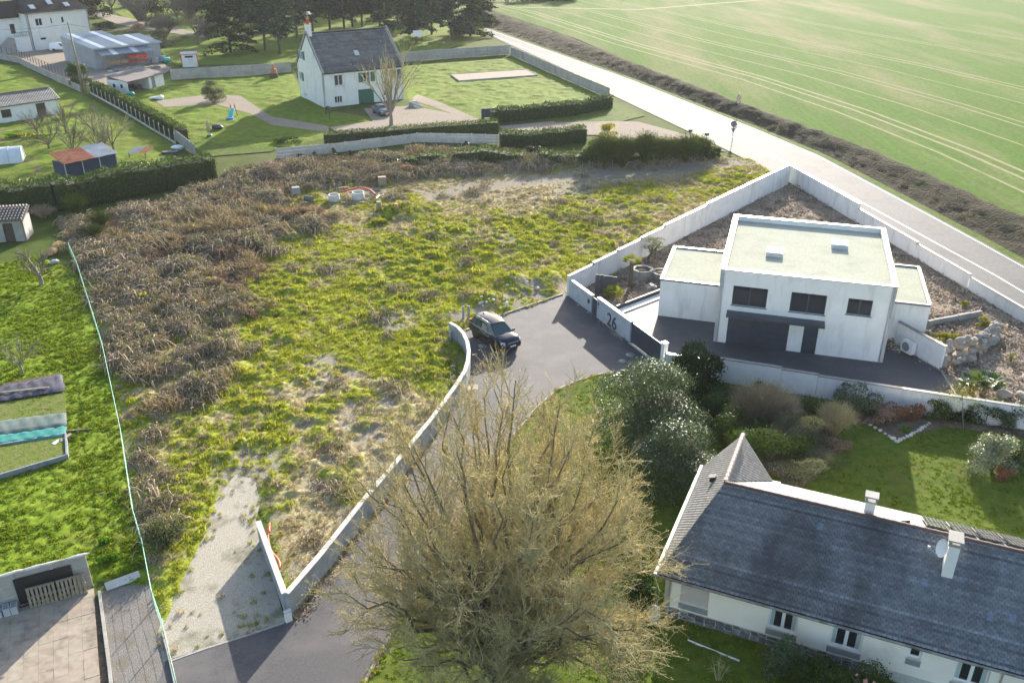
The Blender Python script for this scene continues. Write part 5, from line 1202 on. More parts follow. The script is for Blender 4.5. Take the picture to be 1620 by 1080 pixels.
    for (x, y, sx, sy) in ((564, 84, .8, 1.0),):
        p = on_roof(x, y); m = MB(); m.box(p, (sx, sy, .1), 0, 0, 1, tl); sk = m.build('skylight', M['lgrey'], t); m = MB(); m.box(p + tl @ Vector((0, 0, .055)), (sx - .14, sy - .14, .02), 0, 0, 1, tl); m.build('pane', M['bright_glass'], sk)
    for (x, y) in ((555, 103), (602, 66)): p = on_roof(x, y); m = MB(); m.box(p + Vector((0, 0, .08)), (.4, .4, .2), 0, 0, .6, tl); m.build('roof_vent', M['zinc'], t)
M['bright_glass'] = glass('bright_roof_window', (.55, .58, .62), .2)
M['dgrey_tile'] = plain('grey_ridge_tile', (.10, .095, .10), .7)
M['pot'] = plain('clay_chimney_pot', (.48, .12, .06), .8)
white_house()
# ---- big pale house at the top left with stairs
def manor():
    O = P(53, 81); d = dirof(P(40, 17, 8.0), P(145, 8, 8.0)); t, u, w = house_frame('house', 'large pale two-storey house with outside stairs behind the metal workshop', 'house', O, d)
    L, D, ze = 14.2, 10.5, 8.0; O2 = O.to_2d(); F = lambda x, y: on_wall(x, y, O2, u)
    def rect(x0, y0, x1, y1): a = F(x0, y0); b = F(x1, y1); return (min(a[0], b[0]), max(a[0], b[0]), min(a[1], b[1]), max(a[1], b[1]))
    H = [rect(55, 30, 68, 40.5), rect(79, 28.5, 83.5, 37.5), rect(96, 27, 102, 36), rect(64, 60, 74, 63), rect(99, 56, 109, 59.5)]
    m = MB(); walled(m, (0, 0), (1, 0), L, ze, .3, H); walled(m, (0, D), (0, -1), D, ze, .3); walled(m, (L, 0), (0, 1), D, ze, .3); m.bx(-9, -.01, 3.2, D, 0, ze - 1.0); m.build('wall', M['off_white'], t)
    f = Fr((0, 0), (1, 0))
    for k, q in enumerate(H): window(t, f, *q, 2 if k == 0 else 1, 'white', .1, .06, None)
    r = MB(); k_ = .75; e = .5; zz = ze - .1
    r.slab([(-e, -e, zz), (L + e, -e, zz), (L - 4.2, D / 2, zz + 4.3), (4.2, D / 2, zz + 4.3)], .15); r.slab([(L + e, -e, zz), (L + e, D + e, zz), (L - 4.2, D / 2, zz + 4.3)], .15); r.slab([(-e, D + e, zz), (-e, -e, zz), (4.2, D / 2, zz + 4.3)], .15)
    r.slab([(-9.5, 2.4, zz - .9), (-.3, 2.4, zz - .9), (2.5, D / 2 + .4, zz + 2.2), (-9.5, D / 2 + .4, zz + 2.2)], .15); r.slab([(L + e, D + e, zz), (-e, D + e, zz), (4.2, D / 2, zz + 4.3), (L - 4.2, D / 2, zz + 4.3)], .15)
    roof = r.build('roof', M['slate_far'], t)
    m = MB(); m.bx(-e - .1, L + e + .1, -e - .14, -e - .01, zz - .16, zz); m.build('gutter', M['dgrey'], t)
    for x in (.35, L - .15): m = MB(); m.tube([(x, -.4, zz - .15), (x, -.09, zz - .6), (x, -.09, 0)], .07, 6); m.build('downpipe', M['mgrey'], t)
    tl = Matrix.Rotation(math.atan2(4.3, D / 2 + e), 3, 'X')
    for x, y in ((2.2, .8), (6.6, 1.6), (10.0, .75)): m = MB(); z = zz + 4.3 * (y + e) / (D / 2 + e); m.box((x, y, z + .08), (1.2, 1.3, .1), 0, 0, 1, tl); s_ = m.build('skylight', M['lgrey'], t); m = MB(); m.box((x, y - .05, z + .15), (1.0, 1.1, .02), 0, 0, 1, tl); m.build('pane', M['bright_glass'], s_)
    m = MB(); m.bx(-3.2, -.02, .2, 3.1, 0, 3.1); m.build('terrace', M['off_white'], t)
    m = MB(); n = 12
    for i in range(n): m.bx(-6.6 - .0, -3.22, .4 - i * 0 , 3.0, 0, .01) if False else m.bx(-3.22 - (i + 1) * .34, -3.22 - i * .34, .5, 3.0, 0, 3.0 - i * .25)
    m.build('stairs', M['concrete'], t)
    m = MB()
    for k in range(9): m.tube([(-3.1 + k * .38, .28, 3.1), (-3.1 + k * .38, .28, 4.1)], .03, 4)
    m.tube([(-3.15, .28, 4.1), (-.02, .28, 4.1)], .035, 4); m.build('railing', M['dgrey'], t)
    m = MB(); m.bx(-4.6, -3.6, 3.14, 3.19, 3.2, 5.6); m.build('door', M['white'], t); m = MB(); m.bx(-2.4, -1.4, 3.13, 3.19, 3.6, 5.6); m.build('window', M['glass'], t)
manor()
# ---- workshop with metal roof
M['tin_blue'] = surf('blue_grey_tin', [(.16, .20, .25), (.20, .245, .30)], 1.0, .45, obj=True, spec=.6)
M['tin_wall'] = surf('grey_tin_cladding', [(.32, .34, .37), (.40, .42, .45)], .8, .55, obj=True)
M['skylite'] = surf('translucent_sheet', [(.62, .63, .63), (.74, .75, .74)], 1, .4, obj=True)
def workshop():
    z1, z2 = 4.0, 5.2; a = P(147, 77, z1); d = dirof(a, P(253, 66, z1)); O = Vector((a.x, a.y)); t, u, w = house_frame('workshop', 'long metal workshop with a blue-grey ribbed roof and pale skylight strips', 'workshop', O, d)
    Lr = (P(253, 66, z1) - a).to_2d().length; bl = P(108, 53, z2); D = (bl.to_2d() - O).dot(Vector(w)); D = max(6, min(D, 16)); D2 = D * .62; xn = Lr * .64
    m = MB(); m.bx(.1, xn - .003, .1, D - .1, 0, z1 - .12); m.bx(xn + .003, Lr - .1, .1, D2 - .1, 0, z1 - .12)
    m.slab([(.1, D - .1, z1 - .12), (.1, .1, z1 - .12), (.1, D - .1, z2 - .12)], .05); n = 26
    for k in range(n): m.box((.096 - .03, .3 + (D - .6) * k / n, z1 / 2), (.04, .16, z1 - .3))
    m.build('wall', M['tin_wall'], t)
    sl = math.hypot(D, z2 - z1); ey = (0, D / sl, (z2 - z1) / sl); m = MB(); strips = [(Lr * .10, Lr * .10 + 1.1), (Lr * .43, Lr * .43 + 1.1), (Lr * .76, Lr * .76 + 1.1)]
    x = -.25
    for (s0, s1) in strips + [(Lr + .25, Lr + .25)]:
        for (xa, xb) in ((x, s0),):
            for (p, q, dd) in ((xa, min(xb, xn), sl + .2), (max(xa, xn), xb, sl * .62 + .2)):
                if q - p > .1: ribbed(m, (p, -.25, z1 - .03), (1, 0, 0), ey, q - p, dd, .33, .05)
        x = s1
    m.build('roof', M['tin_blue'], t)
    for (s0, s1) in strips[:3]: m = MB(); ribbed(m, (s0, -.25, z1 - .025), (1, 0, 0), ey, s1 - s0, (sl if s0 < xn else sl * .62) + .2, .33, .05); m.build('roof_light', M['skylite'], t)
    m = MB(); m.bx(-.3, Lr + .3, -.36, -.25, z1 - .2, z1 - .05); m.build('gutter', M['lgrey'], t)
    # lean-to canopy over the timber racks
    m = MB(); e2 = Vector((0, -2.6, -.75)).normalized(); c0, c1 = Lr * .03, Lr * .80
    ribbed(m, (c1, .05, z1 - .45), (-1, 0, 0), tuple(e2), c1 - c0, 2.7, .3, .05); m.build('canopy', M['tin_blue'], t)
    for k in (.22, .62): m = MB(); x = c0 + (c1 - c0) * k; ribbed(m, (x + 1.1, .04, z1 - .435), (-1, 0, 0), tuple(e2), 1.1, 2.72, .3, .05); m.build('roof_light', M['skylite'], t)
    for k in range(4): m = MB(); x = c0 + .3 + (c1 - c0 - .6) * k / 3; m.bx(x - .06, x + .06, -2.45, -2.33, 0, z1 - 1.2); m.build('post', M['wood'], t)
    # timber and red profiles on the racks: things of their own
    def stack(label, x0, x1, z0, mat, rows, cols, nm='timber_stack', y0=-2.2, grp=None):
        o = O + Vector(u) * x0 + Vector(w) * y0; s_ = thing(nm, label, 'stack', (o.x, o.y, z0), t.rotation_euler.z, grp); mm = []
        for r_ in range(rows):
            for c_ in range(cols):
                q = MB(); l = (x1 - x0) * random.uniform(.86, 1.0); s0 = random.uniform(0, (x1 - x0) - l); q.bx(s0, s0 + l, c_ * .17, c_ * .17 + .15, r_ * .13, r_ * .13 + .11); q.build('plank', M[mat] if not (mat == 'red' and (r_ % 3) == 2) else M['orange'], s_)
    stack('pile of brown timber on the left rack under the canopy', Lr * .10, Lr * .40, .95, 'new_wood', 5, 4); stack('pile of red and orange beams on the upper right rack under the canopy', Lr * .42, Lr * .70, 1.65, 'red', 5, 4, 'beam_stack')
    stack('row of red beams on the lower right rack under the canopy', Lr * .42, Lr * .72, .95, 'red', 2, 4, 'beam_stack'); stack('low pile of grey planks on the ground under the canopy', Lr * .12, Lr * .66, .02, 'wood', 3, 5)
    m = MB()
    rk = thing('timber_rack', 'wooden timber rack with arms under the workshop canopy', 'rack', (O.x, O.y, 0), t.rotation_euler.z)
    for x in (Lr * .13, Lr * .26, Lr * .41, Lr * .55, Lr * .68):
        m = MB(); m.bx(x, x + .1, -1.35, -1.25, 0, 2.6); m.build('upright', M['wood'], rk)
        for z in (.88, 1.58): m = MB(); m.bx(x + .01, x + .09, -2.3, -1.36, z - .08, z - .01); m.build('arm', M['wood'], rk)
    for i in range(26):
        q = O + Vector(u) * random.uniform(Lr * .05, Lr * .75) + Vector(w) * random.uniform(-6.5, -2.9); m = MB(); l = random.uniform(.6, 2.6)
        kk = random.choice(['wood', 'mgrey', 'lgrey', 'new_wood', 'blue', 'concrete']); m.box((0, 0, .12), (l, random.uniform(.15, .8), random.uniform(.1, .3)), random.uniform(-.5, .5)); m.box((.2, .1, .3), (l * .6, .12, .1), random.uniform(-1, 1)); m.box((-.2, -.1, .26), (l * .4, .3, .08), random.uniform(-1, 1))
        o = m.build('scrap_pile', M[kk]); o.location = (q.x, q.y, 0); tag(o, 'scrap boards and metal offcuts lying before the timber racks', 'scrap', 'scrap lying before the timber racks')
workshop()
def shed_box():
    a = P(289, 107); d = dirof(P(287, 83, 2.5), P(310, 82, 2.5)); t, u, w = house_frame('shed', 'small white metal shed with red corner trims behind the concrete wall', 'shed', a, d); L, D, h = 3.0, 2.6, 2.45
    m = MB(); m.bx(0, L, 0, D, 0, h)
    for k in range(1, 12): m.box((L * k / 12, -.012, h / 2), (.05, .03, h - .1))
    m.build('wall', M['white_paint'], t); m = MB(); m.slab([(-.1, -.15, h + .02), (L + .1, -.15, h + .02), (L + .1, D + .1, h + .2), (-.1, D + .1, h + .2)], .06); m.build('roof', M['tin_blue'], t)
    m = MB(); [m.box((x, y, h / 2), (.14, .14, h)) for x, y in ((0, 0), (L, 0), (0, D))]; m.box((L / 2, -.14, h + .0), (L + .2, .06, .12)); m.box((-.12, D / 2, h + .06), (.06, D, .12)); m.build('trim', M['red'], t)
    m = MB(); m.bx(.7, 2.2, -.05, -.03, h - .65, h - .3); m.build('window', M['dark'], t)
shed_box()
def open_shed():
    a = P(204, 150); d = dirof(P(197, 129, 2.3), P(240, 119, 2.3)); t, u, w = house_frame('shed', 'low open-fronted garden shed with dark roof and a white end room', 'shed', a, d); L, D, h = 9.0, 4.2, 2.25
    m = MB(); m.bx(0, .12, 0, D, 0, h); m.bx(0, L, D - .12, D, 0, h + .5); m.bx(L - .12, L, 0, D, 0, h); m.bx(L * .58, L * .58 + .1, 0, D, 0, h); walled(m, (L * .58 + .1, 0), (1, 0), L * .42 - .22, h, .1, [(.55, 1.45, 0, 2.0)]); m.build('wall', M['white_paint'], t)
    m = MB(); m.slab([(-.3, -.4, h - .05), (L + .2, -.4, h - .05), (L + .2, D + .3, h + .75), (-.3, D + .3, h + .75)], .1); m.build('roof', M['roof_felt'], t)
    m = MB(); m.bx(L * .58 + .65, L * .58 + 1.55, .03, .07, .02, 1.98); m.build('door', M['mgrey'], t)
    for y in (1.0, 2.6): m = MB(); m.bx(-.02, -.003, y, y + .5, 1.0, 1.6); m.build('window', M['dark'], t)
    m = MB()
    for k in range(24): m.box((random.uniform(.5, L * .55), random.uniform(.7, 3.6), random.uniform(.1, .5)), (random.uniform(.2, .7), random.uniform(.2, .6), random.uniform(.3, 1.0)), random.random() * 3)
    j = m.build('stored_junk', M['dgrey']); j.location = t.location; j.rotation_euler = t.rotation_euler; tag(j, 'dark jumble of stored things inside the open shed', 'junk')
    b = P(208, 150.5); m = MB(); m.rock((0, 0, .3), (1.3, .7, .6), 3); o = m.build('green_bag', M['teal']); o.location = b; tag(o, 'teal and white sack at the mouth of the open shed', 'sack')
M['roof_felt'] = surf('brown_roof_felt', [(.11, .09, .09), (.17, .145, .14)], 1.2, .85, obj=True)
open_shed()
def garden_shed():
    a = P(96, 181); d = dirof(P(0, 158, 2.5), P(93, 145, 2.5)); O = a.to_2d() - d * 13.0; t, u, w = house_frame('shed', 'long low white outbuilding with a mossy slate roof and a brown door', 'outbuilding', O, d); L, D, h = 13.0, 5.0, 2.45
    F = lambda x, y: on_wall(x, y, O, u)[0]; dr = (F(56, 165), F(71, 165), 0, 2.1); wn_ = (F(0, 172), F(16, 172), .75, 1.9)
    m = MB(); walled(m, (0, 0), (1, 0), L, h, .2, [dr, wn_]); walled(m, (L, 0), (0, 1), D, h, .2); walled(m, (L, D), (-1, 0), L, h, .2); m.slab([(L, 0, h), (L, D, h), (L, D / 2, h + 1.2)], .2); m.build('wall', M['off_white'], t)
    m = MB(); m.slab([(-.3, -.3, h - .05), (L + .3, -.3, h - .05), (L + .3, D / 2, h + 1.3), (-.3, D / 2, h + 1.3)], .1); m.slab([(L + .3, D + .3, h - .05), (-.3, D + .3, h - .05), (-.3, D / 2, h + 1.3), (L + .3, D / 2, h + 1.3)], .1); r = m.build('roof', M['slate_far'], t)
    sl = math.hypot(D / 2 + .3, 1.35); slates(r, (-.3, -.3, h - .04), (1, 0, 0), (0, (D / 2 + .3) / sl, 1.35 / sl), L + .6, sl, .4, .22, M['slate_far'], None, 12, th=.01); ridge_tiles(r, (-.3, D / 2, h + 1.32), (L + .3, D / 2, h + 1.32), M['dgrey_tile'], .45, .12)
    m = MB(); [m.bx(dr[0] + (dr[1] - dr[0]) * i / 5 + .008, dr[0] + (dr[1] - dr[0]) * (i + 1) / 5 - .008, .08, .12, .02, 2.08) for i in range(5)]; m.build('door', M['brown_door'], t)
    window(t, Fr((0, 0), (1, 0)), *wn_, 2, 'brown_door', .08, .08, 'pale_concrete')
M['brown_door'] = surf('dark_brown_wood', [(.05, .035, .028), (.10, .075, .06)], 4, .8, obj=True)
garden_shed()
M['rust'] = surf('rusty_tin', [(.26, .075, .03), (.42, .15, .07), (.50, .24, .14)], 2.2, .8, .2, 12, obj=True)
M['tin_pale'] = surf('pale_old_tin', [(.34, .36, .38), (.50, .51, .52)], 1.4, .45, big=((.28, .17, .12), .56, .75), bigscale=.8, obj=True, metal=.3)
def tin_shed():
    a = P(105, 283); d = dirof(P(105, 270, 1.9), P(192, 251, 1.9)); t, u, w = house_frame('shed', 'low dark shed roofed half in rusty and half in grey corrugated sheets', 'shed', a, d); L = (P(192, 251, 1.9) - P(105, 270, 1.9)).length; D, h = 2.9, 1.75
    m = MB(); m.bx(0.1, L - .1, .1, .18, 0, h); m.bx(.1, .18, .19, D - .1, 0, h); m.bx(L - .18, L - .1, .19, D - .1, 0, h); m.build('wall', M['navy'], t)
    n = 7; sl = math.hypot(D + .5, .8)
    for k in range(n): m = MB(); ribbed(m, (k * L / n - .02, -.3, h + .02 + .02 * (k % 2)), (1, 0, 0), (0, (D + .5) / sl, .8 / sl), L / n + .06, sl, .12, .025); m.build('roof_sheet', M['rust'] if k < 4 else M['tin_pale'], t)
    for k in range(4): m = MB(); m.bx(.1 + (L - .3) * k / 3, .2 + (L - .3) * k / 3, -.02, .08, 0, h); m.build('post', M['lgrey'], t)
M['navy'] = plain('navy_boards', (.035, .05, .10), .7)
tin_shed()
M['old_tile'] = surf('old_grey_tile', [(.12, .11, .10), (.20, .18, .165)], 3, .9, obj=True)
def block_shed():
    a = P(43, 381); d = Vector((.98, .2)).normalized(); O = a.to_2d() - d * 3.6; t, u, w = house_frame('shed', 'tiny grey block shed with clay-tiled roof and dark doorway at the left edge', 'shed', O, d); L, D, h = 3.6, 2.4, 2.1
    m = MB(); walled(m, (0, 0), (1, 0), L, h, .15, [(1.75, 2.65, 0, 1.85)]); walled(m, (L, 0), (0, 1), D, h, .15); walled(m, (L, D), (-1, 0), L, h, .15); m.build('wall', M['concrete'], t)
    m = MB(); m.bx(1.76, 2.64, .07, .11, 0, 1.84); m.build('door', M['brown_door'], t)
    r = MB(); r.slab([(-.15, -.2, h), (L + .15, -.2, h), (L + .15, D + .2, h + .7), (-.15, D + .2, h + .7)], .07); r = r.build('roof', M['old_tile'], t)
    q = MB(); q.v = []; 
    for i in range(13): 
        for j in range(6): z = h + .05 + .7 * (j * .46) / (D + .4); q.tube([(-.1 + i * .3, -.22 + j * .46, z), (-.1 + i * .3, -.22 + j * .46 + .5, z + .12)], [.11, .09], 6)
    q = q.build('tiles', M['old_tile'], r); q['kind'] = 'stuff'
block_shed()
def polytunnel():
    a = P(-10, 258); d = Vector((.99, -.05)); t = thing('polytunnel', 'white plastic garden tunnel with hoops at the left edge', 'polytunnel', P(2, 256), .35); R = 1.7; m = MB(); n = 12; V = []
    xs = np.linspace(-4, 2.6, 10)
    for x in xs:
        for j in range(n + 1): a_ = math.pi * j / n; V.append((x, R * math.cos(a_), R * 1.05 * math.sin(a_)))
    m.add(V, [(i * (n + 1) + j, i * (n + 1) + j + 1, (i + 1) * (n + 1) + j + 1, (i + 1) * (n + 1) + j) for i in range(9) for j in range(n)], 0, True); m.poly(V[-n - 1:]); m.build('cover', M['film'], t)
    for x in xs[1::2]: h = MB(); h.tube([(x, (R + .02) * math.cos(math.pi * j / n), (R * 1.05 + .02) * math.sin(math.pi * j / n)) for j in range(n + 1)], .03, 5); h.build('hoop', M['lgrey'], t)
M['film'] = surf('milky_film', [(.55, .58, .60), (.70, .72, .74)], 2, .35, obj=True, spec=.6)
polytunnel()
# ---- the new white house on the right: plain modern volumes with pale gravel roofs
M['roof_gravel'] = surf('pale_roof_gravel', [(.36, .365, .29), (.44, .445, .36), (.50, .505, .42)], 7, 1.0, .4, 25, ((.33, .34, .27), .5, .8), .5, spec=.02)
def new_house():
    a = P(1128, 540); d = dirof(a, P(1396, 574)); t, u, w = house_frame('modern_house', 'white flat-roofed modern house inside the white garden walls', 'house', a, d)
    L = (P(1396, 574) - a).length; D = 12.8; h = 5.4; P0 = .35
    wins = [(1.0, 3.4, 3.1, 4.6), (5.0, 7.4, 3.1, 4.6), (8.8, 10.4, 3.4, 4.6), (6.2, 7.2, .0, 2.15)]; gd = (.9, 5.2, 0, 2.3)
    m = MB(); walled(m, (0, 0), (1, 0), L, h + P0, .3, wins + [gd]); walled(m, (0, D), (0, -1), D, h + P0, .3, [(2, 4.5, .9, 2.2), (8, 10, .9, 2.2), (3, 4.6, 3.2, 4.6), (8.2, 9.8, 3.2, 4.6)]); walled(m, (L, 0), (0, 1), D, h + P0, .3); walled(m, (L, D), (-1, 0), L, h + P0, .3); m.build('wall', M['off_white'], t)
    f = Fr((0, 0), (1, 0)); [window(t, f, *q, 2, 'anthracite', .12, .06, None) for q in wins[:3]]; g = Fr((0, D), (0, -1)); [window(t, g, *q, 2, 'anthracite', .12, .06, None) for q in ((2, 4.5, .9, 2.2), (8, 10, .9, 2.2), (3, 4.6, 3.2, 4.6), (8.2, 9.8, 3.2, 4.6))]
    for q in wins[:3]: m = MB(); f.box(m, q[0] - .08, q[1] + .08, -.05, .1, q[2] - .05, q[2] - .003); m.build('sill', M['anthracite'], t)
    for x in (.25, L - .25): m = MB(); m.tube([(x, -.06, 0), (x, -.06, h + .1)], .045, 6); m.build('downpipe', M['lgrey'], t)
    m = MB(); f.box(m, gd[0] - .15, 7.5, -1.1, .0, 2.55, 2.67); m.build('canopy', M['anthracite'], t)
    m = MB(); f.box(m, 6.21, 7.19, .1, .15, .01, 2.14); m.build('door', M['anthracite'], t)
    for k in range(5): m = MB(); f.box(m, gd[0], gd[1], .12, .16, .01 + .46 * k, .455 + .46 * k); m.build('garage_door_panel', M['anthracite'], t)
    m = MB(); m.bx(.3, L - .3, .3, D - .3, h - .3, h); m.build('roof', M['roof_gravel'], t)
    m = MB(); e = .05
    m.bx(-e, L + e, -e, .34, h + P0, h + P0 + .05); m.bx(-e, L + e, D - .34, D + e, h + P0, h + P0 + .05); m.bx(-e, .34, .341, D - .341, h + P0, h + P0 + .05); m.bx(L - .34, L + e, .341, D - .341, h + P0, h + P0 + .05); m.build('parapet_cap', M['coping_dark'], t)
    for (x, y) in ((L * .3, D * .4), (L * .7, D * .65)): m = MB(); m.bx(x - .6, x + .6, y - .6, y + .6, h, h + .35); s_ = m.build('rooflight', M['lgrey'], t); m = MB(); m.bx(x - .5, x + .5, y - .5, y + .5, h + .345, h + .37); m.build('pane', M['sky_glass'], s_)
    # single-storey wings left and right
    for (x0, x1, y0, y1, hh) in ((-4.6, -.004, 3.4, 11.0, 3.0), (L + .004, L + 3.0, 4.0, 12.0, 3.0)):
        m = MB(); m.bx(x0, x1, y0, y1, -.05, hh); m.build('wing', M['off_white'], t); m = MB(); m.bx(x0 + .2, x1 - .2, y0 + .2, y1 - .2, hh + .004, hh + .05); m.build('wing_roof', M['roof_gravel'], t)
        m = MB(); m.bx(x0 - .05, x1, y0 - .05, y0 + .2, hh + .003, hh + .16); m.bx(x0 - .05, x1, y1 - .2, y1 + .05, hh + .003, hh + .16); (m.bx(x0 - .05, x0 + .2, y0 + .2, y1 - .2, hh + .003, hh + .16) if x0 < 0 else m.bx(x1 - .2, x1 + .05, y0 + .2, y1 - .2, hh + .003, hh + .16)); m.build('parapet_cap', M['coping_dark'], t)
    return t
new_house()
# ---- retaining wall with heat pump, terrace wall
def retaining():
    b = P(1486, 584); a = P(1424, 549); d = dirof(a, b); L = (b - a).length; t = thing('retaining_wall', 'short white retaining wall ending the dark tarmac beside the boulders', 'wall', a, math.atan2(d.y, d.x)); h = 1.75
    m = MB(); m.bx(-.6, L, 0, .2, -.05, h); m.build('wall', M['wall_pink'], t); m = MB(); m.bx(-.65, L + .05, -.05, .25, h + .002, h + .05); m.build('coping', M['coping_dark'], t)
    hp = thing('heat_pump', 'white outdoor heat pump unit against the short retaining wall', 'heat pump', a + Vector((d.x, d.y, 0)) * .5 + Vector((d.y, -d.x, 0)) * .3, math.atan2(d.y, d.x))
    m = MB(); m.bx(0, 1.0, -.2, .2, .12, 1.0); m.build('casing', M['white'], hp); m = MB(); m.tube([(.42, -.20, .56), (.42, -.215, .56)], .34, 18); m.build('fan_guard', M['mgrey'], hp); m = MB(); m.bx(.1, .2, -.15, .15, 0, .12); m.bx(.8, .9, -.15, .15, 0, .12); m.build('foot', M['black'], hp)
    c = P(1430, 515); e = P(1470, 497); d2 = dirof(c, e); t2 = thing('terrace_wall', 'low white terrace wall with brown deck behind the boulders', 'wall', c, math.atan2(d2.y, d2.x)); L2 = (e - c).length; m = MB(); m.bx(-3, L2, 0, .2, -.05, .95); m.build('wall', M['wall_pink'], t2); m = MB(); m.bx(-3, L2, -.04, .24, .952, 1.0); m.build('coping', M['coping_dark'], t2)
    m = MB(); m.bx(-3, L2, .25, 2.6, .7, .86); m.build('deck', M['wood'], t2)
    c = P(1468, 517); e = P(1552, 501); d3 = dirof(c, e); t3 = thing('bed_edging', 'low grey block edging across the bark garden above the boulders', 'edging', c, math.atan2(d3.y, d3.x)); L3 = (e - c).length; n = 9
    for k in range(n): m = MB(); m.bx(L3 * k / n + .01, L3 * (k + 1) / n - .01, 0, .2, -.05, .5 + random.uniform(-.02, .02)); m.build('block', M['concrete'], t3)
retaining()
# ------------------------------------------------------------------ vehicles
def car(name, label, loc, rz, Lc=4.55, W=1.82, H=1.68, paint='car_black', kind='suv', group=None, chrome=True):
    """x forward, origin on the ground under the middle"""
    t = thing(name, label, 'van' if kind == 'van' else 'car', loc, rz); hl = Lc / 2; hw = W / 2
    if kind == 'van': st = [(-hl, .38, .95, .95), (-hl + .05, .30, 1.08, 1.08), (-.4, .26, 1.08, 1.08), (hl - 1.25, .26, 1.05, 1.06), (hl - .95, .27, 1.02, 1.03), (hl - .3, .30, .86, .9), (hl - .06, .36, .70, .74), (hl, .42, .62, .66)]
    else: st = [(-hl, .45, .82, .86), (-hl + .08, .34, .98, 1.02), (-hl + .5, .28, 1.02, 1.04), (-.2, .26, 1.0, 1.02), (hl - 1.45, .26, .98, 1.02), (hl - 1.2, .27, .97, 1.04), (hl - .5, .28, .95, 1.02), (hl - .14, .32, .82, .92), (hl, .42, .60, .68)]
    ws = [.90, .96, 1.0, 1.0, 1.0, .99, .97, .90, .78] if kind != 'van' else [.94, .97, 1, 1, .99, .95, .88, .76]
    b = MB(); R = []
    for (x, zb, zs, zt), k in zip(st, ws):
        w = hw * k; half = [(w * .86, zb), (w * .985, zb + .10), (w, (zb + zs) * .5), (w * .985, zs - .10), (w * .93, zs), (w * .78, zt), (w * .3, zt + .025)]
        R.append([(x, y, z) for y, z in half] + [(x, -y, z) for y, z in half[::-1]])
    n = len(R[0]); V = [p for r in R for p in r]
    b.add(V, [(i * n + j, i * n + (j + 1) % n, (i + 1) * n + (j + 1) % n, (i + 1) * n + j) for i in range(len(R) - 1) for j in range(n)], 0, True); b.poly(R[0]); b.poly(R[-1][::-1]); b.build('body', M[paint], t)
    # cabin
    if kind == 'van': base = [(-hl + .06, 1.07), (hl - 1.0, 1.02)]; top = [(-hl + .16, H), (hl - 1.75, H - .03)]
    elif kind == 'suv': base = [(-hl + .10, 1.0), (hl - 1.05, 1.02)]; top = [(-hl + .45, H - .06), (hl - 1.95, H)]
    else: base = [(-hl + .15, .9), (hl - 1.15, .9)]; top = [(-hl + .8, H - .05), (hl - 1.95, H)]
    bw, tw = hw * .92, hw * .70 if kind != 'van' else hw * .84
    xb = np.linspace(base[0][0], base[1][0], 5); xt = np.linspace(top[0][0], top[1][0], 5); zb_ = np.linspace(base[0][1], base[1][1], 5); zt_ = H - np.array([.07, .012, 0, .012, .05])
    bwk = [.94, 1, 1, 1, .93]; twk = [.9, 1, 1, 1, .92]
    lower = lambda i, s: Vector((xb[i], s * bw * bwk[i], zb_[i] - .03)); upper = lambda i, s: Vector((xt[i], s * tw * twk[i], zt_[i] - .06))
    c = MB()
    for s in (1, -1):
        for i in range(4):
            q = [lower(i, s), lower(i + 1, s), upper(i + 1, s), upper(i, s)]; c.poly(q if s < 0 else q[::-1])
    c.poly([lower(0, 1), lower(0, -1), upper(0, -1), upper(0, 1)][::-1]); c.poly([lower(4, -1), lower(4, 1), upper(4, 1), upper(4, -1)][::-1])
    c.build('cabin', M[paint], t)
    r = MB(); V = []
    for i in range(5):
        for y, dz in ((-1, -.06), (-.8, -.01), (-.35, .02), (.35, .02), (.8, -.01), (1, -.06)): V.append((xt[i] + (-.05 if i == 0 else .03 if i == 4 else 0), y * tw * twk[i] * 1.02, zt_[i] + dz))
    r.add(V, [(i * 6 + j, (i + 1) * 6 + j, (i + 1) * 6 + j + 1, i * 6 + j + 1) for i in range(4) for j in range(5)], 0, True); r.build('roof', M[paint], t)
    def pane(nm, a, b_, c_, d_, inset, off, mat='car_glass'):
        a, b_, c_, d_ = map(Vector, (a, b_, c_, d_)); ce = (a + b_ + c_ + d_) / 4; nn = (b_ - a).cross(d_ - a).normalized(); pts = [p + (ce - p) * inset + nn * off for p in (a, b_, c_, d_)]; m = MB(); m.slab(pts, .012); m.build(nm, M[mat], t); return pts, nn
    pane('windscreen', lower(4, -1), lower(4, 1), upper(4, 1), upper(4, -1), .07, .014); 
    pane('rear_window', lower(0, 1), lower(0, -1), upper(0, -1), upper(0, 1), .16, .014)
    for s in (1, -1):
        rng_ = [(0, 1), (1, 2), (2, 3), (3, 4)] if kind != 'van' else [(3, 4)]
        for i, j in rng_:
            q = [lower(i, s), lower(j, s), upper(j, s), upper(i, s)]; q = q if s < 0 else [q[1], q[0], q[3], q[2]]; pane('side_window', *q, .09, .012)
        if chrome and kind == 'suv':
            m = MB(); m.tube([lower(i, s) + Vector((0, s * .02, .04)) for i in range(5)], .016, 5); m.tube([upper(i, s) + Vector((0, s * .02, -.01)) for i in range(5)], .012, 5); m.build('window_trim', M['chrome'], t)
            m = MB(); m.tube([Vector((xt[i], s * tw * .96, zt_[i] + .05)) for i in range(5)], .022, 6); m.build('roof_rail', M['chrome'], t)
        m = MB(); m.box((base[1][0] - .28, s * (hw + .09), 1.05), (.12, .2, .15), 0, 0, .8); m.build('wing_mirror', M['black'], t)
        for k in (-.2, .55): m = MB(); m.box((k - .35, s * (hw - .004), .86), (.16, .03, .03)); m.build('door_handle', M[paint], t)
        m = MB(); m.box((hl - .26, s * hw * .70, .80), (.36, .38, .16), s * -.5, 0, .75); m.build('headlight', M['lamp_glass'], t)
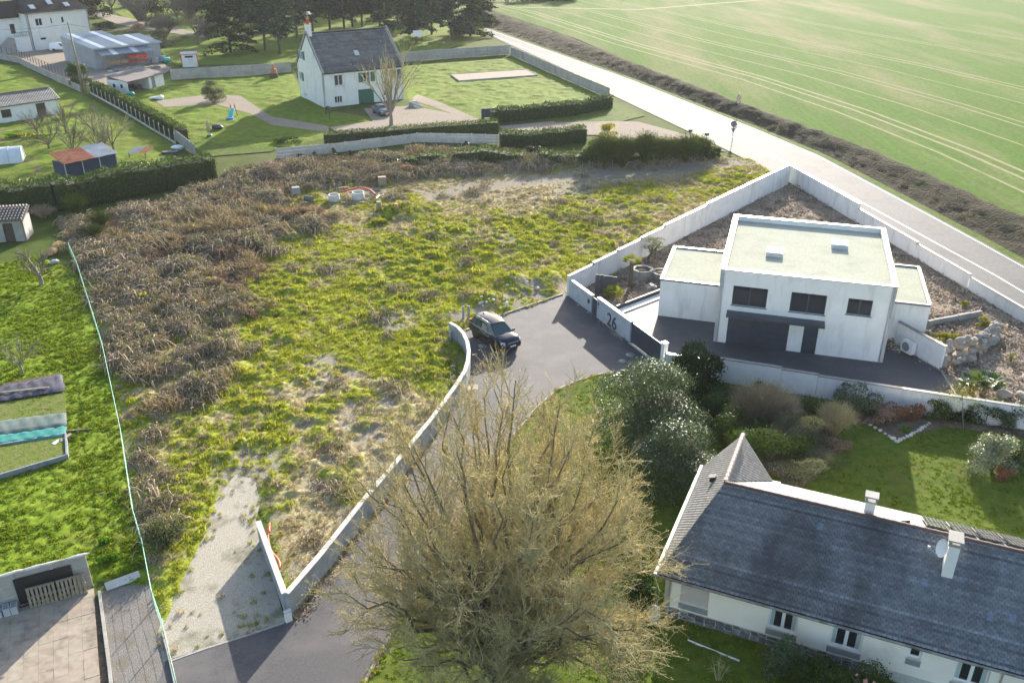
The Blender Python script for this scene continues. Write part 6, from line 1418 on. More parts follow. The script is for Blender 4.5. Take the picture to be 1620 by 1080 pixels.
        m = MB(); m.box((-hl + .08, s * hw * .80, .98 if kind != 'van' else .8), (.14, .16, .42 if kind != 'sedan' else .2)); m.build('tail_light', M['red'], t)
        m = MB(); m.box((0, s * hw * .985, .36), (Lc * .5, .05, .12)); m.build('sill_trim', M['black'], t)
    m = MB(); m.box((hl - .02, 0, .70), (.07, W * .46, .12)); m.build('grille', M['black'], t); m = MB(); m.box((hl + .0, 0, .78), (.06, W * .5, .025)); m.build('grille_bar', M['chrome'], t)
    m = MB(); m.box((hl - .08, 0, .42), (.16, W * .74, .14)); m.build('bumper', M['black'], t); m = MB(); m.box((hl + .02, 0, .52), (.02, .5, .11)); m.build('number_plate', M['white'], t); m = MB(); m.box((-hl - .01, 0, .78), (.02, .5, .11)); m.build('number_plate', M['white'], t)
    rw = .35 if kind == 'suv' else .31
    for x in (hl - .88, -hl + .92):
        for s in (1, -1):
            m = MB(); y = s * (hw - .11); m.tube([(x, y - .11, rw), (x, y - .10, rw), (x, y + .10, rw), (x, y + .11, rw)], [rw * .93, rw, rw, rw * .93], 20); wh = m.build('wheel', M['rubber'], t)
            m = MB(); m.tube([(x, y + s * .095, rw), (x, y + s * .115, rw)], [rw * .66, rw * .62], 16); m.build('rim', M['steel'], wh)
            m = MB()
            for k in range(5): a = k * 1.2566; m.box((x + math.cos(a) * rw * .38, y + s * .118, rw + math.sin(a) * rw * .38), (rw * .18, .012, rw * .3), 0, 0, 1, Matrix.Rotation(-a, 3, 'Y'))
            m.build('spoke_gap', M['black'], wh)
            a_ = MB(); a_.tube([(x, s * (hw - .05), rw), (x, s * (hw + .006), rw)], rw * 1.14, 20); a_.build('wheel_arch', M['black'], t)
    if kind == 'suv': m = MB(); m.box((-hl + .75, 0, H + .04), (.16, .05, .09), 0, 0, .4); m.build('aerial', M['black'], t)
    return t
M['car_black'] = surf('black_car_paint', [(.010, .014, .026), (.014, .020, .036)], 1, .12, obj=True, spec=.5)
M['car_grey'] = surf('grey_car_paint', [(.12, .13, .15), (.15, .16, .18)], 1, .3, obj=True, coat=.8)
M['car_white'] = surf('white_car_paint', [(.74, .75, .76), (.8, .81, .82)], 1, .35, obj=True, coat=.6)
M['car_glass'] = glass('sky_tinted_car_glass', (.02, .055, .065), .04); M['chrome'] = plain('chrome_trim', (.7, .7, .72), .2, 1.0, var=.02); M['lamp_glass'] = glass('lamp_glass', (.5, .53, .56), .1)  # car glass: bluish sky reflection put into its base colour
M['tan_cloth'] = plain('tan_cloth', (.40,.32,.24), .9); M['pale_blue'] = plain('pale_blue_plastic', (.25,.38,.46), .5)
fa, fb = P(770, 516), P(806, 547); dd = (fb - fa)
ra = (P(755, 533) + P(785, 528)) / 2
f1 = P(785, 554); r1 = P(754, 534); dv = (f1 - r1).to_2d().normalized(); perp = Vector((-dv.y, dv.x)); mid = (f1 + r1) / 2
car('suv', 'black estate-bodied off-road car with silver roof rails parked on the tarmac', (mid.x + perp.x * .80, mid.y + perp.y * .80, .016), math.atan2(dv.y, dv.x))
car('car', 'grey car parked before the green garage door behind the bare tree', P(604, 181), math.atan2(-.9, .55), 4.1, 1.72, 1.45, 'car_grey', 'sedan')
car('van', 'small white delivery van parked by the pale house wall', P(97, 81), .15, 4.3, 1.8, 1.85, 'car_white', 'van')

# ------------------------------------------------------------------ small things
def one(name, mb, mat, label, cat, loc=(0, 0, 0), rz=0, group=None, rot=None):
    o = mb.build(name, M[mat]); o.location = loc; o.rotation_euler = rot or (0, 0, rz); return tag(o, label, cat, group)
def LZ(q): a = P(*q); return float(lot_z(np.array([a.x]), np.array([a.y]))[0])
def cone(q, label, tilt, z=.3, s=1.0):
    z = LZ(q)
    t = thing('traffic_cone', label, 'traffic cone', P(*q, z)); t.rotation_euler = (tilt, tilt * .6, .4); m = MB(); m.box((0, 0, .03), (.36, .36, .06)); m.build('base', M['orange'], t)
    for k, (r0, r1, z0, z1, mt) in enumerate(((.15, .12, .06, .25, 'orange'), (.12, .10, .25, .38, 'white'), (.10, .075, .38, .52, 'orange'), (.075, .055, .52, .62, 'white'), (.055, .03, .62, .78, 'orange'))): m = MB(); m.lathe((0, 0, 0), [(r0, z0), (r1, z1)], 14); m.build('band', M[mt], t)
    t.scale = (s, s, s); return t
cone((768, 466), 'orange and white traffic cone leaning on the rubble mound near the car', .25, .35, 1.0)
cone((550, 314), 'red and white cone between the concrete rings at the back of the plot', -.1, .2, 1.0)
M['pvc'] = plain('grey_pvc', (.30, .32, .36), .5)
for (q, h, lab) in (((733, 503), .95, 'left grey plastic standpipe at the edge of the tarmac behind the car'), ((741.5, 503), .98, 'right grey plastic standpipe at the edge of the tarmac behind the car')):
    t = thing('standpipe', lab, 'pipe', P(*q, LZ(q))); m = MB(); m.tube([(0, 0, -.05), (0, 0, h)], .10, 12, cap=False); m.build('tube', M['pvc'], t); m = MB(); m.tube([(0, 0, h - .02), (0, 0, h + .05)], [.115, .115], 12); m.build('collar', M['lgrey'], t); m = MB(); m.tube([(0, 0, h + .045), (0, 0, h + .06)], .085, 12); m.build('mouth', M['dark'], t)
t = thing('standpipe', 'grey plastic standpipe against the curved end of the block wall', 'pipe', P(713, 540, 0)); m = MB(); m.tube([(0, 0, -.05), (0, 0, .8)], .10, 12); m.build('tube', M['pvc'], t); m = MB(); m.tube([(0, 0, .78), (0, 0, .84)], .115, 12); m.build('collar', M['lgrey'], t)
t = thing('marker_post', 'white round-topped marker post at the far edge of the tarmac', 'post', P(801.5, 489)); m = MB(); m.lathe((0, 0, 0), [(.11, 0), (.11, .55), (.09, .64), (.03, .67)], 12); m.build('shaft', M['white'], t); m = MB(); m.lathe((0, 0, 0), [(.16, -.02), (.16, .05)], 12); m.build('foot', M['concrete'], t)
# kerbs
def kerb(label, q, w=.12, h=.10, step=1.0, mat='kerbmat', group=None):
    ln = resample(px(*q), step); o = Vector((*ln[0], 0)); t = thing('kerb', label, 'kerb', o, 0, group)
    for i in range(len(ln) - 1):
        a, b = Vector(ln[i]), Vector(ln[i + 1]); c = (a + b) / 2 - o.to_2d(); d = b - a; m = MB(); m.box((0, 0, 0), (d.length - .012, w, h + .1), 0); k = m.build('kerb_stone', M[mat], t); k.location = (c.x, c.y, h / 2 - .05 + random.uniform(-.006, .006)); k.rotation_euler = (0, 0, math.atan2(d.y, d.x))
kerb('long pale kerb curving down the right side of the drive below the big bare tree', [(1035, 585), (985, 586), (945, 593), (912, 603), (882, 616), (845, 648), (802, 701), (760, 775), (722, 846), (682, 905), (642, 961), (575, 1082), (545, 1140)], .14, .06)
kerb('pale kerb along the far edge of the tarmac towards the number wall', [(738, 523), (757, 513), (800, 496.5), (845, 481), (890, 466)], .14, .10)
kerb('straight pale edging between the gravel drive and the tarmac', [(268, 1046), (330, 1024), (400, 1002), (450, 985)], .10, .03)
kerb('concrete edging between the paved yard and the gravel strip', [(158, 938), (166, 1000), (174, 1060), (180, 1120)], .13, .16)
kerb('pale curb at the foot of the green wire fence beside the gravel drive', [(258, 1002), (268, 1040), (278, 1085), (285, 1120)], .10, .14)
# manholes
for q, r_, lab in (((763, 547), .32, 'round manhole cover in the shade of the car'), ((997, 561), .34, 'nearer round manhole cover before the sliding gate'), ((985, 571), .30, 'further left round manhole cover before the sliding gate')):
    m = MB(); m.lathe((0, 0, 0), [(r_, -.03), (r_, .006)], 24); m.lathe((0, 0, 0), [(r_ * .86, 0), (r_ * .86, .012)], 24); one('manhole_cover', m, 'mgrey', lab, 'manhole cover', P(*q, .017))
t = thing('drain_cover', 'square pale drain cover set in the drive beside the block wall', 'drain cover', P(747, 612, .016), .05); m = MB(); m.box((0, 0, .004), (.76, .76, .016)); m.build('frame', M['kerbmat'], t); m = MB(); m.box((0, 0, .008), (.56, .56, .02)); m.build('lid', M['tile_pink'], t)
# paved yard at the bottom left: slabs, panel wall, pallets, bags, blocks
def yard():
    a, b = P(0, 966), P(152, 925); d = dirof(a, b); n = Vector((d.y, -d.x)); O = b.to_2d() - d * .1; me = None; t = thing('paved_yard', 'sandy concrete slab paving in the bottom left yard', 'paving', (O.x, O.y, 0))
    s = .58; pr = []
    for k in range(6):
        m = MB(); m.box((0, 0, 0), (s * .99, s * .99, .07)); o = m.build('x', M[('slab_a', 'slab_b', 'slab_c')[k % 3]]); pr.append(o.data); bpy.data.objects.remove(o)
    cnt = 0
    for i in range(16):
        for j in range(15):
            p = O + n * (.25 + s * (j + .5)) - d * (s * (i + .5)) - n * 0; x, y = P(0, 0).x, 0
            q = p - Vector((0, 0)); o = bpy.data.objects.new('paving_slab', random.choice(pr)); COL.objects.link(o); o.parent = t; o.location = (p.x - O.x, p.y - O.y, .02 + random.uniform(-.006, .006)); o.rotation_euler = (random.uniform(-.006, .006), random.uniform(-.006, .006), math.atan2(d.y, d.x)); cnt += 1
    panel_wall('grey concrete panel wall with a whitewashed top behind the paved yard', [(O - d * 12.5)[:], (O + d * .05)[:]], 1.85, 1.55, 'concrete', None, 'panel_wall', 3)
    tw = thing('wall_cap', 'uneven whitish mortar cap along the top of the yard panel wall', 'coping', (O.x, O.y, 1.9), math.atan2(d.y, d.x))
    for k in range(14): m = MB(); m.rock((-.45 - k * .9, .0, 0), (1.1, .2, .12), 60 + k, 0, 0, 2); m.build('mortar_lump', M['pale_concrete'], tw)
    def pallet(label, c, rz, tilt, s_=1.0, grp=None):
        p = thing('pallet', label, 'pallet', c); p.rotation_euler = (tilt, 0, rz)
        for k in range(7): m = MB(); m.bx(-.58 + k * .175, -.58 + k * .175 + .11, -.5, .5, .1, .125); m.build('board', M['wood'], p)
        for y in (-.46, 0, .46): m = MB(); m.bx(-.6, .6, y - .045, y + .045, .0, .098); m.build('bearer', M['wood'], p)
        return p
    rz = math.atan2(d.y, d.x); w = lambda s_, k: (O - d * s_ + n * k)
    for s_, lab in ((.85, 'right upright wooden pallet leaning on the yard panel wall'), (2.1, 'left upright wooden pallet leaning on the yard panel wall')): c = w(s_, .32); pallet(lab, (c.x, c.y, .55), rz, math.pi / 2 - .2)
    m = MB(); c = w(1.9, .1); m.box((0, 0, .8), (2.4, .03, 1.45), rz); one('tarpaulin', m, 'black', 'black tarpaulin hanging behind the pallets on the yard wall', 'tarpaulin', (c.x, c.y, .05))
    c = w(5.3, .75); pallet('wooden pallet lying tilted on the bags at the left edge of the yard', (c.x, c.y, .55), rz + .25, .5)
    for k, (s_, hh) in enumerate(((3.3, .42), (3.62, .42), (3.95, .3), (4.3, .38))):
        c = w(s_, .42); b_ = thing('concrete_block', ['light grey concrete block nearest the pallets against the yard wall', 'second light grey concrete block from the pallets', 'low grey concrete block between two taller ones by the yard wall', 'light grey concrete block nearest the plastic bags'][k], 'block', (c.x, c.y, .055), rz + random.uniform(-.1, .1)); m = MB(); m.bx(-.14, .14, -.2, .2, 0, hh); m.build('block', M['lgrey'], b_)
        m = MB(); m.bx(-.10, .10, -.15, -.02, hh + .001, hh + .004); m.bx(-.10, .10, .02, .15, hh + .001, hh + .004); m.build('hollow', M['mgrey'], b_)
    for k, (s_, kk, sz, mt, lab) in enumerate(((4.7, 1.0, (.8, .45, .25), 'white', 'white and blue plastic sack nearest the grey blocks'), (5.3, 1.35, (.95, .5, .3), 'white', 'white plastic sack lying under the tilted pallet'), (4.9, 1.15, (.5, .3, .22), 'blue', 'blue plastic sack crumpled between white sacks'))):
        c = w(s_, kk); m = MB(); m.rock((0, 0, sz[2] * .45), sz, 30 + k, rz + k, 0, 3); one('sack', m, mt, lab, 'sack', (c.x, c.y, .05))
    c = w(5.5, 1.75); tr = thing('tyre', 'old muddy tyre lying at the left edge of the paved yard', 'tyre', (c.x, c.y, .06)); m = MB(); R_ = .33; r_ = .12; V = [((R_ + r_ * math.cos(b_)) * math.cos(a_), (R_ + r_ * math.cos(b_)) * math.sin(a_), .12 + r_ * math.sin(b_)) for a_ in np.linspace(0, 6.283, 24, endpoint=False) for b_ in np.linspace(0, 6.283, 8, endpoint=False)]
    m.add(V, [(i * 8 + j, ((i + 1) % 24) * 8 + j, ((i + 1) % 24) * 8 + (j + 1) % 8, i * 8 + (j + 1) % 8) for i in range(24) for j in range(8)], 0, True); m.build('tread', M['soil'], tr)
    q0, q1 = P(168, 932), P(222, 912); dq = dirof(q0, q1); m = MB(); m.box((0, 0, .14), ((q1 - q0).length, .42, .10), 0, 0, 1, Matrix.Rotation(.5, 3, 'X')); one('concrete_plank', m, 'pale_concrete', 'pale concrete plank lying at the head of the gravel strip', 'plank', (q0 + q1) / 2, math.atan2(dq.y, dq.x))
M['slab_a'] = surf('sandy_slab', [(.31, .255, .20), (.40, .335, .27)], 3, .95, .15, 40, ((.16, .13, .10), .5, .75), .9, spec=.05); M['slab_b'] = surf('brown_slab', [(.30, .25, .195), (.39, .33, .265)], 3, .95, .15, 40, ((.15, .12, .09), .5, .75), .9, spec=.05); M['slab_c'] = surf('pale_slab', [(.32, .27, .21), (.41, .35, .28)], 3, .95, .15, 40, ((.17, .14, .11), .5, .75), .9, spec=.05)
yard()
# green wire fence with its top line
def wire_fence():
    ln = resample(px((112, 402), (125, 432), (165, 560), (195, 700), (215, 830), (230, 880), (245, 960), (262, 1010), (280, 1085), (290, 1130)), 2.0); o = Vector((*ln[0], 0)); t = thing('wire_fence', 'pale green wire fence running down between the lawn and the brambles', 'fence', o)
    pts = [Vector((x - o.x, y - o.y, 1.05 + .03 * math.sin(i))) for i, (x, y) in enumerate(ln)]
    m = MB(); m.tube([p + Vector((0, 0, .02)) for p in pts], .02, 6); m.build('top_rail', M['fence_green'], t)
    for k in range(5): m = MB(); m.tube([Vector((p.x, p.y, .15 + k * .18)) for p in pts], .006, 3); m.build('wire', M['fence_green'], t)
    for p in pts: m = MB(); m.tube([(p.x, p.y, -.1), (p.x, p.y, 1.1)], .022, 6); m.build('post', M['fence_green'], t)
M['fence_green'] = surf('pale_green_wire', [(.08, .34, .23), (.30, .56, .44)], 5, .5)
wire_fence()
# allotment beds on the left lawn
M['edge_grey'] = surf('blue_grey_block', [(.18, .20, .24), (.27, .29, .33)], 3, .9, .2, 25); M['tarp_black'] = surf('black_film', [(.045, .045, .06), (.10, .10, .13)], 3, .6, spec=.15); M['veg'] = surf('weedy_soil', [(.07, .12, .02), (.14, .17, .04), (.20, .17, .10)], 3, .95, .8, 8, spec=.04); M['tarp_teal'] = surf('teal_film', [(.035, .19, .17), (.07, .28, .25)], 1, .6, spec=.1); M['tarp_grey'] = surf('grey_green_film', [(.10, .135, .125), (.15, .185, .17)], 1.2, .6, spec=.1)
def bed(label, q, mat, edge, hgt=.25, plants=None, cat='raised bed'):
    pts = [P(*a) for a in q]; o = pts[0]; t = thing('raised_bed', label, cat, o); l2 = [((p - o).x, (p - o).y) for p in pts]
    m = MB(); m.prism(l2, -.02, hgt * .8); m.build('soil', M[mat], t)
    if edge:
        for i, e in enumerate(l2):
            a = Vector(e); b = Vector(l2[(i + 1) % len(l2)]); L = (b - a).length; n = max(1, round(L / .55)); d = (b - a).normalized()
            for k in range(n): m = MB(); c = a + d * L * (k + .5) / n; m.box((c.x, c.y, hgt / 2), (L / n - .012, .1, hgt + random.uniform(0, .03)), math.atan2(d.y, d.x)); m.build('edging_block', M[edge], t)
    return t, l2
bed('raised bed edged with blue-grey blocks, nearest on the left lawn', [(-60, 778), (108, 728), (106, 694), (-60, 722)], 'veg', 'edge_grey', .42)
def tarp_sheet(label, q, mat, z=.12, amp=.05, wood=True):
    pts = [P(*a, z) for a in q]; o = pts[0].copy(); V = []; nx, ny = 26, 8; rng = np.random.default_rng(int(q[0][1]))
    for j in range(ny + 1):
        for i in range(nx + 1):
            u, v = i / nx, j / ny; p = (pts[0] * (1 - u) + pts[1] * u) * (1 - v) + (pts[3] * (1 - u) + pts[2] * u) * v; e = min(u, 1 - u, v, 1 - v); p = p + Vector((rng.normal() * .02, rng.normal() * .02, abs(rng.normal()) * amp + amp * math.sin(i * 1.7 + j * .5) - (.10 if e == 0 else 0))) ; V.append(p - o)
    m = MB(); m.add(V, [(j * (nx + 1) + i, j * (nx + 1) + i + 1, (j + 1) * (nx + 1) + i + 1, (j + 1) * (nx + 1) + i) for j in range(ny) for i in range(nx)], 0, True); ob = m.build('tarpaulin', M[mat]); ob.location = o; return tag(ob, label, 'tarpaulin')
bed('low bed under the black plastic sheet with weedy soil in front', [(-40, 640), (104, 618), (97, 594), (-40, 620)], 'soil', None, .3); bed('green weedy vegetable bed between the black sheet and the teal cover', [(-40, 682), (106, 660), (103, 624), (-40, 645)], 'veg', None, .22)
tarp_sheet('black plastic sheet weighted with a plank over the far vegetable bed', [(-40, 640), (103, 616), (97, 590), (-40, 618)], 'tarp_black', .34, .03)
tarp_sheet('dull grey-green plastic cover over the upper half of the middle vegetable bed', [(-40, 692), (105, 672), (104, 650), (-40, 668)], 'tarp_grey', .5, .02)
tarp_sheet('bright teal plastic cover along the front of the middle vegetable bed', [(-40, 708), (104, 688), (105, 672), (-40, 692)], 'tarp_teal', .42, .02)
m = MB(); m.box((0, 0, 0), (4.0, .12, .06)); q = P(25, 618, .44); one('plank', m, 'wood', 'grey plank lying on the black plastic sheet', 'plank', q, .25)
t = thing('stick_frame', 'low wooden frame with sticks along the front of the teal cover', 'frame', P(50, 690)); 
for k in range(5): m = MB(); m.tube([(-3.2 + k * 1.5, 0, 0), (-3.2 + k * 1.5 + .1, .1, .55)], .025, 5); m.build('stake', M['wood'], t)
m = MB(); m.box((.0, -.05, .10), (7.0, .05, .2), .19); m.build('board', M['wood'], t)
for k, (q, lab) in enumerate((((104, 695), 'short weathered board at the right end of the near raised bed'), ((90, 702), 'white board standing in the near raised bed'))): m = MB(); m.box((0, 0, .1), (.25, .9 - .4 * k, .12), -.3); one('board', m, 'wood' if k == 0 else 'white_paint', lab, 'board', P(*q, .2))
# concrete rings, pipes and barrow at the back of the plot
def ring(q, r, h, label):
    t = thing('concrete_ring', label, 'concrete ring', P(*q, LZ(q))); m = MB(); n = 20; V = []
    for rr, z in ((r, 0), (r, h), (r - .1, h), (r - .1, .1)): V += [(rr * math.cos(a), rr * math.sin(a), z) for a in np.linspace(0, 6.283, n, endpoint=False)]
    m.add(V, [(i * n + j, i * n + (j + 1) % n, (i + 1) * n + (j + 1) % n, (i + 1) * n + j) for i in range(3) for j in range(n)], 0, True); m.build('shell', M['pale_concrete'], t); m = MB(); m.lathe((0, 0, 0), [(r - .1, .1), (r - .1, .12)], 16); m.build('bottom', M['soil'], t)
ring((529, 318), .62, .72, 'left pale concrete well ring among the brambles'); ring((567, 315), .68, .8, 'right pale concrete well ring among the brambles')
def hose(label, q, r, mat, name='pipe', z=.3, wob=.1):
    pts = [P(*a, z) for a in q]; o = pts[0].copy(); pts = [p - o + Vector((0, 0, random.uniform(-wob, wob))) for p in pts]; S = []
    for i in range(len(pts) - 1):
        p0, p1, p2, p3 = pts[max(i - 1, 0)], pts[i], pts[i + 1], pts[min(i + 2, len(pts) - 1)]
        for k in range(5): u_ = k / 5; S.append(.5 * ((2 * p1) + (p2 - p0) * u_ + (2 * p0 - 5 * p1 + 4 * p2 - p3) * u_ ** 2 + (3 * p1 - p0 - 3 * p2 + p3) * u_ ** 3))
    S.append(pts[-1]); m = MB(); m.tube(S, r, 7); return one(name, m, mat, label, 'pipe', o)
M['duct'] = plain('red_duct', (.42, .05, .06), .5); M['duct_o'] = plain('orange_duct', (.72, .10, .03), .5)
hose('dark red cable duct curving behind the concrete rings', [(539, 304), (555, 301), (570, 298), (585, 300), (594, 308)], .10, 'duct', 'pipe', .75); hose('white plastic pipe arching right of the concrete rings', [(595, 314), (600, 308), (607, 307)], .07, 'white', 'pipe', .7)
hose('orange-red duct loop beside the short block wall', [(426, 830), (424, 848), (428, 868), (440, 885), (443, 898), (436, 903)], .055, 'duct_o', 'pipe', .35); hose('blue water pipe end beside the orange-red duct', [(432, 890), (436, 894), (441, 898)], .03, 'blue', 'pipe', .3); hose('thin orange-red duct end rising by the block wall tip', [(427, 843), (426, 836), (427, 829)], .05, 'duct_o', 'pipe', .5)
t = thing('water_tank', 'grey plastic tank on a stand left of the concrete rings', 'tank', P(470, 318, LZ((470, 318))), .3); m = MB(); m.box((0, 0, 1.2), (1.0, .8, .7), 0, 0, .8); m.build('tank', M['mgrey'], t)
for sx in (-.45, .45):
    for sy in (-.35, .35): m = MB(); m.box((sx, sy, .45), (.08, .08, .9)); m.build('leg', M['wood'], t)
m = MB(); m.tube([(0, 0, .3), (.9, -.3, .3)], .32, 14); one('drum', m, 'tarp_grey', 'grey-green drum lying beside the tank stand', 'drum', P(483, 318, LZ((483, 318))))
for k, (q, d_, lab) in enumerate((((600, 332), (.5, .5, .9), 'dark tree stump right of the concrete rings'), ((627, 330), (.4, .4, .55), 'pale cut log standing at the right of the stump'))): m = MB(); m.tube([(0, 0, -.1), (0, 0, d_[2])], [d_[0] * .6, d_[0] * .5], 10); one('tree_stump', m, 'wood' if k == 0 else 'new_wood', lab, 'stump', P(*q, LZ(q)))
m = MB(); m.box((0, 0, .5), (.9, .6, 1.0)); one('wooden_crate', m, 'wood', 'small grey crate in the brambles behind the pipes', 'crate', P(605, 293, LZ((605, 293))), .2)
for k in range(7): m = MB(); q = (random.uniform(525, 600), random.uniform(296, 322)); m.box((0, 0, .1), (random.uniform(1, 2.5), .2, .05), random.uniform(-.4, .4)); one('loose_board', m, 'wood', 'loose grey board lying around the concrete rings', 'board', P(*q, LZ(q)), 0, 'loose boards around the concrete rings')
# rubble and stones on the mound by the tarmac
for k in range(22):
    q = random.choice([(random.uniform(790, 870), random.uniform(448, 484)), (random.uniform(715, 735), random.uniform(580, 600)), (random.uniform(760, 800), random.uniform(468, 490))]); m = MB(); s_ = random.uniform(.12, .4); m.rock((0, 0, s_ * .3), (s_, s_ * .8, s_ * .6), 200 + k, random.random() * 6); one('rubble_stone', m, 'pale_concrete', 'pale broken concrete lump in the grass by the tarmac edge', 'stone', P(*q, LZ(q) if q[1] < 500 else .1), 0, 'rubble lumps by the tarmac edge')
# garden of the new house: tall dark panel, planters, boulders
a = P(941, 465); t = thing('privacy_screen', 'dark corrugated privacy screen standing in the planted bed', 'screen', a, -.1)
for k in range(5): m = MB(); m.bx(k * .36, k * .36 + .34, -.03 + .05 * (k % 2), .02 + .05 * (k % 2), -.05, 1.75 - .04 * k); m.build('screen_panel', M['dgrey'], t)
def planter(q, label, n=6, r=.75, h=.45):
    t = thing('planter', label, 'planter', P(*q), .3)
    for c in range(2):
        for k in range(n): a_ = 6.283 * k / n + c * .3; m = MB(); m.box((r * math.cos(a_), r * math.sin(a_), h * (c + .5)), (.2, r * 2 * math.tan(math.pi / n) * .95, h - .02), a_); m.build('block', M['concrete'], t)
    m = MB(); m.lathe((0, 0, 0), [(r * .92, 0), (r * .92, h * 1.7)], 12); m.build('soil', M['soil'], t)
planter((1016, 440), 'tall stacked concrete planter ring behind the palm'); planter((1045, 440), 'second concrete planter ring beside the tall one at the house corner', 6, .7, .32)
m = MB(); m.box((0, 0, .12), (.9, .2, .2)); m.box((.1, .45, .12), (.8, .2, .2)); m.box((.05, .2, .28), (.3, .7, .1)); one('concrete_blocks', m, 'pale_concrete', 'two pale concrete blocks lying on the planted bed', 'blocks', P(1031, 457), .25)
edge_a, edge_b = P(976, 491), P(1052, 462); d_ = dirof(edge_a, edge_b); t = thing('bed_edging', 'white and dark kerb between the planted bed and the inner drive', 'edging', edge_a, math.atan2(d_.y, d_.x)); Lq = (edge_b - edge_a).length
for k in range(5): m = MB(); m.bx(Lq * k / 5 + .01, Lq * (k + 1) / 5 - .01, 0, .18, -.05, .38); m.build('border_slab', M['dgrey'], t); m = MB(); m.bx(Lq * k / 5 + .01, Lq * (k + 1) / 5 - .01, -.75, -.05, -.02, .10); m.build('white_slab', M['white_paint'], t)
M['boulder'] = surf('pale_boulder', [(.20, .185, .16), (.30, .28, .25), (.40, .37, .33)], 2.5, .9, .4, 12, ((.34, .24, .13), .5, .7), .9, obj=False)
rr = random.Random(9); t = thing('boulder_wall', 'dry-laid wall of pale angular boulders in the bark garden', 'rock wall', P(1489, 576))
o = P(1489, 576); row = [((1489, 576), (1575, 545)), ((1490, 560), (1580, 530)), ((1494, 545), (1560, 522))]
for lv, (qa, qb) in enumerate((((1492, 580), (1548, 563)), ((1548, 563), (1572, 538)))):
    pass
path = [(1490, 580), (1510, 577), (1530, 570), (1548, 562), (1563, 549), (1574, 536), (1572, 525)]
pl_ = resample([P2(*q) for q in path], .55); k_ = 0
for lv in range(4):
    for i in range(0, len(pl_)):
        hfac = 1 - .55 * i / len(pl_)
        if lv * .38 > 1.35 * hfac: continue
        c = Vector((*pl_[i], 0)) - Vector((o.x, o.y, 0)); s_ = rr.uniform(.48, .82) * (1 - .10 * lv); nrm = Vector((-.35, .75, 0)) * .30 * lv
        m = MB(); m.rock((0, 0, 0), (s_ * 1.15, s_ * .8, s_ * .85), 300 + k_, rr.random() * 6, 0, 2); b = m.build('boulder', M['boulder'], t); b.location = c + nrm + Vector((rr.uniform(-.12, .12) + (.25 if lv % 2 else 0), rr.uniform(-.1, .1), .25 + lv * .38)); k_ += 1
for k, (q, s_, lab) in enumerate((((1588, 627), .9, 'rounded pale boulder half sunk in the bark by the wall'), ((1616, 628), .8, 'pale boulder at the right edge by the white wall'))): m = MB(); m.rock((0, 0, .2), (s_, s_ * .7, s_ * .55), 400 + k, k, 0, 3); one('boulder', m, 'boulder', lab, 'boulder', P(*q))
kerb('thin concrete edging between the dark tarmac and the bark garden', [(1488, 586), (1500, 605), (1512, 625), (1526, 642)], .10, .06)
for q, lab in (((1455, 634), 'wooden plank lying at the end of the dark tarmac'),): 
    for k in range(1): m = MB(); m.box((0, 0, .05), (.22, 1.9, .05), -.35); one('plank', m, 'wood', lab, 'plank', P(1503, 632, .03))
# road signs and letter boxes
def road_sign():
    t = thing('road_sign', 'road sign post with a triangle above a round plate on the far verge', 'sign', P(1166, 183)); m = MB(); m.tube([(0, 0, 0), (0, 0, 3.4)], .045, 8); m.build('pole', M['steel'], t); tl = Matrix.Rotation(.35, 3, 'Z')
    m = MB(); m.slab([tl @ Vector((-.45, .05, 2.55)), tl @ Vector((0, .05, 3.35)), tl @ Vector((.45, .05, 2.55))], .03); a = m.build('triangle_plate', M['red'], t); m = MB(); m.slab([tl @ Vector((-.30, .012, 2.64)), tl @ Vector((.30, .012, 2.64)), tl @ Vector((0, .012, 3.16))], .006); m.build('face', M['white'], a)
    m = MB(); m.tube([tl @ Vector((0, .02, 2.1)), tl @ Vector((0, .05, 2.1))], .36, 18); b = m.build('round_plate', M['red'], t); m = MB(); m.tube([tl @ Vector((0, .010, 2.1)), tl @ Vector((0, .0205, 2.1))], .26, 18); m.build('face', M['white'], b)
    t = thing('road_sign', 'back of a round sign with a smaller plate beneath on the near roadside', 'sign', P(1158, 226)); m = MB(); m.tube([(0, 0, 0), (0, 0, 3.0)], .045, 8); m.build('pole', M['dgrey'], t)
    m = MB(); m.tube([(0, .05, 2.55), (0, .08, 2.55)], .42, 18); m.build('round_plate', M['mgrey'], t); m = MB(); m.slab([(-.32, .05, 2.0), (.32, .05, 2.0), (0, .05, 1.3)], .03); m.build('triangle_plate', M['mgrey'], t)
road_sign()
for q, lab in (((1091, 222), 'dark letter box on a post by the gravel entrance'), ((1117, 228), 'second letter box post, right one, by the gravel entrance')): t = thing('letter_box', lab, 'letter box', P(*q)); m = MB(); m.tube([(0, 0, 0), (0, 0, 1.2)], .06, 6); m.build('post', M['wood'], t); m = MB(); m.box((0, 0, 1.35), (.5, .35, .4)); m.build('casing', M['dgrey'], t)
m = MB(); m.box((0, 0, 0), (2.2, .06, 1.3)); s_ = thing('notice_board', 'white board on posts among the tree trunks', 'board', P(662, 72), .1); b = m.build('panel', M['white'], s_); b.location = (0, 0, 2.6)
for x in (-.8, .8): m = MB(); m.tube([(x, .06, 0), (x, .06, 3.2)], .05, 5); m.build('post', M['dgrey'], s_)
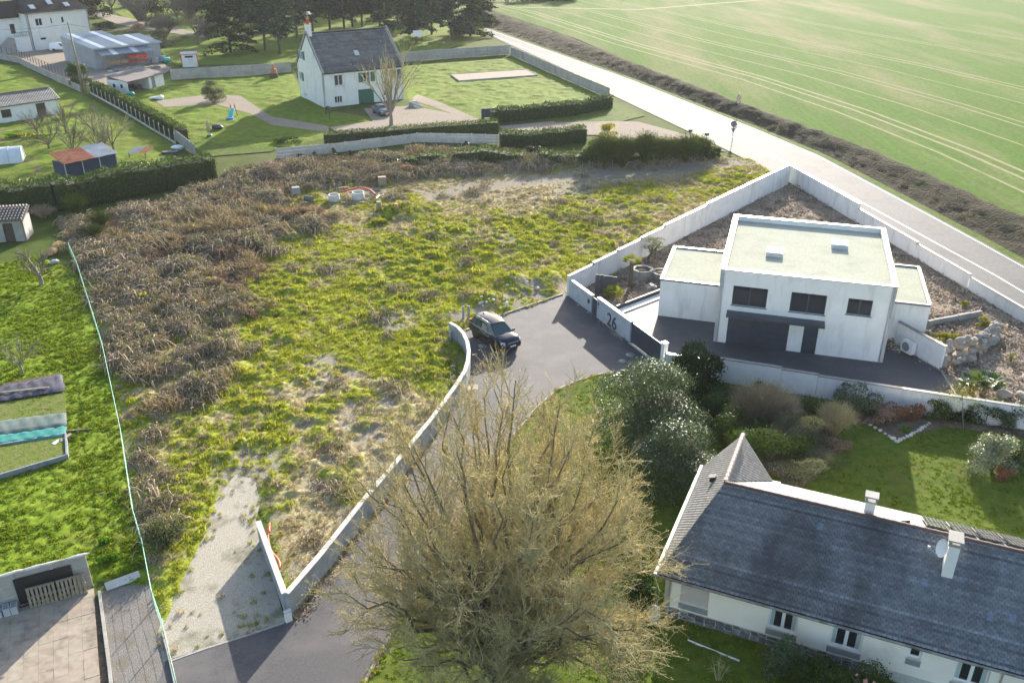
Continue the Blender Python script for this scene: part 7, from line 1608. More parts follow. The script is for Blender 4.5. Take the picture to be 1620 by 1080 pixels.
# utility pole with wires
t = thing('utility_pole', 'tall wooden utility pole by the laurel bush at the workshop', 'pole', P(132, 147)); m = MB(); m.tube([(0, 0, -.1), (-.15, 0, 11.5)], [.19, .12], 8); m.build('shaft', M['wood'], t); m = MB(); m.tube([(.5, 0, 0), (-.1, 0, 8.5)], .11, 6); m.build('brace', M['wood'], t)
for k in range(2): m = MB(); m.tube([Vector((-.15, 0, 11.2)).lerp(Vector((-40 if k else 14, 24 if k else 22, 8.5)), u_) - Vector((0, 0, 3.0 * 4 * u_ * (1 - u_) * .35)) for u_ in np.linspace(0, 1, 12)], .025, 3); m.build('cable', M['dgrey'], t)
# tanks, blue tub by the workshop, slide, toys
for k, q in enumerate(((247, 100), (258, 98))):
    t = thing('bulk_container', ['left caged white water container by the workshop', 'right caged white water container by the workshop'][k], 'container', P(*q), .15); m = MB(); m.bx(-.55, .55, -.5, .5, .15, 1.15); m.build('tank', M['lgrey'], t); m = MB(); m.bx(-.6, .6, -.55, .55, 0, .14); m.build('pallet_base', M['wood'], t)
    m = MB(); [m.bx(x - .015, x + .015, -.53, -.51, .15, 1.17) for x in np.linspace(-.55, .55, 6)]; [m.bx(-.57, .57, -.532, -.512, z, z + .03) for z in (.3, .6, .9, 1.15)]; m.build('cage', M['steel'], t)
m = MB(); m.lathe((0, 0, 0), [(.5, 0), (.7, .5), (.72, .9), (.6, .95)], 14); one('tub', m, 'teal', 'teal round tub between the containers and the white shed', 'tub', P(264, 99))
t = thing('slide', 'teal childrens slide with a blue foot and red handles on the lawn', 'slide', P(365, 190), .1); m = MB(); m.slab([(-.28, 2.3, 1.25), (-.28, 0, .28), (.28, 0, .28), (.28, 2.3, 1.25)][::1], .05); m.slab([(-.33, 2.3, 1.4), (-.33, 0, .42), (-.28, 0, .42), (-.28, 2.3, 1.4)], .2); m.slab([(.28, 2.3, 1.4), (.28, 0, .42), (.33, 0, .42), (.33, 2.3, 1.4)], .2); m.build('chute', M['teal'], t)
m = MB(); m.box((0, -.25, .2), (1.0, .7, .38)); m.build('foot', M['blue'], t)
for s_ in (-1, 1): m = MB(); m.tube([(s_ * .3, 2.3, 1.2), (s_ * .32, 2.6, 2.0), (s_ * .3, 2.9, 1.3), (s_ * .45, 3.2, 0)], .05, 6); m.build('handle', M['red'], t)
m = MB(); [m.tube([(-.3, 2.6 + k * .15, 1.0 - k * .3), (.3, 2.6 + k * .15, 1.0 - k * .3)], .04, 5) for k in range(3)]; m.build('ladder', M['white'], t)
t = thing('parasol', 'folded pale garden parasol standing on the lawn left of the slide', 'parasol', P(332, 218)); m = MB(); m.lathe((0, 0, 0), [(.03, .0), (.04, .9), (.32, 1.0), (.2, 2.0), (.05, 2.5)], 9); m.build('canopy', M['tan_cloth'], t); m = MB(); m.tube([(0, 0, 0), (0, 0, 2.7)], .03, 5); m.build('pole', M['dgrey'], t); m = MB(); m.lathe((0, 0, 0), [(.4, 0), (.35, .4), (.2, .45)], 10); m.build('base', M['green_paint'], t)

m = MB(); m.rock((0, 0, .35), (1.6, 1.0, .7), 77); one('covered_barrow', m, 'dgrey', 'dark covered wheelbarrow on the lawn beside the parasol', 'barrow', P(344, 205))
m = MB(); m.rock((0, 0, .3), (2.0, 1.0, .6), 78); m.rock((.8, .3, .3), (.9, .8, .7), 79); one('white_sack', m, 'white', 'crumpled white sacks on the grass before the open shed', 'sacks', P(247, 158))
m = MB(); m.rock((0, 0, .3), (1.4, .9, .6), 81); one('plastic_sheet', m, 'white', 'crumpled white plastic by the corner of the fence panels', 'sheet', P(281, 237)); m = MB(); m.bx(-1, 1, -.4, .4, 0, .3); one('dark_pallet', m, 'dgrey', 'low dark pallet left of the crumpled white plastic', 'pallet', P(270, 243), .2)
t = thing('tin_shelter', 'collapsed low shelter of rusty and mossy sheets beside the hedge', 'shelter', P(222, 250), -.25)
for k in range(3): m = MB(); ribbed(m, (-1.4 + k * .95, -.8, .7 + .1 * k), (1, 0, .06 * (1 - k)), (0, .97, .22), 1.0, 1.9, .14, .03); m.build('roof_sheet', M['rust'] if k == 2 else M['concrete'], t)
for x in (-1.2, 1.2): m = MB(); m.box((x, -.5, .4), (.1, .1, .8)); m.build('post', M['wood'], t)
for q, mt, lab in (((17, 186), 'blue', 'blue water butt against the outbuilding wall'), ((30, 185), 'green_paint', 'green water butt right of the blue one')): m = MB(); m.lathe((0, 0, 0), [(.4, 0), (.5, .5), (.45, 1.0), (.3, 1.05)], 12); one('water_butt', m, mt, lab, 'water butt', P(*q))
# fence panels along the manor forecourt
t = panel_wall('low grey concrete base wall of the picket fence below the pale house', px((-10, 92), (30, 100), (60, 115), (100, 133), (128, 146)), 1.2, 2.4, 'concrete', None, 'panel_wall', 2)
ln = resample(px((-10, 90), (30, 98), (60, 112), (118, 137)), 2.0); t = thing('post_fence', 'dark wire fence with slim posts above the concrete base wall', 'fence', (*ln[0], 1.2))
for x, y in ln: m = MB(); m.box((x - ln[0][0], y - ln[0][1], .6), (.09, .09, 1.3)); m.build('post', M['black'], t)
for z in (.3, .75, 1.15): m = MB(); m.tube([(x - ln[0][0], y - ln[0][1], z) for x, y in ln], .02, 4); m.build('wire', M['dgrey'], t)
M['soil2'] = surf('pale_earth', [(.17,.13,.10),(.26,.21,.16)], 4, .95, .4, 10)
# steps, raised rectangle, blue gate posts, well by the white house
t = thing('garden_steps', 'short flight of garden steps right of the white house', 'steps', P(665, 172), .6)
for k in range(6): m = MB(); m.bx(-.7, .7, k * .42, k * .42 + .4, 0, .12 + k * .14); m.build('step', M['concrete'], t)
t, l2 = bed('long rectangular raised frame filled with earth on the big lawn', [(727, 130), (850, 121), (833, 112), (713, 120)], 'soil2', 'concrete', .3, None, 'raised bed') if 'soil2' in M else (None, None)
for q, lab in (((764, 189), 'left blue-grey gate post at the hedge opening'), ((781, 188), 'right blue-grey gate post at the hedge opening')): m = MB(); m.box((0, 0, .8), (.45, .45, 1.7)); one('gate_post', m, 'navy', lab, 'gate post', P(*q))
m = MB(); m.box((0, 0, .9), (1.4, .08, 1.3)); one('garden_gate', m, 'navy', 'blue-grey solid garden gate between its two posts', 'gate', P(772, 188.5))
t = thing('barbecue', 'brown brick barbecue with chimney against the concrete wall', 'barbecue', P(434, 124), .2); m = MB(); m.bx(-.7, .7, -.4, .4, 0, .9); m.build('hearth', M['brown_door'], t); m = MB(); m.bx(-.5, .5, -.3, .3, .92, 1.7); m.bx(-.2, .2, -.2, .2, 1.7, 2.6); m.build('hood', M['rust'], t)
# lean-to things by the bungalow
m = MB(); m.lathe((0, 0, 0), [(.24, 0), (.28, .4), (.25, .8), (.12, .86)], 12); one('water_butt', m, 'pale_blue', 'pale blue water butt at the bungalow corner', 'water butt', P(1033, 983)); 
hose('white edging strip in the dark grass before the bungalow', [(1088, 1012), (1120, 1025), (1170, 1045)], .05, 'white', 'edging', .06, 0)
m = MB(); m.tube([(0, 0, 0), (0, 0, .9)], .16, 8); m.lathe((0, 0, .9), [(.16, 0), (.2, .1), (.05, .2)], 8); one('lamp_post', m, 'lgrey', 'short grey garden lamp half hidden by shrubs at the white wall', 'lamp', P(1260, 622))
# ------------------------------------------------------------------ planting
# the great bare tree over the drive, in bud
great_tree('broad_tree', 'huge many-limbed leafless tree covered in golden buds beside the drive', (795, 1118))
# evergreens by the drive and garden
shrub('rhododendron', 'largest glossy rhododendron with pale upturned leaves beside the drive kerb', (1028, 692), (4.3, 3.4, 4.9), 32000, 'rhodo', .075, 'shrub', 19, .8, aspect=.36, lr=.40)
shrub('rhododendron', 'darker glossy rhododendron against the corner of the slate roof', (1078, 770), (3.1, 2.9, 4.0), 20000, 'rhodo', .075, 'shrub', 14, .8, aspect=.36)
shrub('laurel_bush', 'upright glossy laurel bush at the left wall of the bungalow', (1018, 968), (1.05, 1.0, 3.0), 4200, 'laurel', .075, 'shrub', 8, .8)
shrub('evergreen_tree', 'dense dark evergreen beside the white gate pillar', (1098, 628), (2.1, 1.9, 3.9), 8500, 'yew', .085, 'tree', 10, .8)
shrub('conifer_shrub', 'feathery mid-green conifer in front of the dark evergreen', (1135, 668), (1.9, 1.7, 2.6), 7000, 'thuja', .13, 'shrub', 9, .6, aspect=.16)
SH = [('russet bare shrub thicket in the garden corner below the white wall', 'bare', (1200, 680), (2.8, 2.1, 2.9), 900),
      ('grey-green shrub behind the slate roof peak', 'privet', (1215, 728), (2.7, 2.0, 2.9), 9000, .055),
      ('dark glossy bush filling the corner between the rhododendrons and the roof peak', 'laurel', (1168, 700), (1.8, 1.6, 2.8), 5200, .06),
      ('grey-olive bush behind the twiggy fountain-shaped one', 'oliveleaf', (1262, 700), (1.8, 1.4, 2.3), 5200, .055),
      ('low grey-green shrub against the white eave of the back roof', 'oliveleaf', (1262, 764), (1.7, 1.3, 1.6), 4200, .05),
      ('upright small dark conifer against the white wall, nearest the heat of the tarmac', 'yew', (1202, 632), (.8, .8, 1.6), 1800, .05),
      ('dark broad-leaved bush left of the grey garden lamp', 'laurel', (1282, 665), (1.6, 1.3, 2.1), 4200, .06),
      ('tan twiggy fountain-shaped bush on the lawn edge', 'bare2', (1318, 690), (1.3, 1.2, 2.2), 420),
      ('dark holly-like shrub with a yellow flower at its foot', 'rhodo', (1355, 656), (1.4, 1.1, 2.3), 3600, .06),
      ('bluish evergreen shrub under the wall left of the dried hydrangea', 'laurel', (1330, 640), (.8, .8, 1.6), 1400, .06),
      ('dried brown hydrangea heads in the raised bed', 'tan_leaf', (1388, 668), (1.2, .9, 1.25), 2300, .07),
      ('red and russet heavenly bamboo beside the hydrangea', 'pinkleaf', (1418, 664), (.9, .7, 1.3), 1000, .06),
      ('pale orange-leaved shrub in the middle of the bed', 'pinkleaf', (1445, 664), (.8, .6, 1.4), 900, .06),
      ('bright lime clump at the point of the stone bed', 'bright', (1431, 684), (.35, .35, .4), 500, .05),
      ('white-flowered low clump at the point of the stone bed', 'greyleaf', (1424, 680), (.4, .35, .5), 500, .05),
      ('round mid-green bush beside the leaning sapling', 'privet', (1484, 664), (1.1, .9, 1.6), 2600, .05),
      ('dark plum low shrub behind the sapling', 'yew', (1520, 668), (.9, .7, 1.0), 1500, .05),
      ('dark evergreen group at the right end of the white wall', 'laurel', (1560, 670), (1.5, 1.0, 1.8), 3200, .06),
      ('blue-green evergreen at the far right end of the white wall', 'rhodo', (1598, 676), (1.1, .9, 1.7), 2200, .06),
      ('silvery variegated shrub on the right of the lawn', 'greyleaf', (1568, 748), (1.5, 1.4, 2.7), 5200, .065),
      ('dark green shrub right behind the silvery one', 'laurel', (1608, 738), (1.2, 1.1, 2.2), 3000, .065),
      ('russet low shrub at the foot of the silvery one', 'pinkleaf', (1588, 756), (.8, .7, .8), 1200, .05),
      ('pale pink-flowered shrub on the left edge of the lawn', 'tan_leaf', (1330, 715), (.9, .7, 1.1), 1300, .05),
      ('dark heather mound left of the pink-flowered shrub', 'oliveleaf', (1302, 738), (1.5, 1.2, 1.1), 2600, .04),
      ('dark camellia-like bush at the bungalow plinth', 'rhodo', (1240, 1068), (1.0, .8, 2.1), 2600, .065),
      ('dark evergreen at the bottom edge before the bungalow wall', 'laurel', (1290, 1092), (1.2, .9, 1.6), 2600, .065)]
for s_ in SH:
    if s_[1] == 'bare': bare_shrub('twiggy_shrub', s_[0], s_[2], s_[3], s_[4], 'twig_grey', buds=('oliveleaf', 2600, .04))
    elif s_[1] == 'bare2': bare_shrub('twiggy_shrub', s_[0], s_[2], s_[3], s_[4], 'twig', spread=.9)
    else: shrub('garden_shrub', s_[0], s_[2], s_[3], s_[4], s_[1], s_[5], 'shrub', 8)
shrub('rose_bush', 'rose bush with pink blooms at the bottom edge, left of the other', (1300, 1110), (1.1, .9, 2.0), 2600, 'privet', .06, 'shrub', 8, flowers=('flower_p', 14, .10)); shrub('rose_bush', 'rose bush with pink blooms and yellowish tips below the second window', (1365, 1115), (1.5, 1.0, 2.3), 3400, 'privet', .06, 'shrub', 9, flowers=('flower_p', 16, .10))
shrub('daffodils', 'small clump of yellow daffodils under the dark shrub by the wall', (1316, 668), (.3, .25, .4), 160, 'bright', .07, 'flowers', 4, flowers=('flower_y', 40, .05), aspect=.15)
t = thing('sapling', 'leaning young tree with yellow-green leaves tied to a stake by the wall', 'tree', P(1512, 676)); rng = np.random.default_rng(77); m = MB(); m.tube([(.25, -.5, 0), (.1, -.15, 1.2), (-.1, .1, 2.4)], [.04, .03, .015], 6); m.build('trunk', M['bark_pale'], t)
c = np.stack([rng.normal(-.2, .7, 500), rng.normal(.1, .35, 500), rng.normal(2.3, .4, 500)], 1); V, F = leaf_quads(c, np.full(500, .06), np.tile([[0, 0, 1.]], (500, 1)), rng); np_mesh('crown', V, F, M['yellowleaf'], t, tint=np.repeat(rng.random(500), 4))
t = thing('stone_edging', 'low dry stone edging of the pointed garden bed', 'edging', P(1420, 700))
o = P(1420, 700); rr = random.Random(3)
for i, (x, y) in enumerate(resample([P2(*q) for q in ((1376, 674), (1400, 688), (1418, 700), (1440, 690), (1470, 672))], .3)): m = MB(); s_ = rr.uniform(.22, .4); m.rock((x - o.x, y - o.y, .10), (s_, s_ * .8, s_ * .7), 500 + i, rr.random() * 6, 0, 1); m.build('stone', M['pale_concrete'], t)
patch('flower_bed', px((1150, 612), (1300, 642), (1500, 664), (1680, 690), (1640, 720), (1600, 690), (1500, 678), (1440, 690), (1418, 700), (1376, 676), (1330, 668), (1322, 720), (1270, 775), (1180, 735), (1120, 670)), .2, hz_lawn(.14, .5), M['soil'], z0=.07, edge=.3)
bare_shrub('young_fruit_bush', 'thin leafless rose canes in the dark grass before the bungalow', (1135, 1078), (.6, .5, 1.3), 10, 'twig', buds=None)
# new garden
fan_palm('fan_palm', 'tall-trunked yellowing fan palm in the planted bed behind the number wall', (997, 454), 2.3, .95, 18, seed=3, leaf='frond_y'); fan_palm('fan_palm', 'short bushy yellow-green palm just behind the front wall', (969, 472), .35, 1.0, 20, seed=4, leaf='frond_y')
fan_palm('fan_palm', 'green fan palm with two trunks on the bark by the white wall, left head', (1537, 624), .8, 1.15, 22, -.2, seed=5, leaf='frond'); fan_palm('fan_palm', 'right leaning head of the green palm on the bark by the white wall', (1552, 626), .75, 1.2, 24, .5, seed=6, leaf='frond')
t = thing('olive_tree', 'gnarled olive tree with a grey-green crown beside the white house', 'tree', P(1027, 416)); m = MB(); m.tube([(0, 0, -.05), (.05, .1, .5), (.25, 0, 1.0), (.15, .1, 1.5)], [.24, .2, .17, .1], 8); m.tube([(.2, 0, .9), (.6, .05, 1.5), (.9, .1, 1.9)], [.13, .1, .05], 7); m.tube([(.1, .05, 1.0), (-.2, .1, 1.6)], [.1, .05], 6); m.build('trunk', M['bark'], t)
rng = np.random.default_rng(5); p_, d_ = lobed_points(2600, (1.35, 1.1, 1.5), rng, 9, .4, .6); p_[:, 2] += 1.1; p_[:, 0] += .4; V, F = leaf_quads(p_, .055 * rng.uniform(.6, 1.3, 2600), d_, rng, .3); np_mesh('crown', V, F, M['oliveleaf'], t, tint=np.repeat(rng.random(2600), 4))
shrub('yellow_shrub', 'bright yellow-green low shrub above the boulders', (1500, 540), (1.3, .7, .75), 2200, 'yellowleaf', .06, 'shrub', 7, z=.35); shrub('yellow_shrub', 'small yellow-green tuft at the end of the grey edging', (1556, 515), (.8, .5, .7), 900, 'yellowleaf', .06, 'shrub', 5); shrub('yellow_shrub', 'small yellow-green tuft alone on the bark near the road wall', (1527, 484), (.6, .4, .5), 600, 'yellowleaf', .05, 'shrub', 5)
shrub('rosemary_bush', 'grey-brown spiky low bush behind the short retaining wall', (1462, 538), (.9, .6, .7), 1000, 'oliveleaf', .06, 'shrub', 6, z=.4); shrub('red_plant', 'small dark red spiky plant above the boulders', (1519, 538), (.25, .25, .7), 250, 'pinkleaf', .08, 'plant', 4, aspect=.15, z=.4); shrub('yellow_shrub', 'thin yellowing plant on the bark right of the boulders', (1598, 572), (.3, .3, .9), 250, 'yellowleaf', .07, 'plant', 4, aspect=.2)
# hedges
hedge('hedge', 'long tall laurel hedge along the top of the brambles at the left', px((-30, 342), (90, 332), (180, 314), (260, 298), (338, 280)), 2.5, 3.0, 26, 'laurel', .12, bump=.6)
hedge('hedge', 'dark clipped hedge with a wire fence running from the open shed to the rough plot', px((150, 145), (200, 170), (250, 198), (292, 222)), 1.5, 1.7, 26, 'privet', .13)
hedge('hedge', 'neatly clipped sunlit hedge above the panel wall in front of the white house', px((514, 232), (600, 226), (700, 217), (787, 211)), 1.4, 1.9, 36, 'privet', .10, bump=.06)
hedge('hedge', 'taller loose hedge between the clipped hedge and the broom bushes', px((792, 233), (850, 230), (925, 224)), 1.9, 2.0, 26, 'privet', .13, bump=.7)
hedge('hedge', 'grey-green hedge below the big lawn beside the gravel entrance', px((778, 194), (850, 187), (905, 182), (964, 170)), 1.8, 1.9, 26, 'laurel', .14, bump=.5)
hedge('overgrown_hedge', 'ragged dark overgrown hedge between the brambles and the pale track', px((640, 268), (720, 262), (800, 262), (880, 264), (960, 262), (1050, 258), (1125, 250)), 2.0, 1.7, 16, 'privet', .13, bump=1.1)
t = thing('fence', 'wire fence with grey posts and concrete foot along the dark clipped hedge', 'fence', P(143, 148)); ln = resample(px((143, 148), (190, 174), (238, 204), (278, 228)), 2.2); o = ln[0]
for i, (x, y) in enumerate(ln):
    m = MB(); m.box((x - o[0], y - o[1], .8), (.1, .1, 1.7)); m.build('post', M['concrete'], t)
    if i: a = Vector(ln[i - 1]); b = Vector((x, y)); c_ = (a + b) / 2; d_ = b - a; m = MB(); m.box((c_.x - o[0], c_.y - o[1], .14), (d_.length - .12, .06, .3), math.atan2(d_.y, d_.x)); m.build('foot_panel', M['pale_concrete'], t)
# broom and ivy along the back of the plot
BRO = [((930, 262), (1.3, 1.1, 2.6), 'dark', 'loose grey-green bush at the left end of the broom row'), ((955, 266), (1.2, 1, 2.8), 'broom', 'tall broom bush behind the track, second from the left'), ((985, 266), (1.4, 1.1, 2.7), 'broom', 'dense broom bush near the middle of the track hedge'), ((1020, 264), (1.2, 1, 3.0), 'broom', 'tallest broom bush right of the gap in the track hedge'), ((1050, 262), (1.5, 1.1, 2.5), 'broom', 'wide broom bush near the right end of the track hedge'), ((1082, 260), (1.3, 1, 2.5), 'broom', 'broom bush second from the road end'), ((1105, 256), (1.1, .9, 2.2), 'broom', 'broom bush with yellow tips at the road end'), ((1128, 250), (.8, .8, 1.3), 'dark', 'low scrubby bush at the road end of the track hedge')]
for q, dm, kd, lab in BRO:
    if kd == 'broom': bare_shrub('broom_bush', lab, q, [x * 1.35 for x in dm], 520, 'broom', r=.022, spread=.9, buds=('broom', 3200, .075))
    else: shrub('loose_bush', lab, q, [x * 1.25 for x in dm], 2600, 'privet', .09, 'shrub', 8)
shrub('gorse_bush', 'yellow-flowering gorse beside the gravel entrance', (962, 216), (1.6, 1.2, 2.0), 1800, 'yellowleaf', .09, 'shrub', 7, flowers=('flower_y', 160, .07)); shrub('gorse_bush', 'small yellow gorse near the letter boxes', (1102, 226), (.9, .8, 1.2), 700, 'yellowleaf', .08, 'shrub', 5, flowers=('flower_y', 120, .07)); shrub('gorse_bush', 'yellow flowers above the broom by the entrance', (1028, 236), (.6, .6, 1.4), 400, 'yellowleaf', .08, 'shrub', 5, flowers=('flower_y', 60, .07))
IV = [((472, 250), 1.0), ((500, 250), 1.2), ((528, 250), 1.5), ((556, 248), 1.3), ((590, 246), .9), ((655, 238), 1.3), ((690, 236), 1.1), ((738, 236), 1.0), ((770, 238), 1.2)]
for k, (q, h_) in enumerate(IV): shrub('ivy_clump', 'ivy clump climbing the low concrete panel wall below the clipped hedge', q, (.55, .4, h_), 420, 'ivy', .09, 'ivy', 4, group='ivy clumps on the low panel wall')
for k, (q, dm, lf, lab) in enumerate((((620, 262), (2.0, 1.5, 1.5), 'ivy', 'dark ivy-covered hump among the brambles below the panel wall'), ((845, 250), (1.4, 1.2, 1.7), 'ivy', 'dark green bush under the loose hedge'), ((870, 262), (1.2, 1, 1.8), 'privet', 'dull green bush beside the dark one under the loose hedge'), ((380, 285), (1.8, 1.3, 1.6), 'oliveleaf', 'dull brownish bush at the right end of the laurel hedge'), ((430, 285), (2.4, 1.5, 2.4), 'cane', 'large brown bramble heap behind the tank'), ((322, 275), (1.5, 1.4, 2.6), 'laurel', 'tall laurel at the corner of the fence panels'), ((600, 355), (1, .8, .6), 'g_green', 'grassy side of the small earth mound'))): shrub('wild_bush', lab, q, dm, 2200, lf, .09, 'bush', 8)
for k, (q, lab) in enumerate((((122, 345), 'pale green broom sprays standing in the corner of the brambles'), ((160, 365), 'second green broom spray among the brambles'), ((150, 380), 'dense green broom clump at the edge of the brambles'), ((195, 385), 'low green broom patch in the brown bracken'))): bare_shrub('broom_bush', lab, q, (1.4, 1.2, 2.6 - .5 * k), 200, 'broom', r=.014, spread=.9)
bare_shrub('wild_bush', 'grey-green willow-like bush at the foot of the brambles beside the gravel', (262, 862), (1.2, 1.0, 1.4), 220, 'broom', spread=.9, buds=('oliveleaf', 2200, .04)); bare_shrub('brushwood_heap', 'grey arching heap of cut brushwood in the rough plot', (318, 572), (2.4, 1.4, 1.0), 260, 'twig_grey', spread=1.0)
bare_shrub('brushwood_heap', 'brown brushwood heap behind the compost at the left fence', (70, 345), (1.6, 1.3, 1.4), 260, 'cane', spread=1.0); shrub('compost_heap', 'strawy compost heap by the left fence', (92, 398), (1.0, .8, 1.1), 900, 'g_dry', .09, 'heap', 6, aspect=.2)
m = MB(); m.rock((0, 0, .35), (1.3, .7, .7), 91); one('log', m, 'new_wood', 'pale fallen log beside the compost heap', 'log', P(83, 403), 1.0); m = MB(); m.rock((0, 0, .2), (.8, .6, .45), 92); one('stone', m, 'lgrey', 'grey stone lump near the pale log', 'stone', P(88, 418))
shrub('green_clump', 'bright green weedy clump on the lawn near the gravel strip', (172, 888), (.55, .5, .4), 900, 'bright', .06, 'plant', 6); shrub('green_clump', 'second bright green clump further up the lawn edge', (165, 862), (.5, .5, .35), 700, 'bright', .06, 'plant', 6)
# leafless trees
bare_tree('fruit_tree', 'pruned leafless fruit tree with a mossy trunk on the left lawn', (66, 452), 1.0, .16, 7, 1.5, 4, (0, 4, 4, 3), (.5, .6, .6, .6), .07, .1, .66, (25, 75), 21, 'bark_pale', 'twig_grey'); bare_tree('fruit_tree', 'small leafless fruit tree above the black plastic bed', (35, 592), .9, .08, 6, 1.3, 4, (0, 4, 4, 3), (.5, .6, .6, .6), .07, .1, .66, (25, 75), 22, 'bark_pale', 'twig_grey')
OR = [((78, 238), 2.0, 'leafless orchard tree nearest the daffodil border'), ((118, 248), 2.2, 'leafless orchard tree behind the rusty shed, left of two'), ((163, 252), 2.3, 'forked leafless orchard tree behind the rusty shed, right of two'), ((180, 240), 3.0, 'palest leafless tree beside the tin shelter'), ((150, 215), 2.2, 'leafless orchard tree in the middle of the grass'), ((105, 212), 2.0, 'leafless orchard tree before the brown door'), ((60, 215), 1.8, 'thin leafless orchard tree before the outbuilding window')]
for k, (q, L_, lab) in enumerate(OR): bare_tree('orchard_tree', lab, q, .9, .13, 7, L_, 4, (0, 4, 4, 3), (.5, .6, .6, .6), .06, .1, .64, (30, 80), 30 + k, 'bark', 'twig_grey' if k != 3 else 'twig')
bare_tree('upright_tree', 'tall vase-shaped leafless tree in front of the white house', (619, 199), 2.0, .26, 11, 5.4, 4, (0, 3, 3, 3), (.3, .4, .5, .5), .08, .06, .60, (50, 84), 41, 'bark_pale', 'twig')
t = shrub('topiary_tree', 'small round-headed topiary tree before the white house', (521, 181), (.7, .7, 1.3), 900, 'oliveleaf', .07, 'tree', 7, z=.9); m = MB(); m.tube([(0, 0, -.9), (0, 0, .6)], .06, 6); m.build('trunk', M['bark'], t)
shrub('round_bush', 'round grey-green bush on the lawn right of the open shed', (341, 161), (2.0, 1.8, 3.4), 3600, 'oliveleaf', .11, 'shrub', 10, twigs=300); shrub('laurel_bush', 'bright-topped laurel bush at the foot of the utility pole', (128, 137), (2.2, 2.0, 4.8), 4200, 'laurel', .14, 'shrub', 10)
shrub('daffodil_border', 'yellow-flecked border running along the allotment path', (40, 218), (4.2, 1.0, .7), 2200, 'bright', .10, 'border', 14, lr=.25, flowers=('flower_y', 260, .06)); shrub('low_shrub', 'green low shrubs under the left end of the clipped hedge', (455, 226), (2.2, 1.2, .9), 1500, 'privet', .09, 'shrub', 8)
# wood of conifers and bare trees at the top
CN = [((365, 84), 17, 4.2, 'thuja'), ((420, 80), 16, 3.4, 'pine'), ((443, 86), 19, 3.0, 'pine'), ((400, 60), 17, 4.0, 'pine'), ((345, 52), 18, 4.0, 'thuja'), ((470, 60), 18, 3.6, 'pine'), ((522, 47), 18, 3.4, 'pine'), ((545, 52), 17, 3.2, 'pine'), ((558, 43), 18, 3.6, 'pine'), ((573, 42), 17, 3.4, 'pine'), ((601, 42), 18, 3.6, 'pine'), ((630, 48), 17, 3.4, 'pine'), ((659, 68), 14, 3.2, 'pine'), ((683, 55), 15, 3.6, 'pine'), ((716, 63), 15, 3.6, 'pine'), ((744, 58), 13, 4.2, 'thuja'), ((500, 30), 18, 4, 'pine'), ((620, 24), 18, 4, 'thuja'), ((700, 28), 17, 4, 'pine'), ((580, 20), 18, 4, 'thuja'), ((540, 22), 17, 4, 'pine'), ((660, 30), 17, 4, 'thuja'), ((450, 30), 18, 4.2, 'thuja'), ((385, 40), 17, 4.2, 'pine'), ((420, 34), 18, 4.2, 'thuja'), ((495, 50), 17, 3.6, 'pine'), ((610, 62), 15, 3.2, 'pine'), ((640, 36), 16, 3.8, 'thuja'), ((760, 40), 12, 3.8, 'thuja'), ((340, 30), 18, 4.5, 'thuja')]
PL = ['at the left end of the wood behind the grey wall', 'behind the barbecue', 'with a pale leaning trunk left of the white chimney', 'behind the barbecue in the second row', 'behind the bare tree on the lawn', 'just left of the red chimney pot', 'above the roof ridge of the white house, leftmost', 'above the roof ridge of the white house, second', 'above the roof ridge of the white house, third', 'above the roof ridge of the white house, fourth', 'above the right half of the white roof', 'at the right end of the white roof', 'beside the white notice board', 'in the row behind the notice board', 'with a clear sunlit foot near the road', 'bushy down to the ground at the roadside corner', 'deep in the wood above the red chimney pot', 'deep in the wood above the right roof end', 'deep in the wood behind the roadside trees', 'deep in the wood above the middle of the white roof', 'deep in the wood above the left of the white roof', 'deep in the wood behind the notice board', 'deep in the wood left of the chimney', 'in the second row above the barbecue', 'filling the gap left of the chimney pot', 'close behind the left end of the white roof', 'just right of the white roof end', 'dark between the notice board and the roof', 'last of the wood by the far bend of the road', 'at the top behind the bare lawn tree']
for k, (q, h_, R_, lf) in enumerate(CN): conifer('conifer', ('tall blue-grey conifer ' if lf == 'pine' else 'dense dark conifer ') + PL[k], q, h_ * (1.05 if q[0] > 640 else 1.3), R_ * 1.5, 7000 if lf == 'pine' else 8000, lf, .32, .16 if lf == 'pine' else .03, 200 + k, 'conifers in the wood behind the white house', .24)
for k, (q, h_, lab) in enumerate((((314, 71), 3.6, 'dark slender leafless tree on the sunlit lawn at the top'), ((260, 68), 2.2, 'twiggy leafless shrub tree by the far drive'), ((232, 42), 4.2, 'large grey leafless tree at the top left'), ((282, 40), 3.6, 'grey leafless tree at the top behind the lawn'), ((178, 22), 4.0, 'leafless tree beside the pale house'))): bare_tree('leafless_tree', lab, q, 2.2, .26, 8, h_, 4, (0, 4, 4, 3), (.5, .55, .55, .6), .06, .09, .64, (35, 80), 60 + k, 'bark', 'twig_grey')
shrub('evergreen_bush', 'dark green bush beside the far drive at the top left', (165, 48), (3.2, 2.5, 2.6), 2600, 'yew', .16, 'shrub', 9); shrub('evergreen_bush', 'round clipped tan bush by the far drive', (218, 50), (2.6, 2.2, 2.2), 1600, 'tan_leaf', .14, 'shrub', 8); shrub('evergreen_bush', 'dull green bush below the leafless tree at the top', (262, 74), (3, 2.5, 4.2), 2600, 'oliveleaf', .15, 'shrub', 9); shrub('evergreen_tree', 'dark tree crown at the top behind the leafless trees', (252, 40), (4.5, 3.5, 7), 3600, 'yew', .2, 'tree', 12)
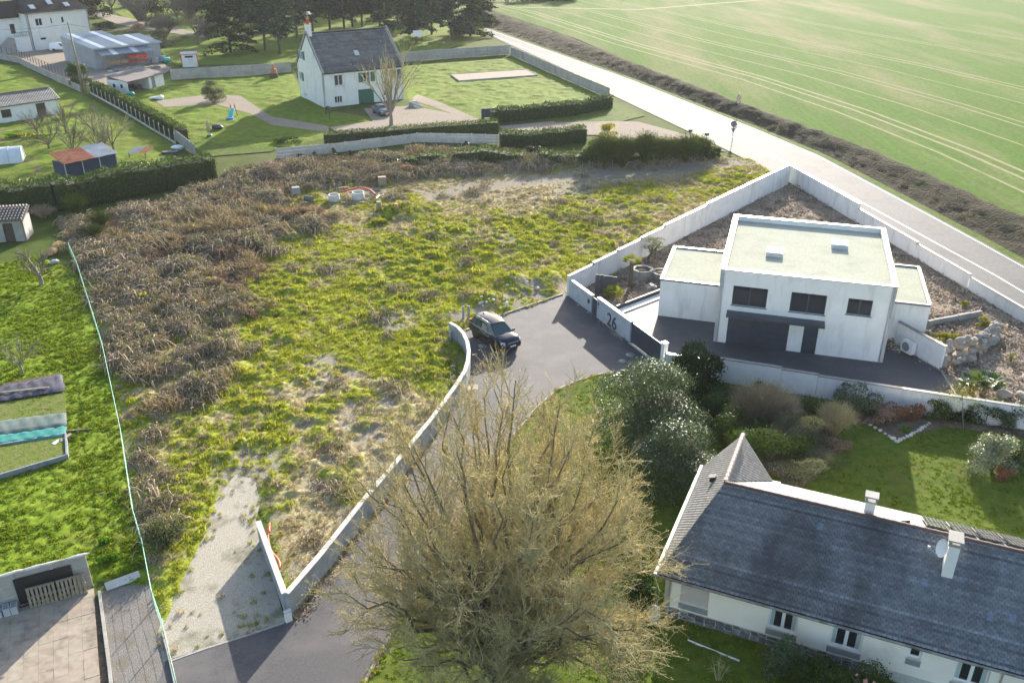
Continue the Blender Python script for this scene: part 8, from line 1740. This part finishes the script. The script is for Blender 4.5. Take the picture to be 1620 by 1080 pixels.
for k, (q, dm, lab) in enumerate((((222, 34), (5, 4, 7), 'brownish leafless thicket at the top left beside the far drive'), ((262, 58), (4, 3, 5), 'pale twiggy thicket above the white metal shed'), ((302, 30), (5, 4, 7), 'greyish leafless thicket at the top behind the slender tree'), ((330, 62), (3.5, 3, 5), 'twiggy thicket left of the dark conifers'), ((200, 12), (5, 4, 6), 'leafless thicket at the very top beside the pale house'))): bare_shrub('leafless_thicket', lab, q, dm, 420, 'twig_grey', r=.035, spread=.95)
# dark wood beyond the field and along the top of the road
rng = np.random.default_rng(55); C = []; Nn = []
for (x0, y0, x1, y1, hh) in ((-40, 305, 28, 318, 7), (62, 345, 118, 352, 9), (130, 360, 230, 380, 12), (-140, 260, -60, 300, 10), (-60, 292, -20, 300, 8)):
    for k in range(26):
        f = rng.random(); p_, d_ = lobed_points(420, (rng.uniform(3, 5), 3, hh * rng.uniform(.6, 1.1)), rng, 7); p_ += np.array([x0 + (x1 - x0) * f + rng.normal() * 1.5, y0 + (y1 - y0) * f + rng.normal() * 2.5, 0]); C.append(p_); Nn.append(d_)
C = np.concatenate(C); V, F = leaf_quads(C, .42 * rng.uniform(.6, 1.4, len(C)), np.concatenate(Nn), rng); tag(np_mesh('far_wood', V, F, M['yew'], tint=np.repeat(rng.random(len(C)), 4)), kind='stuff')
# ------------------------------------------------------------------ sheets of the far gardens
PATHS = [px(*q) for q in (((520, 202), (590, 192), (575, 172), (650, 168), (780, 192), (790, 212), (690, 212), (560, 224)), ((245, 160), (330, 150), (380, 152), (430, 185), (520, 200), (520, 210), (430, 198), (395, 180), (340, 165), (260, 170)), ((660, 150), (690, 160), (760, 190), (748, 192), (680, 168), (650, 158)), ((727, 130), (850, 121), (833, 112), (713, 120)))]
def gsheet(name, q, z, mat): sheet(name, px(*q), z + .02, M[mat])
def gh(X, Y, D):
    k = np.ones_like(X)
    for p_ in PATHS: k = np.minimum(k, np.where(in_poly(X, Y, p_), 0, smooth01(poly_dist(X, Y, p_), .2, 1.2)))
    return .30 * np.clip(fbm(X / 1.3, Y / 1.6, 4, .6) * 2 - .7, 0, 1) * k
def gpatch(name, q, z, mat): patch(name, px(*q), .4, gh, M[mat], z0=z, edge=2.0)
gpatch('far_lawn', ((640, 105), (808, 92), (960, 158), (790, 192), (690, 186), (650, 160)), .012, 'far_lawn'); gpatch('far_lawn', ((255, 130), (460, 117), (520, 215), (430, 238), (300, 225), (150, 140)), .010, 'far_lawn')
gpatch('far_lawn', ((390, 150), (460, 125), (515, 175), (585, 186), (580, 195), (520, 200), (440, 192)), .018, 'far_lawn')
gsheet('drive_gravel', ((520, 202), (590, 192), (575, 172), (650, 168), (780, 192), (790, 212), (690, 212), (560, 224)), .022, 'yard'); gsheet('garden_path', ((245, 160), (330, 150), (380, 152), (430, 185), (520, 200), (520, 210), (430, 198), (395, 180), (340, 165), (260, 170)), .016, 'yard')
gsheet('entrance_gravel', ((790, 200), (900, 190), (1010, 193), (1092, 215), (1150, 240), (1100, 238), (940, 214), (800, 212)), .016, 'yard'); gsheet('grass_corner', ((850, 186), (966, 160), (1022, 183), (985, 192), (880, 194)), .02, 'verge')
gsheet('garden_path', ((660, 150), (690, 160), (760, 190), (748, 192), (680, 168), (650, 158)), .026, 'yard'); gsheet('forecourt', ((-20, 78), (60, 80), (150, 78), (250, 95), (272, 110), (240, 128), (150, 138), (110, 128), (60, 108), (-20, 88)), .012, 'yard')
gsheet('far_drive', ((150, 18), (330, 55), (420, 52), (420, 55), (320, 60), (190, 40), (146, 24)), .012, 'yard'); gpatch('far_lawn', ((-60, 98), (30, 104), (128, 150), (280, 232), (260, 260), (90, 300), (-60, 270)), .008, 'far_lawn')
gsheet('far_lawn', ((160, 8), (760, 8), (770, 60), (640, 96), (280, 104), (250, 80), (300, 60), (200, 30)), .006, 'far_lawn'); gsheet('allotment_soil', ((-20, 205), (20, 205), (70, 250), (60, 275), (-20, 265)), .014, 'soil'); gsheet('vegetable_bed', ((300, 228), (430, 208), (480, 215), (430, 240), (330, 248)), .02, 'verge')
# ------------------------------------------------------------------ the hazy air
hb = MB(); hb.bx(-520, 520, -60, 920, -1.1, 33); hz = hb.build('haze', []); tag(hz, kind='stuff')
hm = bpy.data.materials.new('haze_air'); hm.use_nodes = True; nt = hm.node_tree; nt.nodes.clear(); ho = nt.nodes.new('ShaderNodeOutputMaterial'); pv = nt.nodes.new('ShaderNodeVolumePrincipled')
pv.inputs['Color'].default_value = (.93, .95, 1.0, 1); pv.inputs['Density'].default_value = .00010; pv.inputs['Anisotropy'].default_value = .3; nt.links.new(pv.outputs[0], ho.inputs['Volume']); hz.data.materials.append(hm)
